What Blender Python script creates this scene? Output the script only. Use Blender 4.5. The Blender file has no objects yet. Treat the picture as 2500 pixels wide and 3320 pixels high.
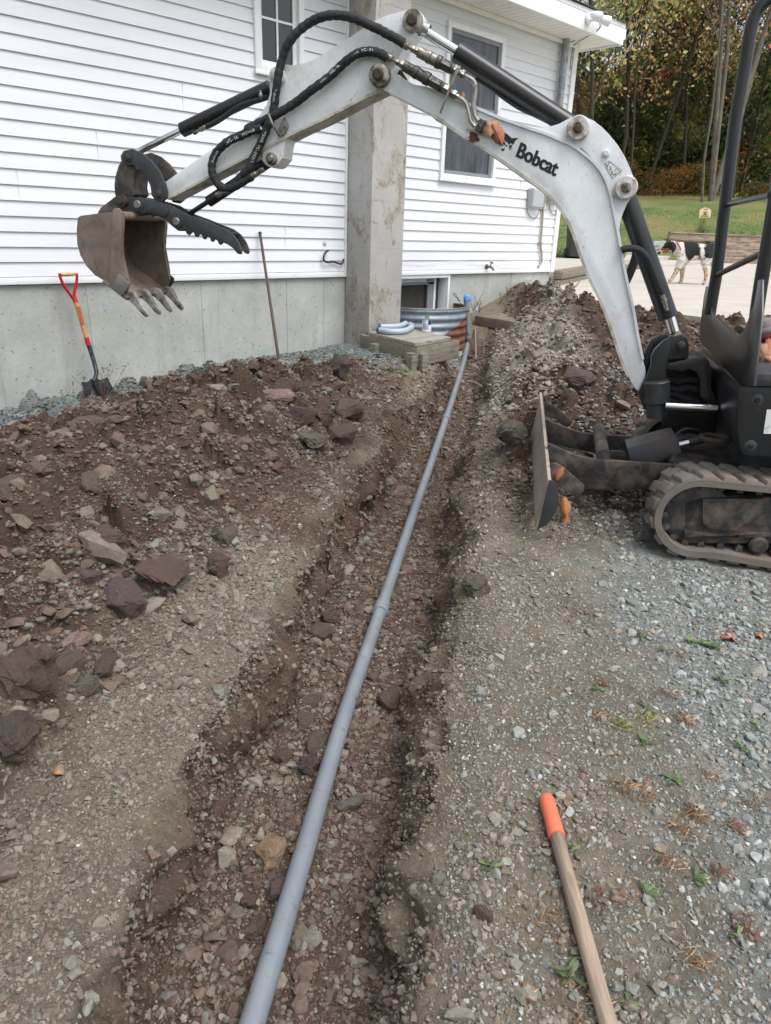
import bpy, bmesh, math, random
import numpy as np
from mathutils import Vector, Matrix
random.seed(5); RNG = np.random.default_rng(11)
R = math.radians
C = bpy.context.scene.collection
sc = bpy.context.scene

# ---------------------------------------------------------------- camera
FPX, PITCH, ROLL, YAW, WALLY, CAMZ = 2334.3, 0.37237, 0.03402, 0.78932, 5.7216, 1.4
_cp, _sp = math.cos(PITCH), math.sin(PITCH)
_f = np.array([math.sin(YAW)*_cp, math.cos(YAW)*_cp, -_sp]); _r0 = np.array([math.cos(YAW), -math.sin(YAW), 0.0])
_u0 = np.cross(_r0, _f)
_r = _r0*math.cos(ROLL) + _u0*math.sin(ROLL); _u = np.cross(_r, _f)
cam_d = bpy.data.cameras.new('camera'); cam = bpy.data.objects.new('camera', cam_d); C.objects.link(cam)
cam_d.sensor_fit = 'HORIZONTAL'; cam_d.sensor_width = 36; cam_d.lens = 36*FPX/2500.0
cam_d.clip_start = 0.05; cam_d.clip_end = 600
cam.matrix_world = Matrix(((_r[0], _u[0], -_f[0], 0), (_r[1], _u[1], -_f[1], 0), (_r[2], _u[2], -_f[2], CAMZ), (0, 0, 0, 1)))
sc.camera = cam

# ---------------------------------------------------------------- sky, sun, exposure (overcast)
SUN_EL, SUN_AZ = R(62), R(178)          # azimuth measured from +Y towards +X
w = bpy.data.worlds.new('World'); sc.world = w; w.use_nodes = True
nt = w.node_tree; nt.nodes.clear()
wo = nt.nodes.new('ShaderNodeOutputWorld'); bg = nt.nodes.new('ShaderNodeBackground')
sky = nt.nodes.new('ShaderNodeTexSky'); sky.sky_type = 'NISHITA'; sky.sun_disc = False
sky.sun_elevation = SUN_EL; sky.sun_rotation = SUN_AZ; sky.air_density = 1.0; sky.dust_density = 4.0; sky.ozone_density = 1.0
hs = nt.nodes.new('ShaderNodeHueSaturation'); hs.inputs['Saturation'].default_value = 0.34; hs.inputs['Value'].default_value = 1.0
nt.links.new(sky.outputs[0], hs.inputs['Color']); nt.links.new(hs.outputs[0], bg.inputs[0])
bg.inputs[1].default_value = 0.15; nt.links.new(bg.outputs[0], wo.inputs[0])
sd_ = bpy.data.lights.new('sun', 'SUN'); sd_.energy = 1.1; sd_.angle = R(35); sd_.color = (1.0, 0.985, 0.965)
sun = bpy.data.objects.new('sun', sd_); C.objects.link(sun)
_sd = Vector((math.sin(SUN_AZ)*math.cos(SUN_EL), math.cos(SUN_AZ)*math.cos(SUN_EL), math.sin(SUN_EL)))
sun.rotation_euler = _sd.to_track_quat('Z', 'Y').to_euler(); sun.location = (0, 0, 30)
sc.view_settings.view_transform = 'Standard'; sc.view_settings.look = 'None'
sc.view_settings.exposure = 0.62; sc.view_settings.gamma = 1

# ---------------------------------------------------------------- measuring helpers (survey of the place from the photo, pixels of a 2500x3320 picture)
def ray(x, y): return _f*FPX + _r*(x-1250) - _u*(y-1660)
def W(p): return np.array([p[0], p[1], p[2]+CAMZ])
def atY(x, y, Y=WALLY): d = ray(x, y); return W(d*Y/d[1])
def atX(x, y, X): d = ray(x, y); return W(d*X/d[0])
def atZ(x, y, z): d = ray(x, y); return W(d*(z-CAMZ)/d[2])     # z in world metres
AZB = R(58); bv = np.array([math.sin(AZB), math.cos(AZB), 0.0]); av = np.array([-bv[1], bv[0], 0.0])
def atB(x, y, B): d = ray(x, y); return W(d*B/(d@bv))
def atA(x, y, A): d = ray(x, y); return W(d*A/(d@av))
def M(a, b, z): return av*a + bv*b + np.array([0, 0, z+CAMZ])
# crops of the photograph used for tracing: (x0, y0, scale)
def crop(x0, y0, s): return lambda pts: [(x0+s*x, y0+s*y) for x, y in pts]
c1 = crop(0, 0, .5402); c2 = crop(800, 0, .4202); c3 = crop(1400, 0, .4802); c4 = crop(1750, 0, .4502)
c5 = crop(1650, 900, .5102); c6 = crop(0, 800, .5402); c7 = crop(1000, 800, .4802); c7b = crop(200, 400, .4202)
c8 = crop(1200, 0, .3601); cd = crop(2000, 600, .3001); cD = crop(0, 0, 1.5006)
cE = crop(1500, 0, .3001); cF = crop(700, 0, .3001); cG = crop(1300, 500, .3001); cH = crop(1400, 950, .1501)

# ---------------------------------------------------------------- mesh helpers
class MB:
    def __init__(s): s.v = []; s.f = []
    def add(s, vs, fs):
        n = len(s.v); s.v += [tuple(map(float, p)) for p in vs]; s.f += [tuple(i+n for i in f) for f in fs]; return s
    def hexa(s, c):   # 8 corners: bottom 4 ccw, top 4 ccw
        return s.add(c, [(3,2,1,0),(4,5,6,7),(0,1,5,4),(1,2,6,5),(2,3,7,6),(3,0,4,7)])
    def box(s, x0, x1, y0, y1, z0, z1):
        return s.hexa([(x0,y0,z0),(x1,y0,z0),(x1,y1,z0),(x0,y1,z0),(x0,y0,z1),(x1,y0,z1),(x1,y1,z1),(x0,y1,z1)])
    def beam(s, p, q, w, h, up=(0,0,1)):
        p = np.array(p, float); q = np.array(q, float); d = q-p; d /= np.linalg.norm(d)
        sd = np.cross(d, up); sd /= np.linalg.norm(sd); u = np.cross(sd, d); a, b = sd*w/2, u*h/2
        return s.hexa([p-a-b, p+a-b, q+a-b, q-a-b, p-a+b, p+a+b, q+a+b, q-a+b])
    def plate(s, poly, off):     # closed polygon of 3-D points, extruded by vector off
        n = len(poly); off = np.array(off, float); P = [np.array(p, float) for p in poly]
        return s.add(P+[p+off for p in P], [tuple(range(n-1, -1, -1)), tuple(range(n, 2*n))] + [(i, (i+1) % n, (i+1) % n+n, i+n) for i in range(n)])
    def tube(s, pts, r, n=10, caps=True, closed=False):
        P = [np.array(p, float) for p in pts]; m = len(P); rr = r if hasattr(r, '__len__') else [r]*m
        T = []
        for i in range(m):
            a = P[(i-1) % m] if (i > 0 or closed) else P[i]; b = P[(i+1) % m] if (i < m-1 or closed) else P[i]
            t = b-a; T.append(t/np.linalg.norm(t))
        ref = np.array([0, 0, 1.0]) if abs(T[0][2]) < .9 else np.array([1.0, 0, 0])
        nn = np.cross(T[0], ref); nn /= np.linalg.norm(nn); vs = []
        for i in range(m):
            nn = nn-T[i]*(nn@T[i]); nn /= np.linalg.norm(nn); bb = np.cross(T[i], nn)
            for k in range(n):
                a = 2*math.pi*k/n; vs.append(P[i]+rr[i]*(nn*math.cos(a)+bb*math.sin(a)))
        fs = []
        for i in range(m if closed else m-1):
            j = (i+1) % m
            for k in range(n): fs.append((i*n+k, i*n+(k+1) % n, j*n+(k+1) % n, j*n+k))
        if caps and not closed: fs += [tuple(range(n-1, -1, -1)), tuple((m-1)*n+k for k in range(n))]
        return s.add(vs, fs)
    def cyl(s, p, q, r, n=20, r2=None): return s.tube([p, q], [r, r if r2 is None else r2], n)
    def lathe(s, p, axis, prof, n=24):     # prof: list of (t along axis, radius)
        p = np.array(p, float); axis = np.array(axis, float); axis /= np.linalg.norm(axis)
        return s.tube_fixed([p+axis*t for t, _ in prof], [r for _, r in prof], axis, n)
    def tube_fixed(s, P, rr, T, n):
        ref = np.array([0, 0, 1.0]) if abs(T[2]) < .9 else np.array([1.0, 0, 0])
        nn = np.cross(T, ref); nn /= np.linalg.norm(nn); bb = np.cross(T, nn); vs = []; m = len(P)
        for i in range(m):
            for k in range(n):
                a = 2*math.pi*k/n; vs.append(P[i]+rr[i]*(nn*math.cos(a)+bb*math.sin(a)))
        fs = [(i*n+k, i*n+(k+1) % n, (i+1)*n+(k+1) % n, (i+1)*n+k) for i in range(m-1) for k in range(n)]
        fs += [tuple(range(n-1, -1, -1)), tuple((m-1)*n+k for k in range(n))]
        return s.add(vs, fs)

def link(name, me, mat, parent=None):
    o = bpy.data.objects.new(name, me); C.objects.link(o)
    if mat: me.materials.append(mat)
    if parent is not None:
        o.parent = parent; L = parent
        off = Vector((0, 0, 0)); q = parent
        while q is not None: off += Vector(q.location); q = q.parent
        me.transform(Matrix.Translation(-off)) if off.length > 0 else None
    return o
def build(name, mb, mat, parent=None, bevel=0, smooth=30, seg=2):
    me = bpy.data.meshes.new(name); me.from_pydata(mb.v, [], mb.f); me.validate()
    if bevel > 0 or True:
        bm = bmesh.new(); bm.from_mesh(me); bmesh.ops.recalc_face_normals(bm, faces=bm.faces)
        if bevel > 0:
            es = [e for e in bm.edges if len(e.link_faces) == 2 and e.calc_face_angle(0) > .6]
            try: bmesh.ops.bevel(bm, geom=es, offset=bevel, offset_type='OFFSET', segments=seg, profile=.6, affect='EDGES', clamp_overlap=True)
            except Exception: pass
        bm.to_mesh(me); bm.free()
    if smooth:
        me.polygons.foreach_set('use_smooth', [True]*len(me.polygons)); me.set_sharp_from_angle(angle=R(smooth))
    return link(name, me, mat, parent)
def thing(name, loc, label, cat, group=None):
    o = bpy.data.objects.new(name, None); C.objects.link(o); o.location = [float(v) for v in loc]; o.empty_display_size = .1
    return tag(o, label, cat, group)
def tag(o, label=None, cat=None, group=None, kind=None):
    if label: o['label'] = label
    if cat: o['category'] = cat
    if group: o['group'] = group
    if kind: o['kind'] = kind
    return o
def big_mesh(name, V, F, mat, col=None, smooth=False):    # numpy arrays; F (n,k)
    me = bpy.data.meshes.new(name); k = F.shape[1]
    me.vertices.add(len(V)); me.vertices.foreach_set('co', np.asarray(V, np.float32).ravel())
    me.loops.add(F.size); me.loops.foreach_set('vertex_index', F.astype(np.int32).ravel())
    me.polygons.add(len(F)); me.polygons.foreach_set('loop_start', np.arange(0, F.size, k, dtype=np.int32))
    me.polygons.foreach_set('loop_total', np.full(len(F), k, np.int32))
    me.polygons.foreach_set('use_smooth', np.full(len(F), bool(smooth)))
    me.update(calc_edges=True)
    if col is not None:
        at = me.color_attributes.new('col', 'FLOAT_COLOR', 'POINT')
        c4_ = np.ones((len(V), 4), np.float32); c4_[:, :3] = col; at.data.foreach_set('color', c4_.ravel())
    o = bpy.data.objects.new(name, me); C.objects.link(o); me.materials.append(mat); return o

# ---------------------------------------------------------------- materials
def lin(r, g, b):
    f = lambda c: ((c/255+.055)/1.055)**2.4 if c/255 > .04045 else c/255/12.92
    return (f(r), f(g), f(b), 1)
class NT:
    def __init__(s, name):
        s.m = bpy.data.materials.new(name); s.m.use_nodes = True; s.t = s.m.node_tree; s.b = s.t.nodes['Principled BSDF']
    def n(s, t, **kw):
        o = s.t.nodes.new(t)
        for k, v in kw.items():
            if k in ('operation', 'blend_type', 'data_type', 'noise_dimensions', 'feature', 'attribute_name', 'distance', 'wave_type', 'bands_direction', 'invert'): setattr(o, k, v)
            else: o.inputs[k.replace('_', ' ')].default_value = v
        return o
    def l(s, a, b): s.t.links.new(a, b)
    def coord(s, scale=(1, 1, 1)):
        tc = s.n('ShaderNodeTexCoord'); mp = s.n('ShaderNodeMapping'); mp.inputs['Scale'].default_value = scale
        s.l(tc.outputs['Object'], mp.inputs[0]); return mp.outputs[0]
    def noise(s, vec, scale, detail=4, rough=.55, dist=0):
        o = s.n('ShaderNodeTexNoise', Scale=scale, Detail=detail, Roughness=rough, Distortion=dist); s.l(vec, o.inputs['Vector']); return o.outputs['Fac']
    def ramp(s, fac, stops):
        o = s.n('ShaderNodeValToRGB'); e = o.color_ramp.elements
        while len(e) < len(stops): e.new(.5)
        for i, (p, c) in enumerate(stops): e[i].position = p; e[i].color = c if hasattr(c, '__len__') else (c, c, c, 1)
        s.l(fac, o.inputs[0]); return o.outputs[0]
    def mix(s, fac, a, b, mode='MIX'):
        o = s.t.nodes.new('ShaderNodeMix'); o.data_type = 'RGBA'; o.blend_type = mode
        for sock, v in ((o.inputs[0], fac), (o.inputs[6], a), (o.inputs[7], b)):
            if isinstance(v, (int, float, tuple)): sock.default_value = v
            else: s.l(v, sock)
        return o.outputs[2]
    def math(s, op, a, b=None):
        o = s.t.nodes.new('ShaderNodeMath'); o.operation = op
        for sock, v in ((o.inputs[0], a), (o.inputs[1], b)):
            if v is None: continue
            if isinstance(v, (int, float)): sock.default_value = v
            else: s.l(v, sock)
        return o.outputs[0]
    def bump(s, h, strength=.5, dist=.01):
        o = s.n('ShaderNodeBump', Strength=strength, Distance=dist); s.l(h, o.inputs['Height']); s.l(o.outputs[0], s.b.inputs['Normal'])
    def col(s, c): s.l(c, s.b.inputs['Base Color']) if not isinstance(c, tuple) else s.b.inputs['Base Color'].__setattr__('default_value', c)
    def rough(s, r): s.l(r, s.b.inputs['Roughness']) if not isinstance(r, (int, float)) else s.b.inputs['Roughness'].__setattr__('default_value', r)
    def metal(s, r): s.b.inputs['Metallic'].default_value = r
def simple(name, c, rough=.6, metal=0, var=.15, scale=8, bump=0, bs=60, dirt=None, dirt_amt=.5, dscale=5):
    k = NT(name); v = k.coord(); nz = k.noise(v, scale, 5)
    c0 = tuple(max(0, x*(1-var)) for x in c[:3])+(1,); c1_ = tuple(min(1, x*(1+var)) for x in c[:3])+(1,)
    col = k.ramp(nz, [(.3, c0), (.7, c1_)])
    if dirt:
        m = k.ramp(k.noise(v, dscale, 8, .65), [(max(0, .62-dirt_amt*.35), 0), (min(1, .78-dirt_amt*.2), 1)])
        col = k.mix(m, col, dirt); k.rough(k.mix(m, (rough,)*3+(1,), (.9, .9, .9, 1)))
    else: k.rough(rough)
    k.col(col); k.metal(metal)
    if bump: k.bump(k.noise(v, bs, 6, .6), bump, .004)
    return k.m
TERR=(1250,1050); DRAFT=False
# ---------------------------------------------------------------- terrain
def _hash(ix, iy, seed):
    h = (ix.astype(np.int64)*374761393 + iy.astype(np.int64)*668265263 + seed*1442695041) & 0xffffffff
    h = ((h ^ (h >> 13))*1274126177) & 0xffffffff; h = (h ^ (h >> 16)) & 0xffffffff
    return h/4294967295.0
def vnoise(x, y, seed=0):
    ix = np.floor(x); iy = np.floor(y); fx = x-ix; fy = y-iy; ux = fx*fx*(3-2*fx); uy = fy*fy*(3-2*fy)
    a = _hash(ix, iy, seed); b = _hash(ix+1, iy, seed); c = _hash(ix, iy+1, seed); d = _hash(ix+1, iy+1, seed)
    return (a*(1-ux)+b*ux)*(1-uy)+(c*(1-ux)+d*ux)*uy
def fbm(x, y, oct=5, seed=0, gain=.5):
    s = 0; a = 1; t = 0
    for i in range(oct):
        c, sn = math.cos(.6*i), math.sin(.6*i)
        s = s+a*vnoise((x*c-y*sn)*2**i+17*i, (x*sn+y*c)*2**i, seed+i*7); t += a; a *= gain
    return s/t-.5
def worley(x, y, seed=0):
    ix = np.floor(x); iy = np.floor(y); best = np.full(x.shape, 9.0); idv = np.zeros(x.shape)
    for dx in (-1, 0, 1):
        for dy in (-1, 0, 1):
            jx = ix+dx; jy = iy+dy; px = jx+_hash(jx, jy, seed); py = jy+_hash(jx, jy, seed+5)
            d = (px-x)**2+(py-y)**2; m = d < best; best = np.where(m, d, best); idv = np.where(m, _hash(jx, jy, seed+9), idv)
    return np.sqrt(best), idv
AX = np.array([(-2.0, -1.07), (-.4, .17), (0.577, 0.933), (0.89, 1.178), (1.451, 1.624), (2.083, 2.098), (2.937, 2.724), (4.542, 3.853), (6.102, 4.955), (6.8, 5.45), (14.97, 11.2)])
S0 = -2.024
def sd(X, Y):
    best = np.full(X.shape, 1e9); S = np.zeros(X.shape); D = np.zeros(X.shape); s0 = S0
    for A, B in zip(AX[:-1], AX[1:]):
        e = B-A; L = math.hypot(*e); t = np.clip(((X-A[0])*e[0]+(Y-A[1])*e[1])/L**2, 0, 1)
        dx = X-A[0]-e[0]*t; dy = Y-A[1]-e[1]*t; dd = np.hypot(dx, dy); sg = np.sign(e[1]*dx-e[0]*dy); m = dd < best
        best = np.where(m, dd, best); S = np.where(m, s0+t*L, S); D = np.where(m, dd*sg, D); s0 += L
    return S, D
ss = np.array([-2, 0, 1, 2, 3, 4, 5, 6, 7, 8, 9, 10, 12.])
dl = np.array([-6, -3.4, -2.8, -2.3, -1.9, -1.5, -1.1, -.8, -.6, -.45, -.33])
TL = np.array([
 [-1.45]*11,
 [-1.43,-1.42,-1.40,-1.30,-1.17,-1.12,-1.18,-1.30,-1.38,-1.40,-1.42],
 [-1.43,-1.40,-1.36,-1.20,-1.05,-1.02,-1.12,-1.25,-1.36,-1.38,-1.40],
 [-1.42,-1.39,-1.30,-1.10,-.95,-.98,-1.12,-1.24,-1.33,-1.36,-1.38],
 [-1.46,-1.44,-1.38,-1.21,-1.07,-.95,-1.02,-1.18,-1.29,-1.34,-1.37],
 [-1.44,-1.42,-1.39,-1.30,-1.15,-.96,-.88,-1.08,-1.24,-1.31,-1.36],
 [-1.38,-1.35,-1.34,-1.31,-1.23,-1.10,-1.00,-1.05,-1.18,-1.26,-1.34],
 [-1.30,-1.26,-1.24,-1.23,-1.22,-1.20,-1.14,-1.11,-1.13,-1.18,-1.28],
 [-1.2,-1.17,-1.16,-1.15,-1.15,-1.14,-1.11,-1.09,-1.09,-1.10,-1.16],
 [-1.15,-1.14,-1.14,-1.14,-1.14,-1.12,-1.09,-1.08,-1.08,-1.09,-1.14],
 [-1.1,-1.05,-1.0,-1.0,-1.0,-.95,-.95,-.95,-.95,-.95,-.95],
 [-.9]*6+[-.8]*5, [-.8]*11])
dr = np.array([.36, .48, .8, 1.2, 1.8, 2.5, 3.5, 5, 8.])
TR = np.array([
 [-1.42]*9,
 [-1.40]*9,
 [-1.41,-1.39,-1.40,-1.40,-1.40,-1.40,-1.40,-1.40,-1.40],
 [-1.41,-1.38,-1.39,-1.40,-1.40,-1.40,-1.40,-1.40,-1.40],
 [-1.40,-1.36,-1.38,-1.40,-1.40,-1.40,-1.40,-1.40,-1.40],
 [-1.38,-1.31,-1.33,-1.39,-1.40,-1.40,-1.40,-1.40,-1.38],
 [-1.34,-1.26,-1.19,-1.25,-1.30,-1.32,-1.32,-1.32,-1.30],
 [-1.30,-1.22,-1.05,-.92,-.92,-.98,-1.0,-1.0,-1.0],
 [-1.27,-1.18,-1.00,-.83,-.76,-.82,-.84,-.85,-.85],
 [-1.25,-1.18,-1.10,-.93,-.80,-.80,-.80,-.80,-.8],
 [-1.02,-1.0,-.97,-.88,-.74,-.70,-.72,-.74,-.8],
 [-.72,-.68,-.62,-.68,-.72,-.74,-.76,-.78,-.8],
 [-.75]*9])
def bil(S, D, ds, T):
    i = np.clip(np.searchsorted(ss, S)-1, 0, len(ss)-2); u = np.clip((S-ss[i])/(ss[i+1]-ss[i]), 0, 1); u = u*u*(3-2*u)
    j = np.clip(np.searchsorted(ds, D)-1, 0, len(ds)-2); v = np.clip((D-ds[j])/(ds[j+1]-ds[j]), 0, 1); v = .4*v+.6*v*v*(3-2*v)
    return (T[i, j]*(1-v)+T[i, j+1]*v)*(1-u)+(T[i+1, j]*(1-v)+T[i+1, j+1]*v)*u
bz_s = np.array([-2, 0, 1.24, 3.1, 4.2, 6.16, 7.5, 8.5, 8.9, 9.0]); bz_z = np.array([-1.68, -1.68, -1.685, -1.745, -1.74, -1.575, -1.44, -1.28, -1.22, -1.1])
RID = np.array([(7.95, 5.70, -.60), (7.55, 5.1, -.585), (7.15, 4.55, -.60), (6.8, 4.0, -.62), (6.55, 3.4, -.63), (6.5, 2.8, -.65), (6.5, 2.1, -.70), (6.8, 1.2, -.74), (7.5, .1, -.8), (8.5, -2, -.8)])
def ridge(X, Y):
    best = np.full(X.shape, 1e9); Z = np.zeros(X.shape); far = np.zeros(X.shape)
    for A, B in zip(RID[:-1], RID[1:]):
        e = B-A; t = np.clip(((X-A[0])*e[0]+(Y-A[1])*e[1])/(e[0]**2+e[1]**2), 0, 1); dx = X-A[0]-e[0]*t; dy = Y-A[1]-e[1]*t; dd = np.hypot(dx, dy); sg = e[0]*dy-e[1]*dx; m = dd < best
        best = np.where(m, dd, best); Z = np.where(m, A[2]+e[2]*t-np.where(sg > 0, .9, .45+.75*smooth(3.9, 4.8, A[1]+e[1]*t))*dd, Z); far = np.where(m, np.where(sg > 0, dd, 0), far)
    return Z, far
def smooth(a, b, x): t = np.clip((x-a)/(b-a), 0, 1); return t*t*(3-2*t)
def zones(X, Y):
    S, D = sd(X, Y)
    wl = (fbm(S*1.3, D*0+3, 3, 40))*.22 + fbm(X*5, Y*5, 3, 41)*.10 + fbm(X*16, Y*16, 3, 47)*.05
    wr = (fbm(S*1.1, D*0+9, 3, 44))*.20 + fbm(X*5, Y*5, 3, 45)*.10 + fbm(X*16, Y*16, 3, 48)*.05
    q = 1-.85*smooth(5.7, 6.5, S); return S, D, wl*q, wr
def H(X, Y, full=False, detail=True):
    X = np.asarray(X, float); Y = np.asarray(Y, float)
    S, D, wl, wr = zones(X, Y)
    G = np.where(D < 0, bil(S, np.minimum(D, -.33), dl, TL), bil(S, np.maximum(D, .36), dr, TR))
    lowf = fbm(X*1.1, Y*1.1, 4, 3)
    bot = np.interp(S, bz_s, bz_z)+fbm(X*3, Y*3, 3, 5)*.05
    # bottom slopes up a little to the sides
    kb = smooth(5.5, 6.3, S)*(1-smooth(7.6, 8.4, S)); tl = smooth(-.34+wl+.18*kb, -.24+wl*.6+.16*kb, D); far = smooth(3.0, 6.5, S)
    lipR = .38+wr; footR = .22+wr*.6-.05*far
    tr = 1-smooth(footR, lipR, D); open_ = 1-smooth(8.75, 9.05, S)
    inside = np.minimum(tl, tr)*open_
    inside = inside
    mound = smooth(-.42, -.9, D)*(S < 20)*(1-smooth(5.9, 6.8, S)) + smooth(.42, .62, D)*smooth(3.2, 4.4, S)*(1-smooth(7.5, 12, D))
    mound = np.clip(mound, 0, 1)*(1-smooth(10.2, 10.8, S))
    bank = smooth(4.3, 5.2, S)*(D > .4)
    rb, far_ = ridge(X, Y); G = np.where(D > .3, np.maximum(G, rb)+.04*np.exp(-((G-rb)/.06)**2), G)
    z = G+lowf*.08*mound*(1-smooth(-.2, -.02, rb-G)*.7) + lowf*.02
    z = z*(1-inside)+bot*inside
    wallm = np.clip(4*inside*(1-inside), 0, 1)
    flatR = (D > .4)*(1-mound)*1.0
    if detail:
        F1, idv = worley(X*5+fbm(X*6, Y*6, 2, 61)*1.2, Y*5, 70); clump = (1-np.clip(F1*1.85, 0, 1)**2)**.8*(idv > .35)
        F2, id2 = worley(X*15+fbm(X*9, Y*9, 2, 64)*1.5, Y*15, 71); clump2 = (1-np.clip(F2*1.7, 0, 1)**2)*(id2 > .3)
        f1 = fbm(X*7, Y*7, 6, 21, .58); f2 = fbm(X*40, Y*40, 4, 22, .6)
        rough = .25+.75*np.clip(mound+wallm+.55*inside, 0, 1)
        f3 = 1-2*np.abs(fbm(X*11, Y*11, 4, 27)); z = z + f1*.075*rough + f2*.018*rough + (f3-.8)*.035*np.clip(wallm+.6*mound, 0, 1) + clump*.105*mound*(.4+idv) + clump2*.026*np.clip(mound+.5*inside+.6*wallm, 0, 1)
        ledge = np.abs(fbm(X*3.5, Y*3.5, 4, 80)); z = z-np.clip(.035-ledge, 0, 1)*1.6*wallm
    z = np.where(D > .3, z-smooth(.18, .45, far_)*np.maximum(z+.95, 0), z)
    if full: return z+CAMZ, S, D, inside, mound, wallm, lowf
    return z+CAMZ
BR = np.array(lin(85, 71, 61)[:3]); BR2 = np.array(lin(66, 54, 47)[:3]); RED = np.array(lin(90, 70, 59)[:3])
GG = np.array(lin(116, 109, 96)[:3]); GR = np.array(lin(124, 127, 123)[:3]); TAN = np.array(lin(140, 130, 116)[:3]); LG = np.array(lin(168, 164, 154)[:3])
def ground_col(X, Y, z=None):
    z, S, D, inside, mound, wallm, lowf = H(X, Y, True, False)
    n1 = fbm(X*1.7, Y*1.7, 4, 31); n2 = fbm(X*6, Y*6, 4, 32); n3 = fbm(X*22, Y*22, 3, 33)
    c = np.ones(X.shape+(3,))*GG
    def blend(c, k, m): m = np.clip(m, 0, 1)[..., None]; return c*(1-m)+k*m
    c = blend(c, GR, smooth(.75, 1.15, D+n1*.7+n2*.3))                         # grey gravel yard
    c = blend(c, TAN, smooth(.1, .3, n1+n2*.5)*(D > .4)*.5)
    lm = smooth(-.55, -.80, D-.34*smooth(2.6, 3.8, S)+n1*.5+n2*.25)*(S < 6.9)
    c = blend(c, BR, lm); c = blend(c, BR2, lm*smooth(.0, .25, n1+.4*n2)*.9); c = blend(c, RED, lm*smooth(.05, .2, -n1+.3*n2)*.45)
    rm = mound*(D > 0); c = blend(c, BR, rm); c = blend(c, BR2, rm*smooth(.05, .25, n2+n1)*.7)
    lgm = smooth(5.8, 6.6, S)*smooth(.35, .6, D)*(1-smooth(.9, 1.25, D+n1*.6))*(1-smooth(8.6, 9.1, S)); c = blend(c, LG*.8, lgm*.7)
    c = blend(c, BR*1.08, inside); c = blend(c, GG*.8, inside*smooth(.12, .3, n1-.1*S*0)*.6)
    c = blend(c, np.where((D > 0)[..., None], GG*1.12, BR*1.25), wallm*.85); c = blend(c, RED*1.0, wallm*smooth(-.1, .2, n1)*.6)
    wallside = smooth(4.85, 5.15, Y+n2*.3)*(S < 9)*(D < 0)
    c = blend(c, np.array(lin(118, 124, 122)[:3]), wallside)
    gar = smooth(6.2, 6.9, S+n2)*(D < -.2)*(1-wallside)
    c = blend(c, np.array(lin(122, 116, 98)[:3]), gar)
    c = c*(1+(n2*.35+n3*.35)[..., None])
    return np.clip(c, .01, 1), S, D, inside, mound, wallm, wallside
def dirt_mat():
    k = NT('dirt'); at = k.n('ShaderNodeAttribute', attribute_name='col'); v = k.coord()
    a = k.noise(v, 60, 8, .7); b = k.noise(v, 260, 4, .7); c = k.noise(v, 9, 5, .6)
    g = k.ramp(a, [(.25, .62), (.5, 1.0), (.78, 1.35)]); col = k.mix(1.0, at.outputs['Color'], g, 'MULTIPLY')
    g2 = k.ramp(b, [(.3, .7), (.7, 1.3)]); col = k.mix(1.0, col, g2, 'MULTIPLY')
    g3 = k.ramp(c, [(.3, (.85, .88, .92, 1)), (.7, (1.15, 1.1, 1.05, 1))]); col = k.mix(1.0, col, g3, 'MULTIPLY')
    k.col(col); k.rough(.97); k.b.inputs['Specular IOR Level'].default_value = .2
    k.bump(k.math('ADD', a, k.math('MULTIPLY', b, .5)), .9, .012)
    return k.m
DIRT = dirt_mat()
WALLPTS = []
def build_terrain(nr, na):
    cx, cy = -.7, -.6
    r = np.exp(np.linspace(math.log(.5), math.log(16), nr)); a = np.linspace(R(-14), R(104), na)
    rr, aa = np.meshgrid(r, a, indexing='ij'); X = cx+rr*np.sin(aa); Y = cy+rr*np.cos(aa)
    Z = H(X, Y); g_ = ground_col(X, Y); col = g_[0]; wm = np.clip(g_[5], 0, 1)*(1-smooth(8.4, 8.9, g_[1])); sg = np.where(g_[2] > 0, 1, -1)
    # undercut and crumbling trench walls: push the wall faces sideways
    o_ = (fbm(g_[1]*4.5, Z*9, 5, 301)*.30+fbm(g_[1]*17, Z*26, 4, 302)*.07)*wm*np.clip(1.35-.0*Z, 0, 1)
    X = X+o_*.589*sg; Y = Y-o_*.808*sg
    idx = np.arange(nr*na).reshape(nr, na); F = np.stack([idx[:-1, :-1], idx[:-1, 1:], idx[1:, 1:], idx[1:, :-1]], -1)
    P4 = np.stack([X, Y, Z], -1); dA = np.linalg.norm(np.cross(P4[1:, :-1]-P4[:-1, :-1], P4[:-1, 1:]-P4[:-1, :-1]), axis=-1); ctr = (P4[1:, 1:]+P4[:-1, :-1])/2; wq = dA*(wm[:-1, :-1] > .12)
    gq = np.random.default_rng(5); pk = gq.choice(wq.size, 38000, p=(wq/wq.sum()).ravel()); WALLPTS.append((ctr.reshape(-1, 3)[pk]+gq.normal(0, .003, (38000, 3)), col[:-1, :-1].reshape(-1, 3)[pk]))
    Xc = X[:-1, :-1]; Yc = Y[:-1, :-1]
    keep = ~(((Yc > WALLY+.12) & (Xc < 8.95)) | ((Yc > 7.6)) | (Xc > 9.3))
    F = F[keep]; used = np.unique(F); remap = np.full(nr*na, -1); remap[used] = np.arange(len(used))
    V = np.stack([X.ravel(), Y.ravel(), Z.ravel()], -1)[used]; cc = col.reshape(-1, 3)[used]
    o = big_mesh('ground', V, remap[F], DIRT, cc, smooth=True); tag(o, kind='structure'); return o
build_terrain(*TERR)

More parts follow.
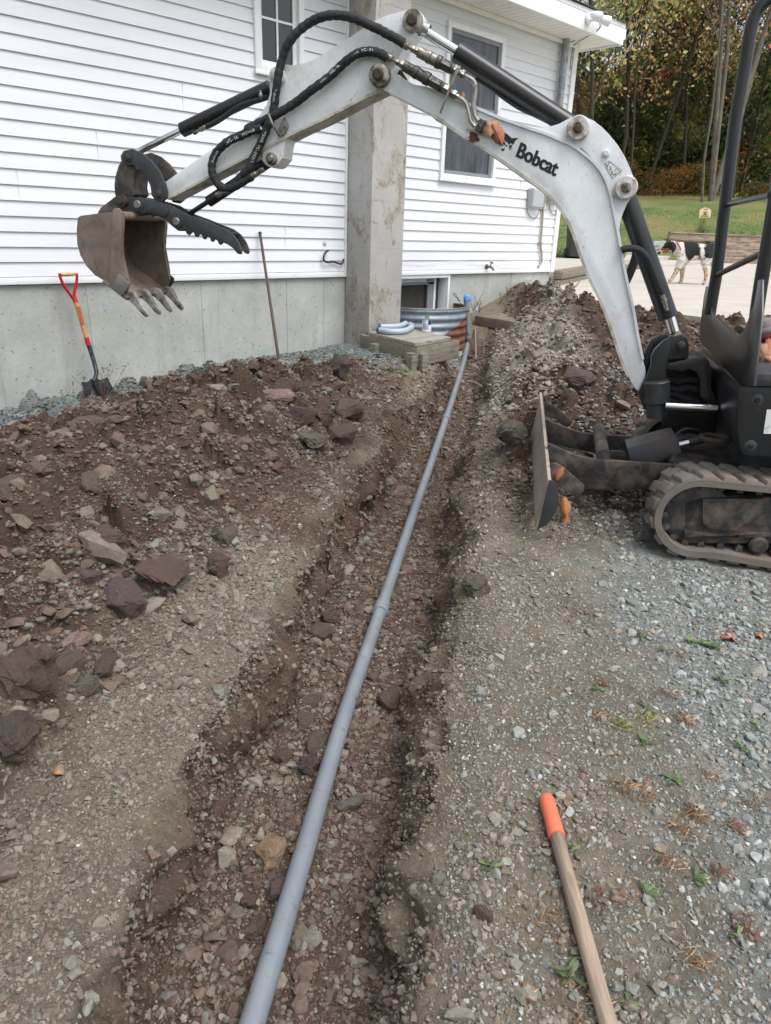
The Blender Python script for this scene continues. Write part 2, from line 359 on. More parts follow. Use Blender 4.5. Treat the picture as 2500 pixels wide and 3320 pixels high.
# ---- loose stones: angular convex pieces, each with its own tint
def hull_rock(n, seed, flat=.75, jit=.14):
    g = np.random.default_rng(seed); bm = bmesh.new()
    for i in range(n):
        p = g.normal(size=3); p /= np.linalg.norm(p); p *= (1+g.uniform(-jit, jit)); p[2] *= flat; p[1] *= .8; bm.verts.new(p)
    bmesh.ops.convex_hull(bm, input=bm.verts); 
    for v in [v for v in bm.verts if not v.link_faces]: bm.verts.remove(v)
    bmesh.ops.triangulate(bm, faces=bm.faces); bm.verts.index_update()
    V = np.array([v.co[:] for v in bm.verts]); F = np.array([[v.index for v in f.verts] for f in bm.faces]); bm.free(); return V, F
ROCKS = [hull_rock(19, 100+i, .62+.3*((i*7) % 5)/5) for i in range(24)]; CRUMBS = [hull_rock(11, 300+i, .8) for i in range(14)]
def stamp(name, X, Y, size, tint, mat, shapes, sink=.25, seed=1, Z=None, flatten=1.0, smooth=False):
    g = np.random.default_rng(seed); n = len(X)
    if Z is None: Z = H(X, Y)
    A = g.uniform(0, 2*math.pi, n); tx = g.normal(0, .35, n); ty = g.normal(0, .35, n); kind = g.integers(0, len(shapes), n); asp = g.uniform(.7, 1.35, n)
    ca, sa = np.cos(A), np.sin(A); cx_, sx_ = np.cos(tx), np.sin(tx); cy_, sy_ = np.cos(ty), np.sin(ty)
    Vs = []; Fs = []; Cs = []; base = 0
    for k, (V, F) in enumerate(shapes):
        ii = np.where(kind == k)[0]
        if len(ii) == 0: continue
        P = np.repeat(V[None], len(ii), 0)*(size[ii]*.5)[:, None, None]; P[:, :, 0] *= asp[ii][:, None]; P[:, :, 2] *= flatten
        x, y, z = P[..., 0], P[..., 1], P[..., 2]
        c_, s_ = cx_[ii][:, None], sx_[ii][:, None]; y, z = y*c_-z*s_, y*s_+z*c_
        c_, s_ = cy_[ii][:, None], sy_[ii][:, None]; x, z = x*c_+z*s_, -x*s_+z*c_
        c_, s_ = ca[ii][:, None], sa[ii][:, None]; x, y = x*c_-y*s_, x*s_+y*c_
        Q = np.stack([x+X[ii][:, None], y+Y[ii][:, None], z+(Z[ii]+size[ii]*(.36-sink)*flatten)[:, None]], -1)
        nv = V.shape[0]; Vs.append(Q.reshape(-1, 3)); Fs.append((F[None]+(np.arange(len(ii))*nv)[:, None, None]).reshape(-1, 3)+base); base += nv*len(ii)
        Cs.append(np.repeat(tint[ii], nv, 0))
    return big_mesh(name, np.concatenate(Vs), np.concatenate(Fs), mat, np.concatenate(Cs), smooth)
def stone_mat():
    k = NT('stone'); at = k.n('ShaderNodeAttribute', attribute_name='col'); v = k.coord()
    a = k.noise(v, 90, 6, .7); b = k.noise(v, 25, 4, .6)
    col = k.mix(1.0, at.outputs['Color'], k.ramp(a, [(.3, .72), (.7, 1.25)]), 'MULTIPLY'); col = k.mix(1.0, col, k.ramp(b, [(.3, .85), (.7, 1.15)]), 'MULTIPLY')
    k.col(col); k.rough(.9); k.b.inputs['Specular IOR Level'].default_value = .25; k.bump(a, .6, .004); return k.m
STONE = stone_mat()
def lincol(*cs): return np.array([lin(*c)[:3] for c in cs])
P_GREY = lincol((140,144,142),(122,128,128),(158,160,156),(110,114,116),(150,146,136),(134,138,132),(168,168,164),(146,152,150),(128,120,110),(118,124,120),(140,142,138),(190,190,186),(160,140,122))
P_BRN = lincol((112,92,82),(98,80,72),(124,106,94),(134,122,108),(104,82,76),(120,96,84),(90,72,66),(140,130,118),(116,92,86),(128,124,112))
P_MIX = lincol((128,118,104),(112,96,84),(140,132,118),(120,112,98),(104,88,78),(146,142,132),(126,108,94),(116,112,102),(134,136,130),(118,84,70))
P_LG = lincol((176,172,162),(160,156,146),(186,182,174),(150,142,130),(168,160,148),(140,134,124))
P_SLATE = lincol((112,122,124),(98,108,110),(128,136,136),(86,96,98),(142,148,146),(118,120,112),(104,112,108))
def grey(P, k=.62): m = P.mean(-1, keepdims=True); return (m+(P-m)*k)*1.06
P_BRN = grey(P_BRN, .8)*.86*np.array([.97, 1, .98]); P_MIX = grey(P_MIX, .7)*.92*np.array([.96, 1, .98]); P_GREY = P_GREY*np.array([.94, .985, 1.0])
def pick(P, n, g, var=.22): return P[g.integers(0, len(P), n)]*g.uniform(1-var, 1+var, n)[:, None]
def seen(X, Y, Z=None, m=.06):
    Z = H(X, Y, detail=False) if Z is None else Z; d = np.stack([X, Y, Z-CAMZ], -1); c = d@_f; x = d@_r/c*FPX; y = -(d@_u)/c*FPX
    return (c > .3) & (np.abs(x) < 1250*(1+m*8)) & (np.abs(y) < 1660*(1+m*3))
def scatter(n, s0, s1, d0, d1, g):     # uniform in trench coordinates -> plan
    S = g.uniform(s0, s1, n); D = g.uniform(d0, d1, n)
    cum = [S0]
    for A, B in zip(AX[:-1], AX[1:]): cum.append(cum[-1]+math.hypot(*(B-A)))
    X = np.interp(S, cum, AX[:, 0]); Y = np.interp(S, cum, AX[:, 1]); t = np.array([.808, .589])
    return X+D*t[1], Y-D*t[0], S, D
def excl(X, Y):   # under machine tracks, pad, wall
    B = X*bv[0]+Y*bv[1]; A = X*av[0]+Y*av[1]
    return (Y < WALLY-.02) & (X < 9.2) & ~((A < -.52) & (B > 3.28) & (B < 3.6)) & ~((A < -.5) & (B > 4.3) & (B < 4.62)) & ~((Y > 4.72) & (X > 4.95) & (X < 5.75) & (H(X, Y, detail=False) > .2))
# ---------------------------------------------------------------- scattered stones (nobody could count them)
g = np.random.default_rng(77)
def keep_seen(X, Y, *rest):
    m = seen(X, Y) & excl(X, Y); return [a[m] for a in (X, Y)+rest]
def thin(X, Y, S, D, p): m = g.random(len(X)) < p; return X[m], Y[m], S[m], D[m]
def falloff(X, Y, n0=2.2, pw=1.6):   # far stones matter less: thin them, the kept ones slightly larger
    d = np.hypot(X, Y); return np.clip((n0/np.maximum(d, n0))**pw, 0, 1)
def lay(name, n, box, size, pal, shapes, label_kind, cond=None, flat=.8, sink=.25, pw=1.5, seedv=1, grow=.45, n0=2.2):
    X, Y, S, D = scatter(n, *box, g); X, Y, S, D = keep_seen(X, Y, S, D)
    m = g.random(len(X)) < falloff(X, Y, n0, pw)
    if cond is not None: m &= cond(X, Y, S, D)
    X, Y = X[m], Y[m]; d = np.hypot(X, Y)
    sz = g.lognormal(math.log(size), .38, len(X))*(1+grow*np.clip((d-2)/4, 0, 1.2)); sz = np.clip(sz, size*.4, size*3.2)
    # colour: own tint pulled towards the soil the stone lies in
    t = pick(pal, len(X), g); gc = ground_col(X, Y)[0]; t = t*.66+gc*.42
    o = stamp(name, X, Y, sz, t, STONE, shapes, sink, seedv, flatten=flat); return tag(o, kind='stuff')
if not DRAFT:
    gv = lambda X, Y, S, D: g.random(len(X)) < np.clip(.10+.95*smooth(.8, 1.3, D+fbm(X*1.7, Y*1.7, 4, 31)*.8), 0, 1)
    lay('gravel', 90000, (-.3, 6.2, .42, 4.2), .0155, P_GREY, ROCKS, 'g', gv, pw=1.3, seedv=3, grow=.6)
    lay('fine_gravel', 110000, (-.3, 4.4, .4, 3.2), .008, P_GREY, CRUMBS, 'g', None, pw=2.2, seedv=4)
    lay('coarse_gravel', 1700, (-.3, 6, .45, 4), .031, P_GREY, ROCKS, 'g', gv, pw=.8, seedv=5, sink=.33, flat=.7)
    P_TR = np.concatenate([P_BRN*1.25, P_BRN*1.1, P_MIX*.95])
    lay('trench_rubble', 25000, (.4, 8.9, -.33, .30), .014, P_TR, ROCKS, 'g', None, pw=1.2, seedv=6)
    lay('trench_stones', 1500, (.4, 8.7, -.27, .24), .034, P_TR, ROCKS, 'g', None, pw=.5, seedv=7, sink=.35)
    lay('trench_crumbs', 80000, (.4, 6, -.6, .55), .007, P_TR, CRUMBS, 'g', None, pw=2, seedv=8)
    lay('spoil_stones', 36000, (-.2, 6.9, -2.7, -.5), .018, P_BRN, ROCKS, 'g', lambda X, Y, S, D: (fbm(X*2.2, Y*2.2, 3, 90)+.12 > g.random(len(X))*.4-.1) & (g.random(len(X)) < .15+.85*smooth(1.5, 2.6, S)), pw=.9, seedv=9)
    lay('left_grit', 26000, (.2, 3, -1.1, -.3), .008, P_MIX, CRUMBS, 'g', None, pw=1.5, seedv=31)
    lay('spoil_crumbs', 110000, (-.2, 6.9, -2.6, -.4), .011, P_BRN, CRUMBS, 'g', None, pw=1.2, seedv=10)
    lay('spoil_cobbles', 1000, (.6, 6.7, -2.4, -.55), .058, P_BRN, ROCKS, 'g', None, pw=.4, seedv=11, sink=.32, grow=.2)
    lay('lip_stones', 9000, (.2, 6.5, -.95, -.32), .021, P_MIX, ROCKS, 'g', lambda X, Y, S, D: (fbm(X*3, Y*3, 3, 92) > -.02) & (g.random(len(X)) < .2+.8*smooth(1.2, 2.4, S)), pw=1.1, seedv=12)
    lay('bank_stones', 42000, (3.6, 10.3, .35, 5.2), .019, P_BRN, ROCKS, 'g', None, pw=.35, seedv=13, grow=.4)
    lay('bank_cobbles', 700, (4.2, 9.5, .5, 4.6), .065, P_BRN, ROCKS, 'g', None, pw=.2, seedv=14, sink=.3, grow=.2)
    lay('pale_gravel', 11000, (5.6, 9.0, .3, 1.15), .021, P_LG*.85, ROCKS, 'g', lambda X, Y, S, D: fbm(X*2, Y*2, 3, 95)+.3-D*.12 > g.random(len(X))*.45, pw=.3, seedv=15, grow=.3)
    lay('lip_gravel', 5000, (.1, 4.8, .33, .9), .016, P_MIX, ROCKS, 'g', lambda X, Y, S, D: fbm(X*3, Y*3, 3, 97) > 0, pw=1, seedv=16)
    # slate chippings along the foundation
    n = 26000; X = g.uniform(.9, 6.6, n); Y = g.uniform(4.1, WALLY-.02, n); S, D = sd(X, Y)
    m = seen(X, Y) & excl(X, Y) & (D < -.45) & (Y > 4.9-.25*smooth(4, 5.2, X)-.5*smooth(3.6, 4.6, X)+fbm(X*3, Y*3, 3, 9)*.6)
    X, Y = X[m], Y[m]; o = stamp('slate_chippings', X, Y, g.lognormal(math.log(.024), .35, len(X)), pick(P_SLATE, len(X), g)*.82, STONE, ROCKS, .3, 21, flatten=.6); tag(o, kind='stuff')
    # soil crumbs and stones stuck in the cut faces
    PW_, CW_ = WALLPTS[0]; m = seen(PW_[:, 0], PW_[:, 1], PW_[:, 2]); PW_, CW_ = PW_[m], CW_[m]; d = np.hypot(PW_[:, 0], PW_[:, 1]); k = g.random(len(d)) < np.clip((2.6/d)**.8, .25, 1); PW_, CW_, d = PW_[k], CW_[k], d[k]
    big = g.random(len(d)) < .13; sz = np.where(big, g.lognormal(math.log(.017), .4, len(d)), g.lognormal(math.log(.007), .4, len(d)))*(1+.35*np.clip((d-2)/3, 0, 1.5)); tn = CW_*1.2*g.uniform(.75, 1.25, len(d))[:, None]; tn[big] = tn[big]*.4+pick(P_MIX, int(big.sum()), g)*.6
    tag(stamp('wall_crumbs', PW_[:, 0], PW_[:, 1], np.clip(sz, .004, .045), tn, STONE, ROCKS, .36, 41, Z=PW_[:, 2]), kind='stuff')
    # few white flecks of limestone
    X, Y, S, D = scatter(600, .3, 4.5, -.9, 2.2, g); X, Y = keep_seen(X, Y)
    o = stamp('white_flecks', X, Y, np.clip(g.lognormal(math.log(.008), .35, len(X)), .003, .014), np.ones((len(X), 3))*.6, STONE, CRUMBS, .1, 22); tag(o, kind='stuff')

# ---------------------------------------------------------------- large single stones
BIGC = {'brown': lin(112, 96, 86), 'plum': lin(100, 86, 84), 'pink': lin(152, 128, 120), 'red': lin(112, 88, 78), 'tan': lin(168, 142, 116), 'green': lin(118, 118, 104), 'grey': lin(128, 124, 118), 'dark': lin(84, 78, 74), 'rust': lin(102, 82, 70)}
def rock_mat(key):
    k = NT('rock_'+key); v = k.coord(); c = BIGC[key]
    a = k.noise(v, 14, 8, .7); b = k.noise(v, 70, 6, .7)
    col = k.ramp(a, [(.28, tuple(x*.62 for x in c[:3])+(1,)), (.5, c), (.75, tuple(min(1, x*1.3) for x in c[:3])+(1,))])
    col = k.mix(k.ramp(k.noise(v, 9, 8, .75), [(.42, 0), (.56, .85)] if key not in ('pink', 'tan') else [(.56, 0), (.7, .5)]), col, lin(92, 77, 67))
    if key in ('pink', 'tan'): col = k.mix(k.ramp(k.noise(v, 22, 6, .7, 1.5), [(.58, 0), (.66, .7)]), col, lin(204, 184, 168))
    col = k.mix(1.0, col, k.ramp(b, [(.3, .7), (.7, 1.2)]), 'MULTIPLY'); k.col(col); k.rough(.9); k.bump(k.math('ADD', a, k.math('ADD', b, k.noise(v, 160, 4, .7))), 1.0, .014); return k.m
RM = {k_: rock_mat(k_) for k_ in BIGC}
def big_rock(name, px, size, key, label, seed, rot=0, tilt=0, zoff=0, sharp=1.0, group='large stones dug out of the trench', cat='stone'):
    size = tuple(q*(1.12 if px[0] > 500 else .98) for q in size)
    # px = pixel of its centre in the 1666-wide view; find the ground point under it
    d = ray(px[0]*1.5006, px[1]*1.5006); t = np.linspace(.4, 11, 3000)/np.linalg.norm(d); P = d[None]*t[:, None]; z = H(P[:, 0], P[:, 1], detail=False); hit = np.argmax(P[:, 2]+CAMZ < z+size[2]*.15)
    x, y = P[hit, :2]; z0 = float(H(np.array([x]), np.array([y]))[0])
    gg = np.random.default_rng(seed); bm = bmesh.new(); n = 20
    for i in range(n):
        p = gg.normal(size=3); p = np.sign(p)*np.abs(p)**(.62); p /= np.linalg.norm(p); p *= gg.uniform(.82, 1.15); bm.verts.new(p)
    bmesh.ops.convex_hull(bm, input=bm.verts)
    for v in [v for v in bm.verts if not v.link_faces]: bm.verts.remove(v)
    bmesh.ops.triangulate(bm, faces=bm.faces)
    bmesh.ops.bevel(bm, geom=bm.edges[:], offset=.07, segments=1, affect='EDGES', clamp_overlap=True)
    bmesh.ops.triangulate(bm, faces=bm.faces); bmesh.ops.subdivide_edges(bm, edges=bm.edges[:], cuts=3, use_grid_fill=True)
    co = np.array([v.co[:] for v in bm.verts]); nn = np.array([v.normal[:] for v in bm.verts])
    cl_ = key in ('rust', 'green', 'dark'); sharp = 2.4 if cl_ else 1.25
    k = fbm(co[:, 0]*5+co[:, 1]*2+seed, co[:, 2]*5+co[:, 1]*4, 4, seed+8)*(.5 if cl_ else .22) + fbm(co[:, 0]*2+co[:, 2]*1.3+seed, co[:, 1]*2-co[:, 2], 4, seed)*.20*sharp + fbm(co[:, 0]*7+seed, co[:, 1]*7+co[:, 2]*7, 3, seed+3)*.07
    co = (co+nn*k[:, None])*np.array(size)*.5
    Rm = Matrix.Rotation(rot, 3, 'Z') @ Matrix.Rotation(tilt, 3, 'X')
    for v, c_ in zip(bm.verts, co): v.co = Rm @ Vector(c_)
    me = bpy.data.meshes.new(name); bm.to_mesh(me); bm.free(); me.polygons.foreach_set('use_smooth', [True]*len(me.polygons)); me.set_sharp_from_angle(angle=R(40))
    o = bpy.data.objects.new(name, me); C.objects.link(o); me.materials.append(RM[key]); o.location = (x, y, z0+size[2]*(.20 if px[0] > 500 else .06)+zoff); return tag(o, label, cat, group)
BR_ = [
 ((735, 825), (.20,.17,.17), 'dark', 'dark angular block standing upright beside the slate strip', 3, .4, .2),
 ((598, 860), (.24,.12,.07), 'pink', 'flat pale pink slab tilted at the top of the stone pile', 5, -.5, .5),
 ((650, 845), (.15,.13,.11), 'plum', 'rounded purple stone behind the pale pink slab', 7, .2, 0),
 ((615, 850), (.17,.16,.15), 'brown', 'large brown stone leaning behind the pink slab', 8, .9, .3),
 ((648, 900), (.20,.17,.15), 'plum', 'pitted purple boulder in the middle of the stone pile', 9, .2, .1),
 ((690, 880), (.17,.15,.13), 'brown', 'brown boulder at the centre back of the stone pile', 10, 1.2, .1),
 ((750, 890), (.26,.17,.14), 'brown', 'wide craggy brown boulder at the right end of the stone pile', 12, -.2, .1),
 ((700, 912), (.16,.13,.12), 'rust', 'square rust-brown stone below the craggy boulder', 13, .5, .1),
 ((735, 948), (.26,.16,.12), 'plum', 'blocky stone lying alone below the stone pile', 14, .1, .1),
 ((680, 968), (.20,.14,.10), 'green', 'grey-green crumbly clod left of the lone blocky stone', 15, .5, .2),
 ((192, 958), (.20,.17,.09), 'brown', 'flat tan slab near the top left of the soil heap', 16, .6, .25),
 ((222, 1048), (.22,.17,.14), 'brown', 'rounded brown boulder half buried on the soil heap slope', 17, .3, .15),
 ((35, 1088), (.24,.12,.10), 'brown', 'long brown stone at the left edge of the soil heap', 18, .8, .2),
 ((355, 1262), (.30,.21,.07), 'red', 'big reddish slab lying flat on the heap', 19, .8, .3),
 ((275, 1335), (.17,.17,.12), 'plum', 'wedge of purple stone with a pale stripe below the red slab', 20, .3, .3),
 ((200, 1315), (.10,.10,.09), 'plum', 'round purple cobble left of the striped wedge', 21, .3, .2),
 ((465, 1228), (.15,.12,.11), 'rust', 'crumbly orange-brown clod at the heap edge', 22, .3, 0),
 ((485, 1165), (.14,.12,.12), 'green', 'grey-green clod above the crumbly orange-brown one', 23, .8, .4),
 ((237, 1212), (.15,.13,.11), 'red', 'dark red clod in the middle of the heap rubble', 24, .3, 0),
 ((160, 1405), (.15,.07,.04), 'pink', 'thin pink slate lying on top of two brown stones', 25, .1, .15),
 ((140, 1440), (.14,.10,.09), 'brown', 'brown stone under the thin pink slate', 26, .4, 0),
 ((95, 1430), (.11,.10,.10), 'brown', 'round brown stone left of the thin pink slate', 27, .4, 0),
 ((228, 1440), (.16,.06,.06), 'plum', 'long narrow purple stone pointing at the trench', 28, .9, .1),
 ((60, 1515), (.19,.17,.15), 'rust', 'big crumbly brown clod at the left edge', 29, .4, 0),
 ((30, 1620), (.16,.14,.12), 'dark', 'smooth dark boulder in the lower left soil', 30, .6, .1),
 ((185, 1490), (.09,.08,.08), 'green', 'small grey-green clod with roots beside the big brown clod', 31, .4, 0),
 ((582, 1838), (.115,.085,.085), 'tan', 'pale tan boulder resting against the grey pipe', 32, .3, .1),
 ((538, 1945), (.055,.055,.05), 'red', 'pinkish stone below the pale tan boulder', 33, .3, .1),
 ((548, 2000), (.065,.06,.05), 'brown', 'brown stone touching the pinkish one in the trench', 34, .9, .1),
 ((600, 1930), (.08,.07,.06), 'plum', 'dark brown stone tucked under the near end of the pipe', 35, .9, .1),
 ((840, 1515), (.14,.10,.08), 'brown', 'angular brown rock right of the pipe in mid trench', 36, .4, .2),
 ((675, 1515), (.13,.08,.05), 'brown', 'flat brown rock left of the pipe above two others', 37, .2, .1),
 ((660, 1562), (.10,.08,.05), 'brown', 'rounded brown rock below the flat one left of the pipe', 38, .8, .1),
 ((690, 1612), (.14,.09,.05), 'brown', 'wide flat rock half under the pipe', 39, .6, .1),
 ((610, 1635), (.085,.065,.05), 'red', 'small pinkish rock left of the wide flat one', 40, .6, .1),
 ((672, 1660), (.075,.08,.06), 'dark', 'dark purple rock beside the pipe in the trench', 41, .2, .1),
 ((760, 1745), (.10,.05,.05), 'grey', 'long grey rock lying right of the pipe', 42, -.5, .1),
 ((715, 1345), (.10,.09,.09), 'rust', 'tan-topped rock against the left trench wall', 43, .5, .2),
 ((690, 1378), (.13,.11,.08), 'brown', 'brown rock on the trench floor beside the tan-topped one', 44, .1, .2),
 ((1040, 1975), (.055,.03,.03), 'red', 'dark red stone on the right lip of the trench', 45, 1.8, .1),
 ((1245, 855), (.30,.20,.13), 'plum', 'wide flat purple rock in the bank behind the blade', 46, .3, .2),
 ((1280, 885), (.28,.20,.13), 'green', 'grey-green clod in front of the wide purple rock', 47, .2, .1),
 ((1305, 920), (.17,.12,.10), 'rust', 'rounded rust-brown rock beside the far track', 48, .2, .1),
 ((1105, 975), (.26,.18,.16), 'green', 'large grey-green clod on the trench lip beside the blade', 49, .2, .1),
 ((1115, 945), (.17,.13,.10), 'dark', 'dark clod behind the large grey-green one', 50, .9, .1),
 ((1030, 1270), (.13,.10,.09), 'green', 'grey-green clod on the right lip in mid trench', 51, .9, .1),
]
for px, size, key, lab, seed, rot, tilt in BR_: big_rock('stone', px, size, key, lab, seed, rot, tilt)
# ---------------------------------------------------------------- house
def siding_mat():
    k = NT('vinyl_siding'); v = k.coord((1, 1, 6)); nz = k.noise(v, .9, 4, .6)
    col = k.ramp(nz, [(.3, lin(216, 220, 226)), (.7, lin(229, 232, 237))])
    v2 = k.coord(); sp = k.noise(v2, 55, 2, .5); col = k.mix(k.ramp(sp, [(.74, 0), (.78, .35)]), col, lin(150, 150, 145))
    k.col(col); k.rough(.42); k.bump(k.noise(k.coord((2, 2, 20)), 30, 3, .5), .06, .002); return k.m
SIDE = siding_mat(); WHITE = simple('white_trim', lin(234, 237, 240), .4, var=.03, dirt=lin(200, 198, 190), dirt_amt=.1)
SOFF = simple('soffit_white', lin(232, 230, 224), .5, var=.04)
def concrete_mat(name, base, hi, stain, streak=True, pit=1.0):
    k = NT(name); v = k.coord(); a = k.noise(v, 2.3, 8, .62); b = k.noise(v, 40, 6, .7)
    col = k.ramp(a, [(.3, base), (.7, hi)])
    st = k.noise(k.coord((7, 7, .7)), 1.2, 6, .65, .4)
    if streak: col = k.mix(k.ramp(st, [(.54, 0), (.78, .5)]), col, stain)
    col = k.mix(1.0, col, k.ramp(b, [(.25, .88), (.7, 1.08)]), 'MULTIPLY')
    vo = k.n('ShaderNodeTexVoronoi', Scale=26.0); k.l(k.mix(.12, v, k.n('ShaderNodeTexNoise', Scale=20.0).outputs['Color']), vo.inputs['Vector'])
    rnd = k.noise(v, 14, 2, .5)
    pm = k.math('MULTIPLY', k.ramp(vo.outputs['Distance'], [(.0, 1), (.14, 1), (.22, 0)]), k.ramp(rnd, [(.47, 0), (.52, 1)]))
    col = k.mix(k.math('MULTIPLY', pm, .6*pit), col, lin(110, 108, 100)); k.col(col); k.rough(.88)
    k.bump(k.math('SUBTRACT', b, k.math('MULTIPLY', pm, 1.5)), .35, .004); return k.m
FOUND = concrete_mat('foundation_concrete', lin(158, 162, 158), lin(184, 187, 183), lin(142, 138, 124))
def stucco_mat():
    k = NT('chimney_stucco'); v = k.coord(); a = k.noise(v, 1.9, 7, .6, .3); b = k.noise(v, 55, 5, .7)
    col = k.ramp(a, [(.3, lin(158, 156, 154)), (.7, lin(186, 184, 182))])
    # weathered brown patches with eaten edges
    vv = k.coord((1.3, 1.3, .75)); pa = k.noise(vv, 2.6, 9, .72, .6)
    col = k.mix(k.ramp(pa, [(.50, 0), (.56, .85), (.75, .9)]), col, lin(132, 122, 110))
    pb = k.noise(vv, 9, 9, .8, 1.2); m = k.math('MULTIPLY', k.ramp(pa, [(.47, 0), (.55, 1)]), k.ramp(pb, [(.48, 0), (.5, 1), (.53, 1), (.56, 0)]))
    col = k.mix(k.math('MULTIPLY', m, .7), col, lin(192, 186, 176))
    # cracks
    w_ = k.n('ShaderNodeTexNoise', Scale=3.0, Detail=5.0); k.l(v, w_.inputs['Vector'])
    vo = k.n('ShaderNodeTexVoronoi', Scale=4.2, feature='DISTANCE_TO_EDGE'); k.l(k.mix(.22, v, w_.outputs['Color']), vo.inputs['Vector'])
    cr = k.math('MULTIPLY', k.ramp(vo.outputs['Distance'], [(.0, 1), (.012, .6), (.022, 0)]), k.ramp(k.noise(v, 2.2, 3), [(.5, 0), (.6, 1)]))
    col = k.mix(k.math('MULTIPLY', cr, .45), col, lin(110, 104, 98))
    # block joints telegraphing through, every 0.2 m
    sx = k.n('ShaderNodeSeparateXYZ'); k.l(k.mix(.03, v, w_.outputs['Color']), sx.inputs[0])
    fr = k.math('FRACT', k.math('MULTIPLY', sx.outputs[2], 1/.405)); jl = k.ramp(fr, [(.0, .35), (.012, .2), (.025, 0), (1, 0)])
    col = k.mix(jl, col, lin(126, 120, 112))
    k.col(col); k.rough(.9); k.bump(k.math('ADD', k.math('MULTIPLY', b, .4), k.math('SUBTRACT', pb, k.math('MULTIPLY', cr, 2))), .3, .008); return k.m
STUC = stucco_mat()
GLASS = NT('window_glass'); GLASS.col((.012, .014, .016, 1)); GLASS.rough(.03); GLASS.b.inputs['Specular IOR Level'].default_value = .8; GLASS = GLASS.m
SCREEN = simple('window_screen', lin(78, 84, 92), .35, var=.1, scale=3); SCREEN2 = simple('grey_sash', lin(128, 132, 138), .45, var=.06)
GALV = simple('galvanised_steel', lin(160, 166, 172), .38, .75, var=.15, scale=12, dirt=lin(128, 130, 130), dirt_amt=.5, dscale=9)
STEEL = simple('bare_steel', lin(176, 174, 168), .28, .9, var=.15, scale=30, dirt=lin(104, 92, 80), dirt_amt=.35, dscale=30)
GREYPL = simple('grey_plastic', lin(172, 177, 182), .45, var=.05)
BLACKPL = simple('black_plastic', lin(38, 40, 44), .5, var=.2)
CX0, CX1, CY = 5.075, 5.525, 5.36     # chimney
EX = .1016; ZB = -.3926+CAMZ           # first lap edge
HX1 = 8.795
house = thing('house', (2.0, WALLY, 0), 'white clapboard house with grey concrete foundation and stucco chimney', 'house')
def lap_wall(x0, x1, z_top, holes=()):
    mb = MB(); n = int((z_top-ZB)/EX)+2
    def rows(xa, xb, za, zb):
        for k in range(-1, n):
            z0 = ZB+k*EX; z1 = z0+EX
            if z1 <= za+.004 or z0 >= zb-.004: continue
            l0, l1 = max(z0, za), min(z1, zb); p = lambda z: WALLY-.0125*(1-(z-z0)/EX)-.001
            mb.add([(xa, p(l0), l0), (xb, p(l0), l0), (xb, p(l1), l1), (xa, p(l1), l1)], [(0, 1, 2, 3)])
            if l0 == z0: mb.add([(xa, WALLY, z0), (xb, WALLY, z0), (xb, WALLY-.0135, z0), (xa, WALLY-.0135, z0), (xb, WALLY-.013, z0+.003), (xa, WALLY-.013, z0+.003)], [(0, 1, 2, 3)])
    xs = sorted({x0, x1} | {h for q in holes for h in q[:2]})
    for xa, xb in zip(xs[:-1], xs[1:]):
        spans = [(ZB-.001, z_top)]
        for hx0, hx1, hz0, hz1 in holes:
            if xa >= hx0-1e-6 and xb <= hx1+1e-6: spans = [s for (a, b) in spans for s in ((a, min(b, hz0)), (max(a, hz1), b)) if s[1]-s[0] > .004]
        for a, b in spans: rows(xa, xb, a, b)
    return mb
# windows located from the photo
w1l = atY(*cF([(408, 700)])[0])[0]; w1r = atY(*cF([(932, 600)])[0])[0]; w1b = atY(*cF([(415, 765)])[0])[2]
W1 = (float(w1l), float(w1r), float(w1b), float(w1b)+1.45)
q = [atY(*p) for p in [(1424.5, 579), (1601.6, 598), (1443, 61), (1630, 126)]]
W2 = (float((q[0][0]+q[2][0])/2), float((q[1][0]+q[3][0])/2), float(q[0][2]+q[1][2])/2, float(q[2][2]+q[3][2])/2)
ZT = 2.175+CAMZ
build('siding', lap_wall(-6, CX0, ZT+1.2, [W1]), SIDE, house, smooth=0); build('siding', lap_wall(CX1, HX1-.07, ZT, [W2]), SIDE, house, smooth=0)
mb = MB(); mb.box(-6, HX1-.01, WALLY+.08, WALLY+.22, ZB-.05, ZT+1.3); mb.box(HX1-.012, HX1, WALLY+.07, WALLY+7, ZB-.05, ZT)
build('sheathing', mb, WHITE, house, smooth=0)
mb = MB(); mb.box(-6, CX0-.03, WALLY-.020, WALLY+.004, ZB-.052, ZB-.004); mb.box(CX1, HX1-.07, WALLY-.020, WALLY+.004, ZB-.052, ZB-.004); build('starter_trim', mb, WHITE, house, .003)
for (x_, k0) in ((2.62, 8), (2.02, 5), (4.32, 2), (3.35, 12), (7.9, 9)):
    for k_ in (k0, k0+1): mb = MB(); mb.box(x_+.004*(k_-k0), x_+.0008+.004*(k_-k0), WALLY-.0140, WALLY-.002, ZB+k_*EX+.004, ZB+(k_+1)*EX-.004); build('lap_joint', mb, SIDE, house, smooth=0)
mb = MB(); mb.box(CX0-.03, CX0-.004, WALLY-.026, WALLY+.004, ZB-.052, ZT+1.2); build('channel_trim', mb, WHITE, house, .003)
mb = MB(); mb.box(HX1-.072, HX1+.018, WALLY-.030, WALLY-.006, ZB-.055, ZT); mb.box(HX1-.006, HX1+.018, WALLY-.006, WALLY+.09, ZB-.055, ZT); build('corner_post', mb, WHITE, house, .004)
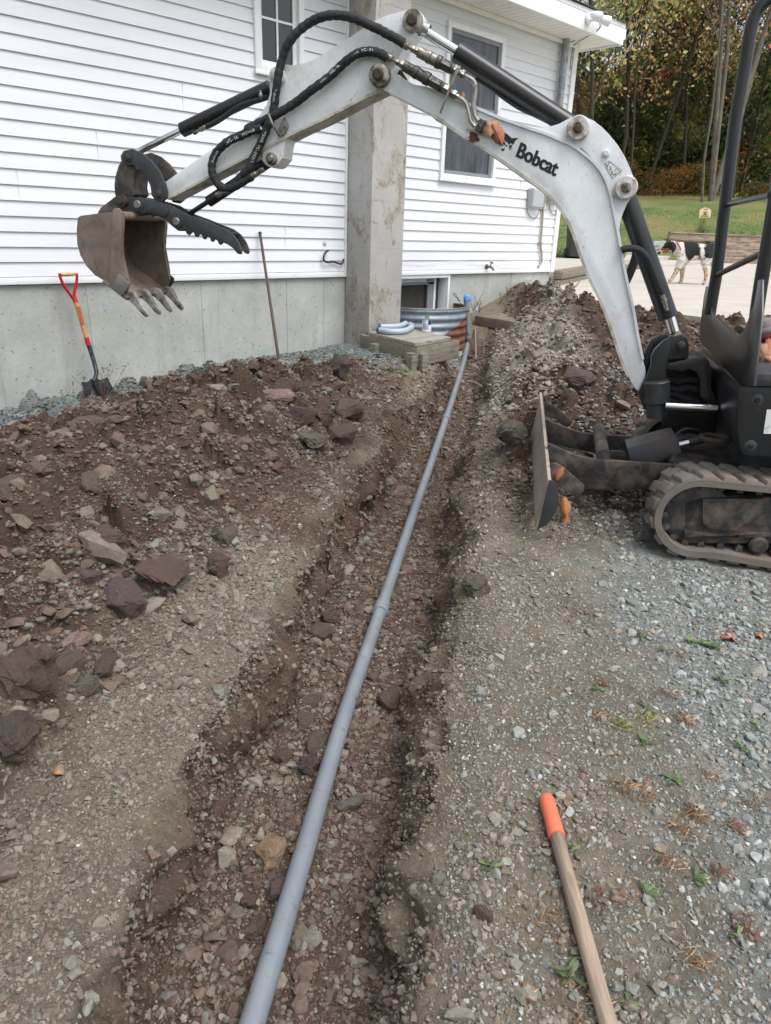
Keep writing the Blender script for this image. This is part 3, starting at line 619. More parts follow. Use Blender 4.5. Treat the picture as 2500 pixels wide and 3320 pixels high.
# foundation with its basement window opening
b0, b1 = 5.80, 6.70; fz1 = ZB-.05; bz0 = .50
mb = MB(); mb.box(-6, CX0, WALLY+.012, WALLY+.2, -.3, fz1); mb.box(CX0, b0, WALLY+.012, WALLY+.2, -.3, fz1); mb.box(b1, HX1-.03, WALLY+.012, WALLY+.2, -.3, fz1); mb.box(b0, b1, WALLY+.012, WALLY+.2, -.3, bz0)
mb.box(HX1-.23, HX1-.03, WALLY+.2, WALLY+7, -.3, fz1)
f_ = build('foundation', mb, FOUND, house, smooth=0)
for x in (1.72, 2.42, 3.42, 4.34, 4.80, 7.9):
    mb = MB(); mb.box(x, x+.012, WALLY+.0095, WALLY+.013, -.1, fz1); mb.box(x+.0035, x+.0085, WALLY+.007, WALLY+.0125, -.1, fz1); build('form_seam', mb, FOUND, f_, smooth=0)
mb = MB(); mb.box(CX0, CX1, CY, WALLY-.0, -.2, 6.0); build('chimney', mb, STUC, house, .012)
def window(W_, label, sash, cols, rows_, scr=None):
    x0, x1, z0, z1 = W_; t = .055; wn = MB(); yo, yi = WALLY-.035, WALLY+.03
    wn.box(x0, x0+t, yo, yi, z0, z1); wn.box(x1-t, x1, yo, yi, z0, z1); wn.box(x0+t, x1-t, yo, yi, z0, z0+t); wn.box(x0+t, x1-t, yo, yi, z1-t, z1)
    wn.box(x0-.012, x1+.012, yo-.012, yo+.01, z0-.022, z0+.006)
    wo_ = build('window', wn, WHITE, house, .004)
    if label: wo_['label'] = label
    xa, xb, za, zb = x0+t, x1-t, z0+t, z1-t; zm = (za+zb)/2; s = .04
    for i, (a, b, y) in enumerate(((za, zm+.02, WALLY+.002), (zm-.02, zb, WALLY-.016))):
        m = MB(); m.box(xa, xa+s, y, y+.025, a, b); m.box(xb-s, xb, y, y+.025, a, b); m.box(xa+s, xb-s, y, y+.025, a, a+s); m.box(xa+s, xb-s, y, y+.025, b-s, b)
        gx0, gx1, gz0, gz1 = xa+s, xb-s, a+s, b-s
        for c in range(1, cols): x = gx0+(gx1-gx0)*c/cols; m.box(x-.009, x+.009, y+.004, y+.014, gz0, gz1)
        for c in range(1, rows_): z = gz0+(gz1-gz0)*c/rows_; m.box(gx0, gx1, y+.005, y+.013, z-.009, z+.009)
        build('sash', m, sash, wo_, .002)
        gl = MB(); gl.box(gx0-.005, gx1+.005, y+.015, y+.019, gz0-.005, gz1+.005); build('glass_pane', gl, GLASS if scr is None else scr, wo_, smooth=0)
    return wo_
window(W1, None, WHITE, 2, 2)
def pane_mat():
    k = NT('screened_glass'); v = k.coord((3, 1, .6)); k.col(k.ramp(k.noise(v, 3, 3), [(.35, lin(46, 52, 60)), (.7, lin(90, 96, 104))])); k.rough(.14); return k.m
window(W2, 'window with grey sashes and insect screen', SCREEN2, 1, 1, pane_mat())
# basement window, set back in its opening
mb = MB(); x0, x1, z0, z1 = b0, b1, bz0, fz1; mb.box(x0, x0+.03, WALLY-.004, WALLY+.17, z0, z1-.003); mb.box(x1-.03, x1, WALLY-.004, WALLY+.17, z0, z1-.003); mb.box(x0+.03, x1-.03, WALLY-.004, WALLY+.17, z1-.04, z1-.003)
mb.box(x0+.06, x0+.10, WALLY+.12, WALLY+.165, z0, z1-.04); mb.box(x1-.16, x1-.10, WALLY+.12, WALLY+.165, z0, z1-.04); mb.box(x0+.10, x1-.16, WALLY+.12, WALLY+.165, z1-.09, z1-.04)
bw = build('window', mb, WHITE, house, .003); bw['label'] = 'small basement window behind the steel well'
mb = MB(); mb.box(x0+.03, x1-.03, WALLY+.145, WALLY+.150, z0, z1-.04); build('glass_pane', mb, simple('grey_pane', lin(66, 64, 60), .18, var=.35, scale=3), bw, smooth=0)  # pane in mottled grey, paler than the other window glass
mb = MB(); mb.box(x1-.26, x1-.16, WALLY+.10, WALLY+.13, z0, z1-.06); mb.box(x0+.10, x1-.16, WALLY+.10, WALLY+.13, z1-.12, z1-.09); build('sash', mb, SCREEN2, bw, .003)
# eaves: soffit, fascia, roof
fz = atZ(*cE([(1666, 430)])[0], ZT+.02); EY = float(atX(2019, 130, float(fz[0])+.15)[1]); EYf = float(fz[1]); GX = float(atY(2019, 130, EYf)[0])
mb = MB(); n = 0; x = -6.0
while x < GX-.02:
    x2 = min(x+.105, GX-.02); mb.box(x, x2-.008, EYf+.012, WALLY+.004, ZT, ZT+.012); mb.box(x2-.008, x2, EYf+.012, WALLY+.004, ZT+.006, ZT+.012); x = x2
build('soffit', mb, SOFF, house, smooth=0)
mb = MB(); mb.box(HX1+.02, GX-.02, WALLY+.006, WALLY+7, ZT+.001, ZT+.012); build('gable_soffit', mb, SOFF, house, smooth=0)
mb = MB(); mb.box(-6, HX1+.02, WALLY-.05, WALLY-.02, ZT-.045, ZT-.002); build('frieze', mb, SOFF, house, .004)
mb = MB(); mb.box(-6, GX, EYf-.012, EYf+.010, ZT-.015, ZT+.20); mb.box(-6, GX, EYf-.018, EYf-.012, ZT+.155, ZT+.2); mb.box(GX-.018, GX+.004, EYf+.010, WALLY+7, ZT-.015, ZT+.2); build('fascia', mb, WHITE, house, .003)
ROOFM = simple('asphalt_shingle', lin(70, 68, 66), .95, var=.4, scale=60, bump=.8)
mb = MB(); mb.add([(-6, EYf-.04, ZT+.215), (GX+.05, EYf-.04, ZT+.215), (GX+.05, WALLY+5, ZT+2.6), (-6, WALLY+5, ZT+2.6), (-6, EYf-.04, ZT+.203), (GX+.05, EYf-.04, ZT+.203), (GX+.05, WALLY+5, ZT+2.585), (-6, WALLY+5, ZT+2.585)], [(0,1,2,3),(7,6,5,4),(0,4,5,1),(1,5,6,2),(2,6,7,3),(3,7,4,0)])
build('roof', mb, ROOFM, house, smooth=0)
# gutter stub at the gable corner
mb = MB(); mb.box(GX+.006, GX+.10, EYf+.02, EYf+.10, ZT+.06, ZT+.17); build('gutter_end', mb, WHITE, house, .01)
# things fixed to the wall
ca = atY(*cE([(1075, 350)])[0]); dsx = float(ca[0]); mb = MB(); mb.cyl((dsx, WALLY-.07, ZT-.003), (dsx, WALLY-.07, ZT-1.0), .042, 20); dv = build('vent_pipe', mb, GALV, house)
mb = MB(); mb.cyl((dsx, WALLY-.07, ZT-.30), (dsx, WALLY-.07, ZT-.31), .0445, 20); build('seam_ring', mb, GALV, dv)
p1 = atY(*cG([(1350, 480)])[0]); p2 = atY(*cG([(1475, 480)])[0]); zt = float(atY(*cG([(1410, 368)])[0])[2]); zb = float(atY(*cG([(1410, 580)])[0])[2])
ub = thing('utility_box', (float(p1[0]), WALLY-.05, zb), 'grey rounded plastic utility box on the siding near the corner', 'utility box')
mb = MB(); mb.box(float(p1[0]), float(p2[0]), WALLY-.11, WALLY-.012, zb, zt); build('cover', mb, GREYPL, ub, .028, seg=4)
for i in range(5): z = zb+.03+i*.035; mb = MB(); mb.cyl((float(p1[0])-.004, WALLY-.05, z), (float(p1[0])+.01, WALLY-.05, z), .006, 8); build('knockout', mb, GREYPL, ub)
def hose(name, pts, r, mat, parent=None, n=8, sub=6): m = MB(); m.tube(spline(pts, sub), r, n); return build(name, m, mat, parent)
def spline(P, sub=6):
    P = [np.array(p, float) for p in P]; out = []
    for i in range(len(P)-1):
        p0 = P[max(i-1, 0)]; p1_ = P[i]; p2_ = P[i+1]; p3 = P[min(i+2, len(P)-1)]
        for k in range(sub):
            t = k/sub; out.append(.5*((2*p1_)+(-p0+p2_)*t+(2*p0-5*p1_+4*p2_-p3)*t*t+(-p0+3*p1_-3*p2_+p3)*t**3))
    return out+[P[-1]]
wl_ = lambda pts, o=.025: [atY(x, y, WALLY-o) for x, y in cG(pts)]
hose('cable', wl_([(1362, 580), (1375, 640), (1430, 700), (1480, 650), (1505, 500), (1508, 370)]), .004, BLACKPL, ub)
TAN_ = simple('tan_conduit', lin(160, 150, 138), .5, var=.1)
mb = MB(); mb.tube([W_ for W_ in wl_([(1600, 300), (1575, 380), (1550, 500), (1536, 600), (1522, 820), (1508, 960), (1520, 1080), (1522, 1150), (1510, 1190), (1484, 1212)], .035)], .014, 10); tc_ = build('conduit', mb, TAN_, house)
for p in ((1536, 597), (1508, 957)):
    c_ = atY(*cG([p])[0], WALLY-.035); mb = MB(); mb.box(c_[0]-.03, c_[0]+.03, c_[1]-.018, c_[1]+.03, c_[2]-.008, c_[2]+.008); build('conduit_strap', mb, TAN_, tc_, .002)
p_ = [atY(*cG([q_])[0], WALLY-.03) for q_ in ((1590, 400), (1666, 560))]
mb = MB(); mb.box(p_[0][0], p_[0][0]+.22, WALLY-.09, WALLY-.014, p_[1][2]+.03, p_[1][2]+.3); mb.box(p_[0][0]+.01, p_[0][0]+.21, WALLY-.10, WALLY-.09, p_[1][2]+.05, p_[1][2]+.28)
mtb = build('meter_box', mb, simple('meter_grey', lin(178, 178, 170), .5), house, .006)
hose('meter_cable', wl_([(1605, 540), (1612, 600), (1640, 650), (1666, 655), (1690, 620), (1700, 540)]), .004, BLACKPL, mtb)
hose('wire', wl_([(8, 1168), (150, 1180), (320, 1180), (450, 1170), (600, 1150), (700, 1165), (840, 1182), (1000, 1188), (1130, 1175), (1228, 1152), (1275, 1090), (1305, 980), (1322, 850), (1335, 700), (1355, 600)]), .0022, WHITE, house)
brass = simple('weathered_brass', lin(120, 108, 84), .5, .6, var=.25)
fa = atY(*cG([(940, 1215)])[0], WALLY-.04); fx, fzz = float(fa[0]), float(fa[2])
fc = thing('faucet', (fx, WALLY-.02, fzz), 'small brass garden tap sticking out of the siding', 'tap')
mb = MB(); mb.cyl((fx, WALLY-.012, fzz), (fx, WALLY-.09, fzz), .013, 12); mb.cyl((fx, WALLY-.018, fzz), (fx, WALLY-.026, fzz), .028, 14); mb.tube([(fx, WALLY-.08, fzz), (fx+.008, WALLY-.105, fzz-.012), (fx+.012, WALLY-.12, fzz-.04)], [.014, .013, .012], 12); build('body', mb, brass, fc)
mb = MB(); mb.cyl((fx, WALLY-.07, fzz+.008), (fx+.006, WALLY-.085, fzz+.045), .006, 8); mb.lathe((fx+.006, WALLY-.085, fzz+.045), (.1, -.3, 1), [(0, .026), (.006, .028), (.010, .02)], 8); build('handle', mb, BLACKPL, fc)
cC = crop(700, 500, .3001)
hk = [atY(x, y, WALLY-o) for (x, y), o in zip(cC([(1215, 1040), (1180, 1070), (1165, 1110), (1172, 1150), (1210, 1168), (1265, 1160), (1310, 1175), (1350, 1185), (1375, 1165), (1380, 1130)]), [.03, .04, .045, .045, .04, .03, .03, .035, .035, .03])]
tag(hose('black_cable', hk, .009, BLACKPL), 'short black bent cable poking out of the siding beside the chimney', 'cable')
kn = atY(*cC([(1180, 962)])[0], WALLY-.017); mb = MB(); mb.lathe((kn[0], WALLY-.014, kn[2]), (0, -1, 0), [(0, .022), (.004, .02), (.008, .01)], 12); build('sealed_hole', mb, simple('putty', lin(190, 188, 180), .8), house)
# flood light on the fascia
fb = atY(*cE([(1358, 205)])[0], EYf-.02); fl = thing('flood_light', (fb[0], EYf-.02, fb[2]), 'white twin-head flood light on the fascia at the house corner', 'flood light')
mb = MB(); mb.lathe((fb[0], EYf-.019, fb[2]), (0, -1, 0), [(0, .058), (.018, .055), (.026, .03)], 20); build('base_plate', mb, WHITE, fl)
for hx, hz, tx, nm in (((1440, 170), None, .06, 0), ((1530, 215), None, .13, 1)):
    hp = atY(*cE([hx])[0], EYf-.13); ax = np.array([.35+.5*nm, -.75, -.25]); ax /= np.linalg.norm(ax); o_ = hp-ax*.05
    mb = MB(); mb.lathe(o_, ax, [(-.02, .012), (0, .03), (.03, .042), (.07, .050), (.115, .052), (.118, .046)], 20); lh = build('lamp_head', mb, WHITE, fl)
    mb = MB(); mb.lathe(o_, ax, [(.112, .045), (.1195, .044)], 20); build('lens', mb, simple('lamp_lens', lin(150, 160, 150), .15), lh)
    mb = MB(); mb.tube(spline([(fb[0], EYf-.04, fb[2]), (fb[0]+.02, EYf-.08, fb[2]-.02), o_], 4), .010, 8); build('swivel_arm', mb, WHITE, fl)
wa = [atY(*cE([p])[0], y) for p, y in (((1482, 240), EYf-.09), ((1475, 300), EYf-.05), ((1390, 370), EYf+.1), ((1280, 410), EYf+.35), ((1200, 440), WALLY-.12), ((1130, 480), WALLY-.05), ((1085, 535), WALLY-.03))]
hose('light_cable', wa, .004, BLACKPL, fl)
wa = [atY(*cE([p])[0], y) for p, y in (((1500, 255), EYf-.09), ((1470, 320), EYf-.05), ((1340, 400), EYf+.15), ((1220, 475), WALLY-.08), ((1188, 530), WALLY-.04), ((1170, 640), WALLY-.035), ((1160, 760), WALLY-.035))]
hose('light_cable', wa, .004, BLACKPL, fl)
# ---------------------------------------------------------------- compact excavator
def paint_white():
    k = NT('worn_white_paint'); v = k.coord(); a = k.noise(v, 3, 5, .6); col = k.ramp(a, [(.3, lin(208, 212, 219)), (.7, lin(224, 228, 234))])
    d1 = k.noise(v, 45, 8, .75, .5); col = k.mix(k.ramp(d1, [(.635, 0), (.70, .85)]), col, lin(104, 88, 72))
    d2 = k.noise(k.coord((1, 1, 1)), 5.5, 8, .7); col = k.mix(k.ramp(d2, [(.48, 0), (.72, .6)]), col, lin(178, 170, 156))
    d3 = k.noise(k.coord((30, 30, 6)), 4, 3, .6); col = k.mix(k.ramp(d3, [(.66, 0), (.69, .6)]), col, lin(110, 106, 100))
    k.col(col); k.rough(.36); k.b.inputs['Coat Weight'].default_value = .15; k.bump(a, .05, .01); return k.m
PW = paint_white()
PWD = simple('dirty_white_paint', lin(190, 188, 182), .5, var=.1, scale=6, dirt=lin(130, 120, 106), dirt_amt=.45, dscale=14)
def black_paint(name, c, dirtc, amt, rough=.38, dsc=10):
    k = NT(name); v = k.coord(); a = k.noise(v, 5, 6, .65); col = k.ramp(a, [(.3, tuple(x*.8 for x in c[:3])+(1,)), (.7, tuple(x*1.25 for x in c[:3])+(1,))])
    m = k.ramp(k.noise(v, dsc, 9, .72, .4), [(.72-.35*amt, 0), (.86-.25*amt, .85)]); col = k.mix(m, col, dirtc)
    s = k.ramp(k.noise(k.coord((60, 60, 12)), 3, 3, .6), [(.68, 0), (.72, .35)]); col = k.mix(s, col, lin(120, 118, 112))
    k.col(col); k.rough(k.mix(m, (rough,)*3+(1,), (.92,)*3+(1,))); k.bump(k.noise(v, 80, 4, .6), .12, .002); return k.m
BK = black_paint('black_paint', lin(33, 34, 37), lin(86, 82, 78), .2, .3)
BKD = black_paint('scuffed_black_steel', lin(50, 53, 58), lin(96, 88, 80), .45, .45)
BKM = black_paint('muddy_black_steel', lin(48, 48, 50), lin(116, 102, 90), .8, .6)
RUSTY = black_paint('worn_bucket_steel', lin(116, 106, 98), lin(82, 66, 56), .75, .6, 7)
RUSTD = simple('rusty_pin', lin(66, 58, 54), .8, .2, var=.35, scale=30, bump=.5)
CHROME = NT('chrome_rod'); CHROME.col((.62, .64, .66, 1)); CHROME.metal(1); CHROME.rough(.14); CHROME = CHROME.m
ZINC = simple('zinc_fitting', lin(150, 148, 142), .35, .85, var=.15, scale=40, dirt=lin(98, 90, 80), dirt_amt=.5, dscale=40)
ZDK = simple('dark_fitting', lin(92, 92, 92), .4, .7, var=.2, scale=40, dirt=lin(70, 64, 58), dirt_amt=.5, dscale=40)
RUB = simple('track_rubber', lin(112, 108, 104), .85, var=.25, scale=9, bump=.4, dirt=lin(118, 106, 94), dirt_amt=.6, dscale=7)
HOSE = simple('hose_sleeve', lin(34, 36, 40), .75, var=.2, scale=30, bump=.8, bs=140)
INK = NT('black_ink'); INK.col((.008, .009, .012, 1)); INK.rough(.4); INK = INK.m
WINK = NT('white_print'); WINK.col((.62, .62, .62, 1)); WINK.rough(.7); WINK = WINK.m
PINM = simple('greasy_pin_head', lin(188, 182, 172), .5, .0, var=.2, scale=25, dirt=lin(62, 52, 46), dirt_amt=.85, dscale=22)
PINW = simple('painted_pin_boss', lin(206, 208, 210), .4, var=.08, scale=10, dirt=lin(140, 104, 78), dirt_amt=.55, dscale=22)
cB = 3.9; bN = 3.825; bF = 3.975
ex = thing('mini_excavator', M(-1.2, cB, -1.4), 'white and black compact excavator on rubber tracks reaching its bucket over the trench', 'excavator')
def PL(mb, pts, B0, B1): return mb.plate([atB(x, y, B0) for x, y in pts], bv*(B1-B0))
def part(name, pts, B0, B1, mat, parent=None, bevel=.004, smooth=30): return build(name, PL(MB(), pts, B0, B1), mat, parent or ex, bevel, smooth)
def pin(name, p, B0, B1, r, mat, parent, head=.6, Bref=None):
    c = atB(p[0], p[1], Bref or B0); c = c-bv*((Bref or B0)-B0)
    mb = MB(); mb.lathe(c, bv, [(0, r*.55), (.004, r*head), (.010, r*head), (.012, r*.98), (.016, r), (B1-B0, r)], 28); return build(name, mb, mat, parent)
def arc(cx, cy, r, a0, a1, n): return [(cx+r*math.cos(R(a0+(a1-a0)*i/n)), cy+r*math.sin(R(a0+(a1-a0)*i/n))) for i in range(n+1)]
def smoothpx(P, sub=5): return [tuple(p[:2]) for p in spline([(x, y, 0) for x, y in P], sub)]
# --- boom
low = [(0, 775), (60, 808), (140, 868), (250, 940), (420, 1047), (600, 1176), (700, 1243), (770, 1300), (830, 1362), (880, 1430), (925, 1510), (962, 1600), (1000, 1715), (1036, 1810), (1060, 1874)]
top = [(70, 622), (240, 698), (430, 782), (560, 830), (680, 872), (780, 905), (870, 945), (950, 980), (1020, 1030), (1085, 1085), (1140, 1150), (1180, 1225), (1207, 1310), (1226, 1400), (1250, 1520), (1272, 1640), (1310, 1850)]
knee = (800+.4202*1015, .4202*575)
Plow = c3(low)+c5([(600, 190), (660, 360), (722, 545), (760, 630), (800, 700), (822, 722)]); Ptop = c3(top)+c5([(790, 190), (820, 360), (852, 520), (870, 600), (850, 670)])
left = c2([(1050, 690), (985, 650), (955, 600), (955, 540), (985, 500), (1040, 490), (1100, 545), (1290, 650), (1395, 668)])
boomp = left+smoothpx(Ptop, 3)+smoothpx(Plow[::-1], 3)
boom = part('boom', boomp, bN, bF, PW, bevel=.006)
def rim(name, P, B0, B1, t, parent, mat):   # proud weld flange following an edge
    pts = smoothpx(P, 4); mb = MB(); Q = [atB(x, y, B0) for x, y in pts]; n = len(Q); vs = []
    for i in range(n):
        d = Q[min(i+1, n-1)]-Q[max(i-1, 0)]; d /= np.linalg.norm(d); nn = np.cross(d, bv); nn /= np.linalg.norm(nn)
        for o in (-t/2, t/2):
            vs.append(Q[i]+nn*o); vs.append(Q[i]+nn*o+bv*(B1-B0))
    fs = []
    for i in range(n-1):
        a = 4*i; b = a+4; fs += [(a, b, b+2, a+2), (a+1, a+3, b+3, b+1), (a, a+1, b+1, b), (a+2, b+2, b+3, a+3)]
    mb.add(vs, fs+[(0, 2, 3, 1), (4*n-4, 4*n-3, 4*n-1, 4*n-2)]); return build(name, mb, mat, parent, 0)
rim('lower_flange', Plow[:-2], bN-.010, bF+.010, .013, boom, PWD); rim('upper_flange', Ptop[:-2], bN-.010, bF+.010, .012, boom, PW)
gus = c3([(640, 858), (730, 862), (800, 853), (860, 835), (905, 810), (945, 790), (990, 784), (1040, 790), (1090, 812), (1150, 858), (1205, 915), (1255, 978), (1300, 1050), (1335, 1125), (1358, 1185), (1372, 1240), (1372, 1290), (1350, 1330), (1320, 1375), (1295, 1430), (1275, 1490), (1264, 1560), (1262, 1620), (1240, 1600), (1190, 1400), (1150, 1230), (1080, 1120), (980, 1020), (860, 960), (700, 890)])
for B0, B1 in ((bN+.004, bN+.024), (bF-.024, bF-.004)):
    d0 = [np.array(atB(x, y, bN+.004))+bv*(B0-bN-.004) for x, y in gus]; mb = MB(); mb.plate(d0, bv*(B1-B0)); build('gusset_plate', mb, PW, boom, .003)
mb = MB(); P_ = c3([(980, 995), (1010, 1000), (1060, 1045), (1120, 1110), (1165, 1190), (1185, 1250), (1175, 1250), (1150, 1190), (1105, 1120), (1040, 1060)]); mb.plate([atB(x, y, bN-.002) for x, y in P_], bv*.003); build('slot', mb, INK, boom, smooth=0)
for p, r in ((c3([(990, 860)])[0], .052), (c3([(1314, 1264)])[0], .052)):
    c = atB(p[0], p[1], bN-.03); mb = MB(); mb.lathe(c, bv, [(0, .046), (.006, r), (.05, r)], 32); bs_ = build('pin_boss', mb, PINW, boom)
    mb = MB(); mb.lathe(c-bv*.014, bv, [(0, .018), (.006, .0235), (.03, .0235)], 20); build('pin', mb, PINM, bs_)
    mb = MB(); q = c+av*.045-np.array([0, 0, .035]); mb.lathe(q-bv*.004, bv, [(0, .007), (.012, .008)], 6); build('grease_bolt', mb, ZINC, bs_)
pin('bolt_head', c3([(1178, 1032)])[0], bN-.016, bN+.01, .018, PW, boom)
# knee pin
c = atB(knee[0], knee[1], bN-.05); mb = MB(); mb.lathe(c, bv, [(0, .034), (.008, .048), (.05, .050), (.10, .050), (.25, .050)], 32); kb = build('pin_boss', mb, PINM, boom)
mb = MB(); mb.lathe(c-bv*.02, bv, [(0, .018), (.006, .026), (.03, .026)], 20); build('pin', mb, RUSTD, kb)
# lettering and decals
def text_px(name, s, quad, B0, mat, parent, bold=.03, shear=0.0, spacing=1.0):   # quad: bl, br, tl in photo pixels
    cu = bpy.data.curves.new('txt', 'FONT'); cu.body = s; cu.offset = bold; cu.shear = shear; cu.space_character = spacing; cu.resolution_u = 4
    o = bpy.data.objects.new('txt', cu); C.objects.link(o); dg = bpy.context.evaluated_depsgraph_get(); me = bpy.data.meshes.new_from_object(o.evaluated_get(dg)); bpy.data.objects.remove(o)
    V = np.array([v.co[:] for v in me.vertices]); x0, y0 = V.min(0)[:2]; x1, y1 = V.max(0)[:2]; bl, br, tl = [np.array(p, float) for p in quad]
    for v in me.vertices:
        p = bl+(br-bl)*(v.co.x-x0)/(x1-x0)+(tl-bl)*(v.co.y-y0)/(y1-y0); v.co = Vector(atB(p[0], p[1], B0))
    me.name = name; return link(name, me, mat, parent)
text_px('maker_lettering', 'Bobcat', c3([(564, 1056), (830, 1192), (601, 958)]), bN-.0016, INK, boom, .022, .0, 1.0)
text_px('maker_lettering', 'Bobcat', c3([(569, 1058), (835, 1194), (606, 960)]), bN-.0018, INK, boom, .022, .0, 1.0)
def decal(name, polys, B0, mat, parent):
    mb = MB()
    for P in polys: mb.add([atB(x, y, B0) for x, y in P], [tuple(range(len(P)))])
    return build(name, mb, mat, parent, 0, 0)
def ln(p, q, w_): p, q = np.array(p, float), np.array(q, float); d = q-p; n = np.array([-d[1], d[0]])/np.linalg.norm(d)*w_/2; return [tuple(p-n), tuple(q-n*.3), tuple(q+n*.3), tuple(p+n)]
cat_ = [[(1212,1192),(1240,1210),(1276,1244),(1338,1240),(1308,1266),(1292,1300),(1266,1288),(1250,1304),(1240,1284),(1214,1262),(1208,1272),(1222,1300),(1206,1306),(1190,1284),(1166,1270),(1180,1248),(1200,1232)],
        [(1250,1310),(1284,1302),(1280,1318),(1262,1330),(1248,1324)], [(1188,1330),(1198,1340),(1214,1332),(1210,1352),(1194,1360),(1180,1350)], [(1216,1308),(1230,1300),(1236,1312),(1224,1322)]]
cat_ += [ln((1192, 1292), (1146, 1284), 6), ln((1192, 1300), (1150, 1300), 6), ln((1196, 1308), (1162, 1318), 6), ln((1258, 1332), (1276, 1350), 6), ln((1264, 1328), (1286, 1338), 6), ln((1250, 1334), (1262, 1352), 6)]
decal('cat_head_decal', [c8(P) for P in cat_], bN-.0016, INK, boom)
q4 = [(462, 1185), (496, 1160), (592, 1225), (526, 1286)]
lns = [ln(q4[i], q4[(i+1) % 4], 5) for i in range(4)]; lns = [[P[0], (P[1][0], P[1][1]), P[2], P[3]] for P in lns]
lns += [ln((476, 1180), (492, 1222), 5), ln((500, 1170), (484, 1200), 5), ln((510, 1196), (512, 1240), 5), ln((500, 1222), (520, 1215), 4), ln((478, 1200), (500, 1190), 4)]
hk_ = arc(535, 1243, 16, 0, 230, 12); lns += [ln(hk_[i], hk_[i+1], 9) for i in range(12)]; rg = arc(556, 1228, 14, 150, 400, 12); lns += [ln(rg[i], rg[i+1], 5) for i in range(12)]
decal('lifting_sticker', [c4(P) for P in lns], bN+.0024, INK, boom)
# --- dipper arm
arm_px = c2(arc(230, 582, 62, 235, 270, 3)+[(300, 497), (360, 500), (430, 488), (500, 465), (560, 432), (650, 375), (760, 308), (860, 240), (960, 172), (1030, 136), (1100, 110), (1180, 88), (1250, 73), (1300, 74)]+arc(1272, 150, 92, -50, 60, 6)+[(1290, 270), (1225, 345), (1185, 420), (1150, 500), (1110, 560), (1050, 682), (960, 728), (860, 778), (620, 905), (400, 1008), (355, 1030), (318, 1052), (297, 1090), (285, 1150), (278, 1220)]+arc(190, 1222, 68, 20, 150, 8)+[(112, 1232), (128, 1160)])+c1([(1560, 905), (1480, 942), (1300, 1035), (1100, 1140), (1000, 1195), (985, 1095), (1060, 1042), (1220, 928), (1330, 855), (1430, 790), (1500, 742), (1560, 685), (1600, 625), (1618, 560), (1618, 500), (1608, 450)])
arm = part('dipper_arm', arm_px, bN+.004, bF-.004, PW, bevel=.006)
rim('lower_flange', c1([(1005, 1192), (1300, 1036), (1480, 942)])+c2([(180, 1120), (400, 1006), (620, 903), (860, 776), (1045, 684)]), bN-.004, bF+.004, .012, arm, PWD)
rim('web_crease', c2([(60, 925), (250, 830), (430, 745), (560, 655), (680, 570)]), bN+.001, bN+.01, .010, arm, PW)
rim('web_crease', c2([(790, 770), (850, 690), (880, 600), (905, 520), (880, 465)]), bN+.001, bN+.01, .008, arm, PW)
for p, r, m1, m2 in ((c2([(230, 580)])[0], .040, PINW, PINW), (c2([(1275, 152)])[0], .046, PINM, RUSTD), (c2([(185, 1222)])[0], .030, PINM, ZINC)):
    c = atB(p[0], p[1], bN-.022); mb = MB(); mb.lathe(c, bv, [(0, r*.9), (.006, r), (.10, r)], 30); bb_ = build('pin_boss', mb, m1, arm)
    mb = MB(); mb.lathe(c-bv*.014, bv, [(0, r*.4), (.005, r*.55), (.03, r*.55)], 20); build('pin', mb, m2, bb_)
# hose bracket
mb = PL(MB(), c2([(235, 1010), (290, 900), (320, 970), (300, 1030), (250, 1060)]), bN-.012, bN-.004); br_ = build('hose_clamp', mb, ZINC, arm, .002)
mb = MB(); mb.tube(spline([atB(x, y, b_) for (x, y), b_ in zip(c2([(172, 878), (180, 910), (215, 985), (250, 1045), (262, 1040)]), (bN-.075, bN-.088, bN-.085, bN-.04, bN-.008))], 5), .0055, 8); build('clamp_rod', mb, ZINC, br_)
pin('bolt_head', c2([(282, 970)])[0], bN-.024, bN-.006, .010, ZINC, br_)
# --- cylinders
def cyl(name, p0, p1, r, mat, B0=cB, B1=None, parent=None, cap=True, n=28):
    a = atB(*p0, B0); b = atB(*p1, B1 or B0); L = np.linalg.norm(b-a); mb = MB()
    mb.lathe(a, b-a, ([(0, r*.86), (.004, r)] if cap else [(0, r)])+[(L-.004, r), (L, r*.86)], n); return build(name, mb, mat, parent or ex)
armc = cyl('arm_cylinder', c3([(168, 350)])[0], c3([(930, 845)])[0], .0455, BK); 
cyl('cylinder_rod', c2([(1330, 215)])[0], c3([(175, 352)])[0], .0235, CHROME, parent=armc); cyl('end_collar', c2([(1358, 222)])[0], c2([(1410, 240)])[0], .030, CHROME, parent=armc)
mb = MB(); mb.tube(spline([atB(x, y, cB-.0) for x, y in c3([(300, 525), (400, 590), (500, 665), (600, 730), (700, 775), (820, 835)])], 5), .012, 8); build('feed_pipe', mb, BK, armc)
bomc = cyl('boom_cylinder', c3([(1300, 1300)])[0], c5([(1013, 255)])[0], .0470, BK)
cyl('cylinder_rod', c5([(1018, 240)])[0], c5([(1050, 350)])[0], .026, CHROME, parent=bomc)
ft_ = atB(*c5([(985, 130)])[0], cB-.055)
mb = MB(); a0 = atB(*c5([(975, 108)])[0], cB-.05); a1 = atB(*c5([(1000, 190)])[0], cB-.052); mb.lathe(a0, a1-a0, [(0, .011), (.02, .012), (.021, .014), (.035, .014), (.036, .011), (.062, .011), (.063, .009), (.08, .009)], 8); build('hose_fitting', mb, ZINC, bomc)
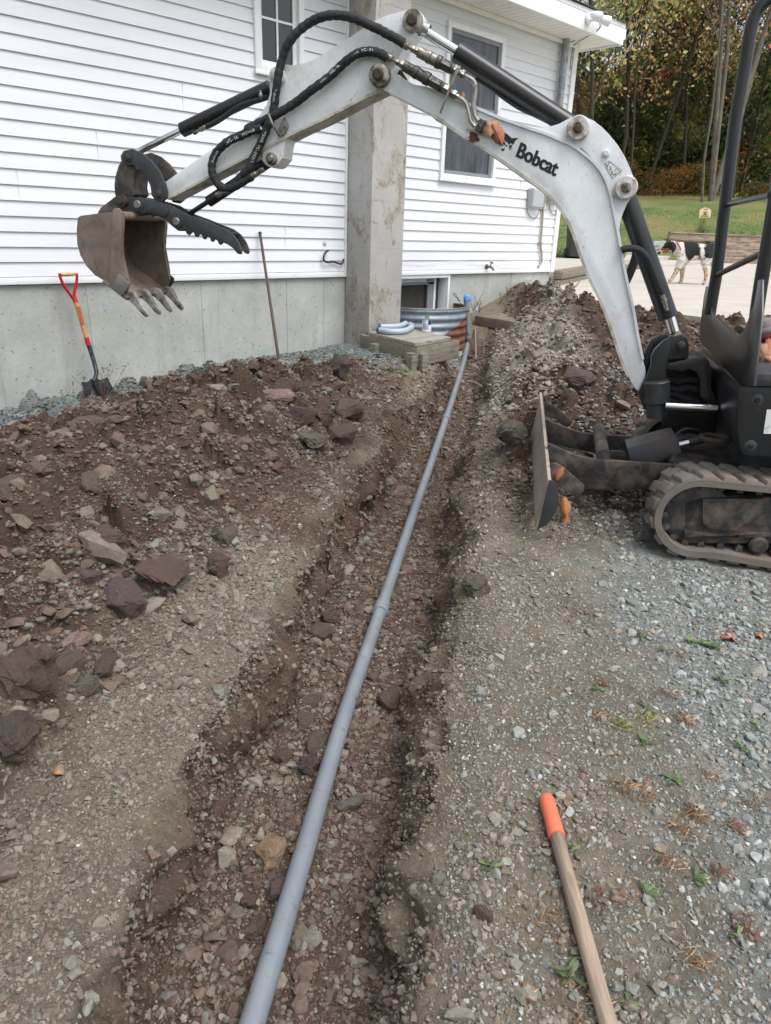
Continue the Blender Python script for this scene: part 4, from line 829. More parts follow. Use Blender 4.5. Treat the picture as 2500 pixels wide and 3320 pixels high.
mb = MB(); mb.tube(spline([atB(x, y, b_) for (x, y), b_ in zip(cd([(50, 705), (90, 690), (170, 685), (250, 710), (320, 780), (370, 880), (410, 980), (450, 1080), (490, 1180)]), (cB-.09, cB-.09, cB-.085, cB-.075, cB-.07, cB-.065, cB-.062, cB-.06, cB-.055))], 5), .017, 10); build('feed_hose', mb, HOSE, bomc)
mb = MB(); mb.tube(spline([atB(x, y, cB+.14) for x, y in cd([(215, 690), (205, 780), (150, 930), (95, 1050)])], 4), .022, 10); build('return_hose', mb, HOSE, bomc)
bktc = cyl('bucket_cylinder', c1([(1090, 782)])[0], c1([(1625, 525)])[0], .036, BK); cyl('cylinder_rod', c1([(790, 930)])[0], c1([(1092, 780)])[0], .0165, CHROME, parent=bktc)
mb = MB(); mb.tube(spline([atB(x, y, cB-.025) for x, y in c1([(1225, 765), (1290, 735), (1360, 690), (1450, 630), (1560, 598), (1610, 580)])], 4), .014, 8); build('feed_hose', mb, HOSE, bktc)
def fitchain(name, p0, p1, B0, segs, parent, mats=(ZINC, ZDK)):
    a = atB(*p0, B0); b = atB(*p1, B0); d = b-a; L = np.linalg.norm(d); d /= L
    host = None
    for i, (t0, t1, r, n, m) in enumerate(segs):
        mb = MB(); q = a+d*L*t0; l = L*(t1-t0); mb.lathe(q, d, [(0, r*.9), (min(.002, l*.2), r), (l-min(.002, l*.2), r), (l, r*.9)], n)
        o = build('coupling' if host is None else 'coupling_section', mb, mats[m], parent if host is None else host, smooth=25); host = host or o
    return host
fitchain('c', c1([(1162, 800)])[0], c1([(1236, 762)])[0], cB-.03, [(0, .25, .010, 6, 1), (.2, .6, .0075, 12, 0), (.55, 1, .012, 12, 0)], bktc)
fitchain('c', c1([(1562, 545)])[0], c1([(1568, 598)])[0], cB-.045, [(0, .35, .008, 8, 0), (.3, .7, .011, 6, 0), (.7, 1, .008, 10, 1)], bktc)
thc = cyl('thumb_cylinder', c1([(1628, 960)])[0], c1([(1250, 1212)])[0], .0285, BK, B0=cB-.03); cyl('cylinder_rod', c1([(1255, 1206)])[0], c7b([(975, 705)])[0], .0125, BK, B0=cB-.03, parent=thc)
fitchain('c', c7b([(1560, 355)])[0], c7b([(1465, 408)])[0], bN-.03, [(0, .35, .013, 6, 0), (.3, .6, .011, 14, 0), (.6, 1, .0155, 14, 0)], thc)
fitchain('c', c7b([(1190, 555)])[0], c7b([(1290, 515)])[0], bN-.03, [(0, .35, .013, 6, 0), (.35, .7, .010, 14, 0), (.65, 1, .0145, 14, 0)], thc)
# --- auxiliary hoses with printed sleeves
HB = bN-.030
def curve_len(P): P = np.array(P); return np.concatenate([[0], np.cumsum(np.hypot(*np.diff(P, axis=0).T))])
def sleeve(px, r, sub=8):
    P = smoothpx(px, sub); n = len(P); gg = np.random.default_rng(len(px)); rr = [r*(1+.05*math.sin(i*1.1)+gg.uniform(-.03, .03)) for i in range(n)]
    mb = MB(); mb.tube([atB(x, y, HB-.004*math.sin(i*.21)) for i, (x, y) in enumerate(P)], rr, 14); return build('hydraulic_hose', mb, HOSE, ex), P
def print_on(P, host, s, start, size, r, off=0, B=HB, flip=False):
    L = curve_len(P); P = np.array(P)
    if flip: P = P[::-1]; L = curve_len(P)
    for ch in s:
        if ch == ' ': start += size*.6; continue
        cu = bpy.data.curves.new('t', 'FONT'); cu.body = ch; cu.resolution_u = 3; o = bpy.data.objects.new('t', cu); C.objects.link(o); dg = bpy.context.evaluated_depsgraph_get()
        me = bpy.data.meshes.new_from_object(o.evaluated_get(dg)); wd = max([v.co.x for v in me.vertices]+[.3]); bpy.data.objects.remove(o)
        for v in me.vertices:
            sx = start+v.co.x*size; k = min(max(np.searchsorted(L, sx)-1, 0), len(P)-2); t = (P[k+1]-P[k])/max(1e-6, L[k+1]-L[k]); p = P[k]+t*(sx-L[k]); n = np.array([t[1], -t[0]])
            y = (v.co.y-.36)*size+off; p = p+n*y; dep = float((W(ray(*p)*0+0)-0)[2]*0+3.3); ym = abs(y)*dep/FPX; b_ = B-math.sqrt(max(r*r-ym*ym, 1e-6))-.0022
            v.co = Vector(atB(p[0], p[1], b_))
        me.name = 'printed_letter'; yield me, wd; start += (wd+.14)*size
def lettering(P, host, s, start, size, r, off=0, flip=False):
    bm = bmesh.new()
    for me, _ in print_on(P, host, s, start, size, r, off, flip=flip): bm.from_mesh(me)
    m = bpy.data.meshes.new('sleeve_print'); bm.to_mesh(m); bm.free(); link('sleeve_print', m, WINK, host)
h1, P1 = sleeve(c2([(1215, 338), (1150, 295), (1085, 262), (1020, 225), (960, 200), (880, 160), (800, 132), (720, 118), (640, 118), (560, 138), (490, 172), (420, 222), (360, 282), (310, 360), (275, 450), (250, 550), (235, 640), (222, 740), (208, 840), (185, 920), (150, 1000), (110, 1100), (60, 1200)])+c7b([(1450, 340), (1400, 395), (1340, 460), (1290, 500), (1230, 490), (1190, 440), (1160, 380)]), .0205)
h2, P2 = sleeve(c2([(1085, 448), (1030, 415), (970, 398), (900, 400), (840, 420), (780, 462), (720, 515), (640, 590), (560, 652), (480, 710), (400, 775), (330, 822), (250, 870), (160, 918), (80, 955), (0, 1000)])+c7b([(1540, 35), (1460, 58), (1380, 95), (1300, 130), (1240, 175), (1190, 230), (1162, 300), (1160, 370), (1180, 430), (1220, 480), (1270, 505), (1330, 490), (1400, 450), (1470, 408)]), .0205)
lettering(P2, h2, 'MSHA IC-293/1', 40, 19, .0205, 6, flip=False) if False else None
L2 = curve_len(P2); tot = L2[-1]
Pr = [tuple(p) for p in np.array(P2)[::-1]]
def at_px(P, q): A = np.array(P); return float(curve_len(A)[np.argmin(np.hypot(*(A-np.array(q)).T))])
for s_, q_, z_, o_ in (('HG-16', c7b([(1262, 160)])[0], 16, 0), ('MSHA IC-29', c7b([(1395, 88)])[0], 15, 0), ('Bobcat.', c7b([(1164, 300)])[0], 12, 0), ('Bobcat.', c2([(540, 665)])[0], 12, 6), ('HG-16', c2([(650, 580)])[0], 14, 7), ('MSHA IC-293/1', c2([(790, 455)])[0], 13.5, 7)): lettering(Pr, h2, s_, at_px(Pr, q_), z_, .0205, o_)
for s_, q_, z_, o_ in (('Bobcat.', c2([(232, 690)])[0], 12, -3), ('MSHA IC-293/1', c2([(150, 1010)])[0], 14, 0)): lettering(P1, h1, s_, at_px(P1, q_), z_, .0205, o_)
seg_a = [(0, .09, .0175, 16, 0), (.08, .16, .009, 12, 0), (.15, .22, .0155, 6, 0), (.22, .28, .0175, 6, 0), (.27, .46, .0235, 16, 0), (.44, .50, .0275, 18, 0), (.50, .62, .0255, 18, 0), (.60, .68, .029, 18, 1), (.68, .86, .0265, 6, 1), (.86, .93, .022, 12, 1), (.91, 1, .026, 6, 0)]
q0, q1 = c8([(300, 398)])[0], c8([(800, 652)])[0]; fa_ = fitchain('c', q0, q1, HB-.0, seg_a, ex); 
q0, q1 = c8([(150, 505)])[0], c8([(715, 822)])[0]; fb_ = fitchain('c', q0, q1, HB-.0, [(a, b, r, n, 1 if .25 < a < .9 else m) for a, b, r, n, m in seg_a], ex)
for px_, f_ in ((c8([(800, 652), (850, 680)]), fa_), (c8([(715, 822), (775, 862)]), fb_)): fitchain('c', px_[0], px_[1], HB, [(0, .5, .014, 12, 0), (.45, 1, .021, 6, 0)], ex)
for P_ in (c8([(850, 680), (905, 708), (940, 745), (950, 800), (942, 880), (935, 960), (945, 1040), (975, 1090)]), c8([(775, 862), (835, 900), (868, 940), (890, 1020), (908, 1090), (945, 1140)])):
    mb = MB(); mb.tube(spline([atB(x, y, HB+.004*i/len(P_)) for i, (x, y) in enumerate(P_)], 5), .0105, 12); build('steel_line', mb, STEEL, ex)
part('line_bracket', c8([(795, 600), (808, 620), (770, 700), (640, 1018), (622, 1022), (640, 960), (745, 690), (770, 620)]), bN-.055, bN-.048, ZINC, bevel=.001)
part('line_clamp', c8([(990, 1062), (1038, 1085), (985, 1195), (938, 1168)]), bN-.045, bN-.002, ZDK, bevel=.002)
pin('bolt_head', c8([(992, 1128)])[0], bN-.055, bN-.04, .009, ZINC, boom)
mb = MB(); mb.tube([atB(x, y, bN-.006) for x, y in c8([(870, 1155), (990, 1200), (1110, 1228)])], .008, 6); build('weld_bead', mb, PWD, boom)
part('shut_off_hose', c2([(1130, 535), (1175, 520), (1230, 605), (1215, 610)]), bF-.05, bF, HOSE, bevel=.01)
# --- bucket linkage
gl = c1([(722, 935), (740, 905), (790, 893), (850, 918), (905, 965), (950, 1020), (982, 1085), (1000, 1150), (998, 1190), (970, 1212), (930, 1205), (908, 1170), (902, 1120), (880, 1065), (845, 1018), (800, 990), (755, 992), (727, 968)])
for B0, B1, m_ in ((bN-.030, bN-.008, BKD), (bF+.008, bF+.030, BKM)):
    d0 = [np.array(atB(x, y, bN-.03))+bv*(B0-bN+.03) for x, y in gl]; mb = MB(); mb.plate(d0, bv*(B1-B0)); build('guide_link', mb, m_, ex, .004)
part('bucket_link', c1([(727, 955), (705, 1000), (688, 1060), (682, 1110), (686, 1165), (705, 1215), (745, 1222), (790, 1190), (812, 1165), (800, 1120), (806, 1060), (822, 1010), (800, 985), (755, 978)]), bN+.0, bF-.0, BKM, bevel=.012)
for p, r, m_ in ((c1([(755, 945)])[0], .024, RUSTD), (c1([(945, 1163)])[0], .022, RUSTD), (c1([(715, 1205)])[0], .030, RUSTD)): pin('link_pin', p, bN-.046, bF+.04, r, m_, ex)
# --- bucket
W0, W1_ = cB-.225, cB+.225; Bsp = W0
side = c7b([(125, 725), (150, 712), (280, 695), (400, 682), (470, 700), (477, 760), (470, 850), (466, 930), (472, 1010), (485, 1080), (508, 1180), (520, 1240), (495, 1325), (400, 1290), (330, 1215), (255, 1170), (190, 1100), (145, 1020), (120, 930), (116, 820)])
bk = thing_bucket = None
mb = MB(); mb.plate([atB(x, y, W0) for x, y in side], bv*.014); mb.plate([atB(x, y, W0)+bv*(W1_-W0-.014) for x, y in side], bv*.014)
# curved shell: top flange, back, floor
prof = c7b([(425, 690), (280, 698), (150, 716), (124, 732), (118, 820), (121, 930), (146, 1020), (191, 1100), (256, 1170), (330, 1222), (400, 1282), (500, 1345)]); prof = smoothpx(prof, 4)
Q = [atB(x, y, W0) for x, y in prof]; cen = np.mean(Q, 0); n = len(Q); vs = []
for i in range(n):
    d = Q[min(i+1, n-1)]-Q[max(i-1, 0)]; d /= np.linalg.norm(d); nn = np.cross(bv, d); nn /= np.linalg.norm(nn)
    if nn @ (cen-Q[i]) < 0: nn = -nn
    for q_ in (Q[i]+bv*.013, Q[i]+nn*.014+bv*.013): vs += [q_, q_+bv*(W1_-W0-.026)]
fs = []
for i in range(n-1): a, b = 4*i, 4*i+4; fs += [(a, b, b+1, a+1), (a+2, a+3, b+3, b+2), (a, a+2, b+2, b), (a+1, b+1, b+3, a+3)]
fs += [(0, 1, 3, 2), (4*n-4, 4*n-2, 4*n-1, 4*n-3)]; mb.add(vs, fs); bkt = build('bucket', mb, RUSTY, ex, 0)
def bplate(name, px, B0, B1, mat, bev=.003, ref=W0): mb = MB(); mb.plate([atB(x, y, ref)+bv*(B0-ref) for x, y in px], bv*(B1-B0)); return build(name, mb, mat, bkt, bev)
bplate('side_edge', c7b([(402, 668), (412, 655), (440, 652), (468, 672), (478, 720), (478, 790), (468, 900), (468, 960), (482, 1060), (505, 1150), (512, 1200), (470, 1300), (375, 1262), (385, 1080), (390, 900), (400, 740)]), W0-.012, W0+.001, RUSTY)
bplate('side_cutter', c7b([(455, 1160), (535, 1228), (534, 1262), (488, 1325), (470, 1325), (400, 1272)]), W0-.026, W0-.012, simple('polished_steel', lin(128, 124, 122), .45, .5, var=.15, scale=20))
bplate('side_edge', c7b([(402, 668), (412, 655), (440, 652), (468, 672), (478, 790), (468, 960), (505, 1150), (512, 1200), (470, 1300), (385, 1080), (390, 900), (400, 740)]), W1_-.001, W1_+.012, RUSTY)
bplate('side_cutter', c7b([(455, 1160), (535, 1228), (534, 1262), (488, 1325), (400, 1272)]), W1_+.012, W1_+.026, RUSTD)
mb = MB(); mb.cyl(atB(*c7b([(450, 712)])[0], W0)-bv*-.014, atB(*c7b([(450, 712)])[0], W0)+bv*.436, .022, 16); build('torque_tube', mb, RUSTY, bkt)
bplate('lip_plate', c7b([(318, 1218), (330, 1210), (520, 1340), (505, 1365), (470, 1340)]), W0-.01, W1_+.01, RUSTY)
for B0 in (cB-.075, cB+.05): bplate('mounting_ear', c7b([(275, 692), (300, 650), (380, 590), (430, 550), (480, 545), (570, 575), (610, 600), (640, 650), (700, 700), (480, 730), (300, 705)]), B0, B0+.025, BKM, ref=cB-.075)
tooth = c7b([(478, 1300), (505, 1292), (548, 1310), (566, 1342), (598, 1405), (650, 1474), (652, 1488), (634, 1500), (606, 1476), (556, 1408), (508, 1366), (452, 1335)])
TM = simple('worn_tooth_steel', lin(92, 80, 72), .5, .3, var=.2, scale=14, dirt=lin(178, 176, 172), dirt_amt=.7, dscale=16)
for i in range(4):
    B0 = W0+.004+i*(W1_-W0-.052)/3; t = MB(); P = [atB(x, y, W0)+bv*(B0-W0) for x, y in tooth]; wd_ = [.034]*4+[.028, .018, .011, .011, .018]+[.034]*3; mid = bv*.022
    t.add([p+mid-bv*w_/2 for p, w_ in zip(P, wd_)]+[p+mid+bv*w_/2 for p, w_ in zip(P, wd_)], [tuple(range(11, -1, -1)), tuple(range(12, 24))]+[(k, (k+1) % 12, (k+1) % 12+12, k+12) for k in range(12)]); build('tooth', t, TM, bkt, .005)
mudm = simple('caked_mud', lin(78, 60, 50), .98, var=.3, scale=30, bump=1, bs=90)
# --- thumb
th = c7b([(552, 605), (562, 580), (590, 566), (640, 575), (740, 600), (830, 628), (900, 668), (960, 700), (1060, 735), (1180, 785), (1260, 815), (1320, 860), (1362, 920), (1385, 985), (1380, 1012), (1355, 1005), (1322, 965), (1280, 935), (1240, 918), (1225, 938), (1210, 930), (1200, 903), (1175, 895), (1163, 915), (1150, 908), (1142, 883), (1115, 873), (1102, 897), (1088, 887), (1080, 862), (1055, 855), (1042, 880), (1028, 872), (1020, 846), (1000, 838), (978, 864), (962, 850), (955, 832), (900, 830), (850, 792), (800, 742), (740, 715), (680, 697), (610, 690), (575, 660), (555, 632)])
tb0 = bN-.036
thb = part('thumb', th, tb0, tb0+.022, BKD, bevel=.003)
mb = MB(); mb.plate([atB(x, y, tb0)+bv*.095 for x, y in th], bv*.022); build('thumb_cheek', mb, BKM, thb, .003)
mb = MB(); mb.tube([atB(*c7b([(1300, 850)])[0], tb0)+bv*.02, atB(*c7b([(1300, 850)])[0], tb0)+bv*.098], .008, 8); build('cross_bar', mb, BKM, thb)
part('stiffener', c7b([(668, 615), (690, 610), (790, 640), (818, 665), (815, 700), (795, 722), (670, 690), (660, 660)]), tb0-.008, tb0+.001, BKD, parent=thb, bevel=.003)
for p, r in ((c7b([(587, 625)])[0], .021), (c7b([(886, 758)])[0], .021)):
    c = atB(p[0], p[1], tb0-.004); mb = MB(); mb.lathe(c, bv, [(0, r*1.5), (.008, r*1.6), (.03, r*1.6)], 24); w_ = build('pin_washer', mb, BKD, thb); mb = MB(); mb.lathe(c-bv*.01, bv, [(0, r*.8), (.003, r), (.14, r)], 24); build('pin', mb, ZINC, w_)
# --- swing post
sw = part('swing_post', c5([(1015, 548), (1000, 590), (1003, 650), (1005, 790), (992, 798), (985, 890), (893, 885), (872, 850), (838, 790), (824, 732), (850, 670), (880, 620), (905, 560), (905, 500), (930, 455), (985, 402), (1040, 372), (1095, 366), (1130, 382), (1146, 430), (1143, 500), (1110, 515), (1018, 520)]), cB-.105, cB-.065, BK, bevel=.008)
mb = MB(); mb.plate([atB(x, y, cB+.07) for x, y in c5([(840, 600), (858, 480), (900, 400), (960, 365), (1010, 360), (1025, 395), (960, 440), (920, 520), (890, 640), (880, 800), (820, 740)])], bv*.04); build('far_cheek', mb, BK, sw, .008)
mb = MB(); mb.plate([atB(x, y, cB-.06) for x, y in c5([(890, 660), (1000, 660), (1000, 880), (900, 880), (860, 800)])], bv*.13); build('post_core', mb, BK, sw, .01)
for y0, y1, r in ((655, 790, .062), (793, 885, .050)):
    a = atB(*c5([(940, y0)])[0], cB-.11); b = atB(*c5([(940, y1)])[0], cB-.11); mb = MB(); mb.lathe(a, b-a, [(0, r*.9), (.006, r), (np.linalg.norm(b-a), r)], 24); build('pivot_housing', mb, BKD, sw)
pin('post_pin', c5([(1097, 433)])[0], cB-.125, cB+.12, .021, RUSTD, ex, .9)
mb = MB(); mb.plate([atB(x, y, cB-.06) for x, y in c5([(1020, 480), (1145, 470), (1140, 520), (1100, 545), (1010, 545)])], bv*.1); build('post_web', mb, BK, sw, .01)
mbr = part('swing_bracket', c5([(1000, 545), (1060, 532), (1120, 520), (1185, 504), (1235, 505), (1272, 525), (1290, 600), (1290, 700), (1330, 790), (1345, 860), (1260, 800), (1213, 760), (1213, 660), (1195, 605), (1150, 585), (1100, 600), (1060, 590), (1005, 592)]), cB-.10, cB+.10, BK, bevel=.012)
for P_, r in ((c5([(1010, 640), (1080, 660), (1150, 645), (1220, 660)]), .018), (c5([(1005, 690), (1070, 715), (1140, 700), (1225, 720)]), .018), (c5([(1000, 740), (1060, 745), (1120, 770), (1230, 800)]), .018), (c5([(1010, 770), (1090, 800), (1180, 790), (1260, 810)]), .016), (c5([(1030, 660), (1100, 635), (1160, 635), (1210, 650)]), .008)):
    mb = MB(); mb.tube(spline([atB(x, y, cB-.02) for x, y in P_], 5), r, 10); build('hydraulic_hose', mb, HOSE, ex)
mb = MB(); mb.plate([atB(x, y, cB+.14) for x, y in c5([(1000, 560), (1320, 560), (1380, 900), (1350, 1000), (980, 960), (960, 800)])], bv*.03); build('rear_plate', mb, BK, ex, smooth=0)
slw = cyl('swing_cylinder_rod', c5([(992, 813)])[0], c5([(1330, 832)])[0], .0185, CHROME, B0=cB-.17)
# --- upper body
side_px = c5([(1478, 690), (1452, 790), (1448, 960), (1462, 1080), (1500, 1138), (2150, 1160), (2150, 690)])
body = part('body', side_px, 3.33, 4.44, BK, bevel=.02)
for px_ in ((1578, 778), (1535, 1070)):
    c = atB(*c5([px_])[0], 3.33); mb = MB(); mb.lathe(c-bv*.004, bv, [(0, .020), (.003, .026), (.02, .027)], 24); rr_ = build('panel_recess', mb, BKD, body); mb = MB(); mb.lathe(c-bv*.012, bv, [(0, .009), (.004, .012), (.012, .012)], 6); build('panel_bolt', mb, BK, rr_)
decal('white_sticker', [c5([(1640, 838), (1760, 838), (1760, 995), (1618, 992)])], 3.3285, simple('sticker', lin(226, 226, 224), .5, var=.03, dirt=lin(60, 60, 62), dirt_amt=.25, dscale=40), body)
def PA(mb, pts, A0, A1): return mb.plate([atA(x, y, A0) for x, y in pts], av*(A1-A0))
A0 = float((atB(*c5([(1470, 800)])[0], 3.33))@av)
mb = MB()
for i in range(4):
    x = 1362+i*0; y0 = 702+i*24; mb.add([atA(px__, py__, A0+.003) for px__, py__ in c5([(1352, y0), (1372, y0-14), (1376, y0), (1356, y0+16)])], [(0, 1, 2, 3)])
build('vent_slots', mb, INK, body, smooth=0)
u_ = c5([(1252, 55), (1268, 55), (1276, 150), (1284, 205), (1302, 238), (1370, 300), (1435, 362), (1462, 368), (1484, 345), (1512, 285), (1556, 170), (1570, 90), (1582, 12), (1604, 12), (1600, 250), (1566, 560), (1553, 690), (1476, 692), (1340, 545), (1208, 402), (1214, 330), (1226, 220), (1238, 120)])
mb = MB(); PA(mb, u_, -.775, -.787); fp = build('front_panel', mb, BK, ex, .003)
mb = MB(); fpst = cd([(1005, 1400), (1040, 1180), (1078, 960), (1110, 700), (1150, 350), (1175, 170)])+c4([(1404, 900), (1440, 690), (1480, 460), (1510, 270), (1535, 160), (1570, 75), (1640, 0), (1720, -50)])
ps = [atB(x, y, 4.33) for x, y in fpst]; mb.tube(spline(ps, 4), .030, 16); cf = build('canopy_post', mb, BK, ex)
mb = MB(); npx = cd([(1427, 2133), (1462, 1850), (1510, 1400), (1560, 1050), (1620, 700), (1666, 420), (1720, 100)]); pn = [atB(x, y, 3.44) for x, y in npx]; dn = pn[-1]-pn[-2]; mb.tube(spline(pn+[pn[-1]+dn*3], 4), .028, 16); nf = build('canopy_post', mb, BK, ex)
a = atB(*cd([(1185, 208)])[0], 4.33); b = a-bv*.9; mb = MB(); mb.cyl(a, b, .014, 12); build('guard_bar', mb, BK, ex)
a = atB(*cd([(1072, 975)])[0], 4.33); b = atB(*cd([(1600, 722)])[0], 3.46); mb = MB(); mb.cyl(a, b, .014, 12); build('guard_bar', mb, BK, ex)
mb = PL(MB(), c5([(1550, 612), (2000, 620), (2000, 700), (1545, 690)]), 3.30, 4.2); build('floor_step', mb, BKD, ex, .006)
mb = PL(MB(), c5([(1606, 590), (1640, 575), (2000, 580), (2000, 625), (1600, 612)]), 3.5, 4.2); build('floor_mat', mb, simple('floor_mat', lin(84, 80, 74), .9, var=.3, scale=30, bump=.6), ex, .004)
gp = atB(*c5([(1458, 332)])[0], 4.0); mb = MB(); PA(mb, c5([(1428, 318), (1460, 298), (1494, 322), (1470, 362), (1436, 345)]), -.90, -.93); build('pedal', mb, ZINC, ex, .004)
# --- undercarriage
mb = MB(); c = M(-1.25, cB, -1.17); mb.lathe(c, (0, 0, 1), [(0, .34), (.22, .34), (.23, .40), (.30, .40)], 32); build('turntable', mb, BKD, ex)
mb = MB(); P8 = [M(a_, b_, z_) for z_ in (-1.2, -1.02) for a_, b_ in ((-.62, 3.55), (-.62, 4.28), (-1.9, 4.28), (-1.9, 3.55))]; mb.hexa(P8); build('carriage_frame', mb, BKM, ex, .01)
def loop_pts(r, ac, zc, back, n=18, wav=0):
    P = [(ac+r*math.sin(R(t)), zc+r*math.cos(R(t))) for t in np.linspace(0, 180, n)]
    P += [(ac-x, zc-r+wav*math.sin(x*14)) for x in np.linspace(.08, back, 14)]
    P += [(ac-back-.02-r*math.sin(R(t)), zc-r*math.cos(R(t))) for t in np.linspace(0, 180, n)]
    return P+[(ac-x, zc+r) for x in np.linspace(back, .08, 14)]
def track(dz, B0, first=None):
    Po = loop_pts(.190, -.715, -1.180, 1.15, wav=.006); Pi = loop_pts(.158, -.715, -1.180, 1.15, wav=.006); n = len(Po); mb = MB(); wdt = .25
    vs = [M(a_, B0, z_+dz) for a_, z_ in Po]+[M(a_, B0+wdt, z_+dz) for a_, z_ in Po]+[M(a_, B0, z_+dz) for a_, z_ in Pi]+[M(a_, B0+wdt, z_+dz) for a_, z_ in Pi]; fs = []
    for i in range(n):
        j = (i+1) % n; fs += [(i, j, n+j, n+i), (2*n+i, 3*n+i, 3*n+j, 2*n+j), (i, 2*n+i, 2*n+j, j), (n+i, n+j, 3*n+j, 3*n+i)]
    mb.add(vs, fs); tk = build('rubber_track', mb, RUB, ex, 0, 50)
    # tread lugs: two staggered rows of chunky blocks, plus drive teeth inside
    L = np.array([M(a_, 0, z_)[[0, 1, 2]] for a_, z_ in Po+[Po[0]]]); A2 = np.array(Po+[Po[0]]); cl = np.concatenate([[0], np.cumsum(np.hypot(*np.diff(A2, axis=0).T))])
    def at(s): s = s % cl[-1]; k = min(np.searchsorted(cl, s, side='right')-1, len(A2)-2); t = A2[k+1]-A2[k]; l = np.linalg.norm(t); t = t/l; return A2[k]+t*(s-cl[k]), t, np.array([-t[1], t[0]])*(1 if True else -1)
    lug = MB(); npitch = 40; pt = cl[-1]/npitch
    for i in range(npitch):
        for row in (0, 1):
            s = (i+.5*row)*pt; p, t, nn = at(s); out = p-np.array([-.715 if p[0] > -1.3 else -1.885, -1.18]); nn = nn if nn@out > 0 else -nn
            if abs(nn@out) < 1e-6: continue
            b0, b1 = (B0+.004, B0+.13) if row == 0 else (B0+.12, B0+wdt-.004); l0, l1 = .034, .026
            cs = []
            for h, hl, ins in ((-.004, l0, 0), (.019, l1, .008)):
                skew = .014
                cs += [M(*(lambda q, bb: (q[0], bb, q[1]+dz))(p+nn*h+t*(sx*hl+sk*skew), bb)) for sx, bb, sk in ((-1, b0+ins, -1), (1, b0+ins, -1), (1, b1-ins, 1), (-1, b1-ins, 1))]
            lug.hexa(cs)
    build('tread_lugs', lug, RUB, tk, .008)
    lug = MB()
    for i in range(44):
        s = i*cl[-1]/44; p, t, nn = at(s); out = p-np.array([-.715 if p[0] > -1.3 else -1.885, -1.18]); nn = -nn if nn@out > 0 else nn
        cs = []
        for h, hl in ((.028, .018), (.062, .012)): cs += [M(*(lambda q: (q[0], bb, q[1]+dz))(p+nn*h+t*sx*hl)) for sx, bb in ((-1, B0+.05), (1, B0+.05), (1, B0+.11), (-1, B0+.11))]
        lug.hexa(cs)
    build('drive_teeth', lug, BKM, tk, .003)
    o = np.array([0, 0, dz])+bv*(B0-3.30)
    def fp_(name, pts, off, th_, mat, bev=.004): mb = MB(); mb.plate([atB(x, y, 3.36)+o+bv*off for x, y in c5(pts)], bv*th_); return build(name, mb, mat, tk, bev)
    fp_('track_frame', [(1115, 1430), (1150, 1412), (1222, 1400), (1640, 1398), (2400, 1398), (2400, 1690), (1110, 1690), (1098, 1650), (1112, 1630)], .0, .12, BKM)
    fp_('frame_panel', [(1228, 1398), (1612, 1400), (1620, 1465), (1545, 1555), (1490, 1560), (1455, 1600), (1270, 1598), (1228, 1550)], -.015, .02, BKM)
    fp_('frame_rail', [(1112, 1600), (1440, 1638), (1500, 1605), (1632, 1615), (2400, 1620), (2400, 1640), (1112, 1642)], -.02, .03, BKM)
    mb = MB(); mb.lathe(M(-.715, B0+.06, -1.18+dz), bv, [(0, .10), (.01, .148), (.07, .148), (.08, .10)], 32); build('idler_wheel', mb, BKM, tk)
    for a_ in (-1.0, -1.3, -1.6): mb = MB(); mb.lathe(M(a_, B0+.03, -1.288+dz), bv, [(0, .03), (.01, .042), (.12, .042)], 20); build('roller', mb, BKM, tk)
track(0, 3.30); track(.075, 4.33)
# --- blade
Bn, Bf = 3.2, 4.72
mb = MB(); vs = []; prof_ = [(0, 0), (-.012, .05), (-.026, .11), (-.034, .17), (-.030, .242)]; nb = 2
for B_, zb_, ao_ in ((Bn, -1.272, 0), (Bf, -1.182, .105)):
    for th_ in (0, -.016): vs += [M(.004+ao_+a_+th_, B_, zb_+z_) for a_, z_ in prof_]
k = len(prof_); fs = []
for i in range(k-1): fs += [(i, i+1, 2*k+i+1, 2*k+i), (k+i, 3*k+i, 3*k+i+1, k+i+1)]
fs += [tuple(list(range(k))+list(range(2*k-1, k-1, -1))), tuple(list(range(3*k-1, 2*k-1, -1))+list(range(3*k, 4*k))), (0, 2*k, 3*k, k), (k-1, 2*k-1, 4*k-1, 3*k-1)]
mb.add(vs, fs); BLM = black_paint('worn_blade_steel', lin(156, 146, 136), lin(120, 106, 94), .5, .5, 7); bl = build('dozer_blade', mb, BLM, ex, .002)
bpl = lambda name, pts, B0, th_, mat, par=None, bev=.003: build(name, MB().plate([atB(x, y, B0) for x, y in c5(pts)], bv*th_), mat, par or ex, bev)
bpl('end_plate', [(256, 1288), (292, 1296), (322, 1400), (300, 1490), (240, 1575), (182, 1602)], Bn-.006, .012, BKD, bl)
bpl('end_gusset', [(262, 1178), (300, 1180), (345, 1205), (480, 1322), (476, 1360), (420, 1395), (330, 1330), (275, 1290)], 3.36, .012, BKM, bl)
bpl('end_gusset', [(222, 790), (290, 815), (345, 860), (402, 912), (386, 948), (345, 945), (300, 900), (232, 880)], 4.55, .012, BKM, bl)
bpl('top_stiffener', [(214, 740), (236, 770), (240, 800), (225, 800)], 4.6, .02, BKD, bl)
bpl('blade_arm', [(243, 1052), (330, 1092), (430, 1132), (520, 1153), (620, 1163), (900, 1181), (1320, 1212), (1320, 1265), (1150, 1265), (960, 1350), (480, 1345), (400, 1290), (300, 1195), (256, 1185)], 3.62, .03, BKM)
bpl('blade_arm', [(230, 900), (330, 942), (440, 982), (560, 1001), (760, 1008), (960, 1020), (1150, 1036), (1150, 1130), (950, 1130), (700, 1150), (400, 1085), (250, 1050)], 4.18, .03, BKM)
a = atB(*c5([(598, 1135)])[0], 3.64); mb = MB(); mb.cyl(a, a+bv*.56, .034, 24); build('cross_tube', mb, BKM, ex)
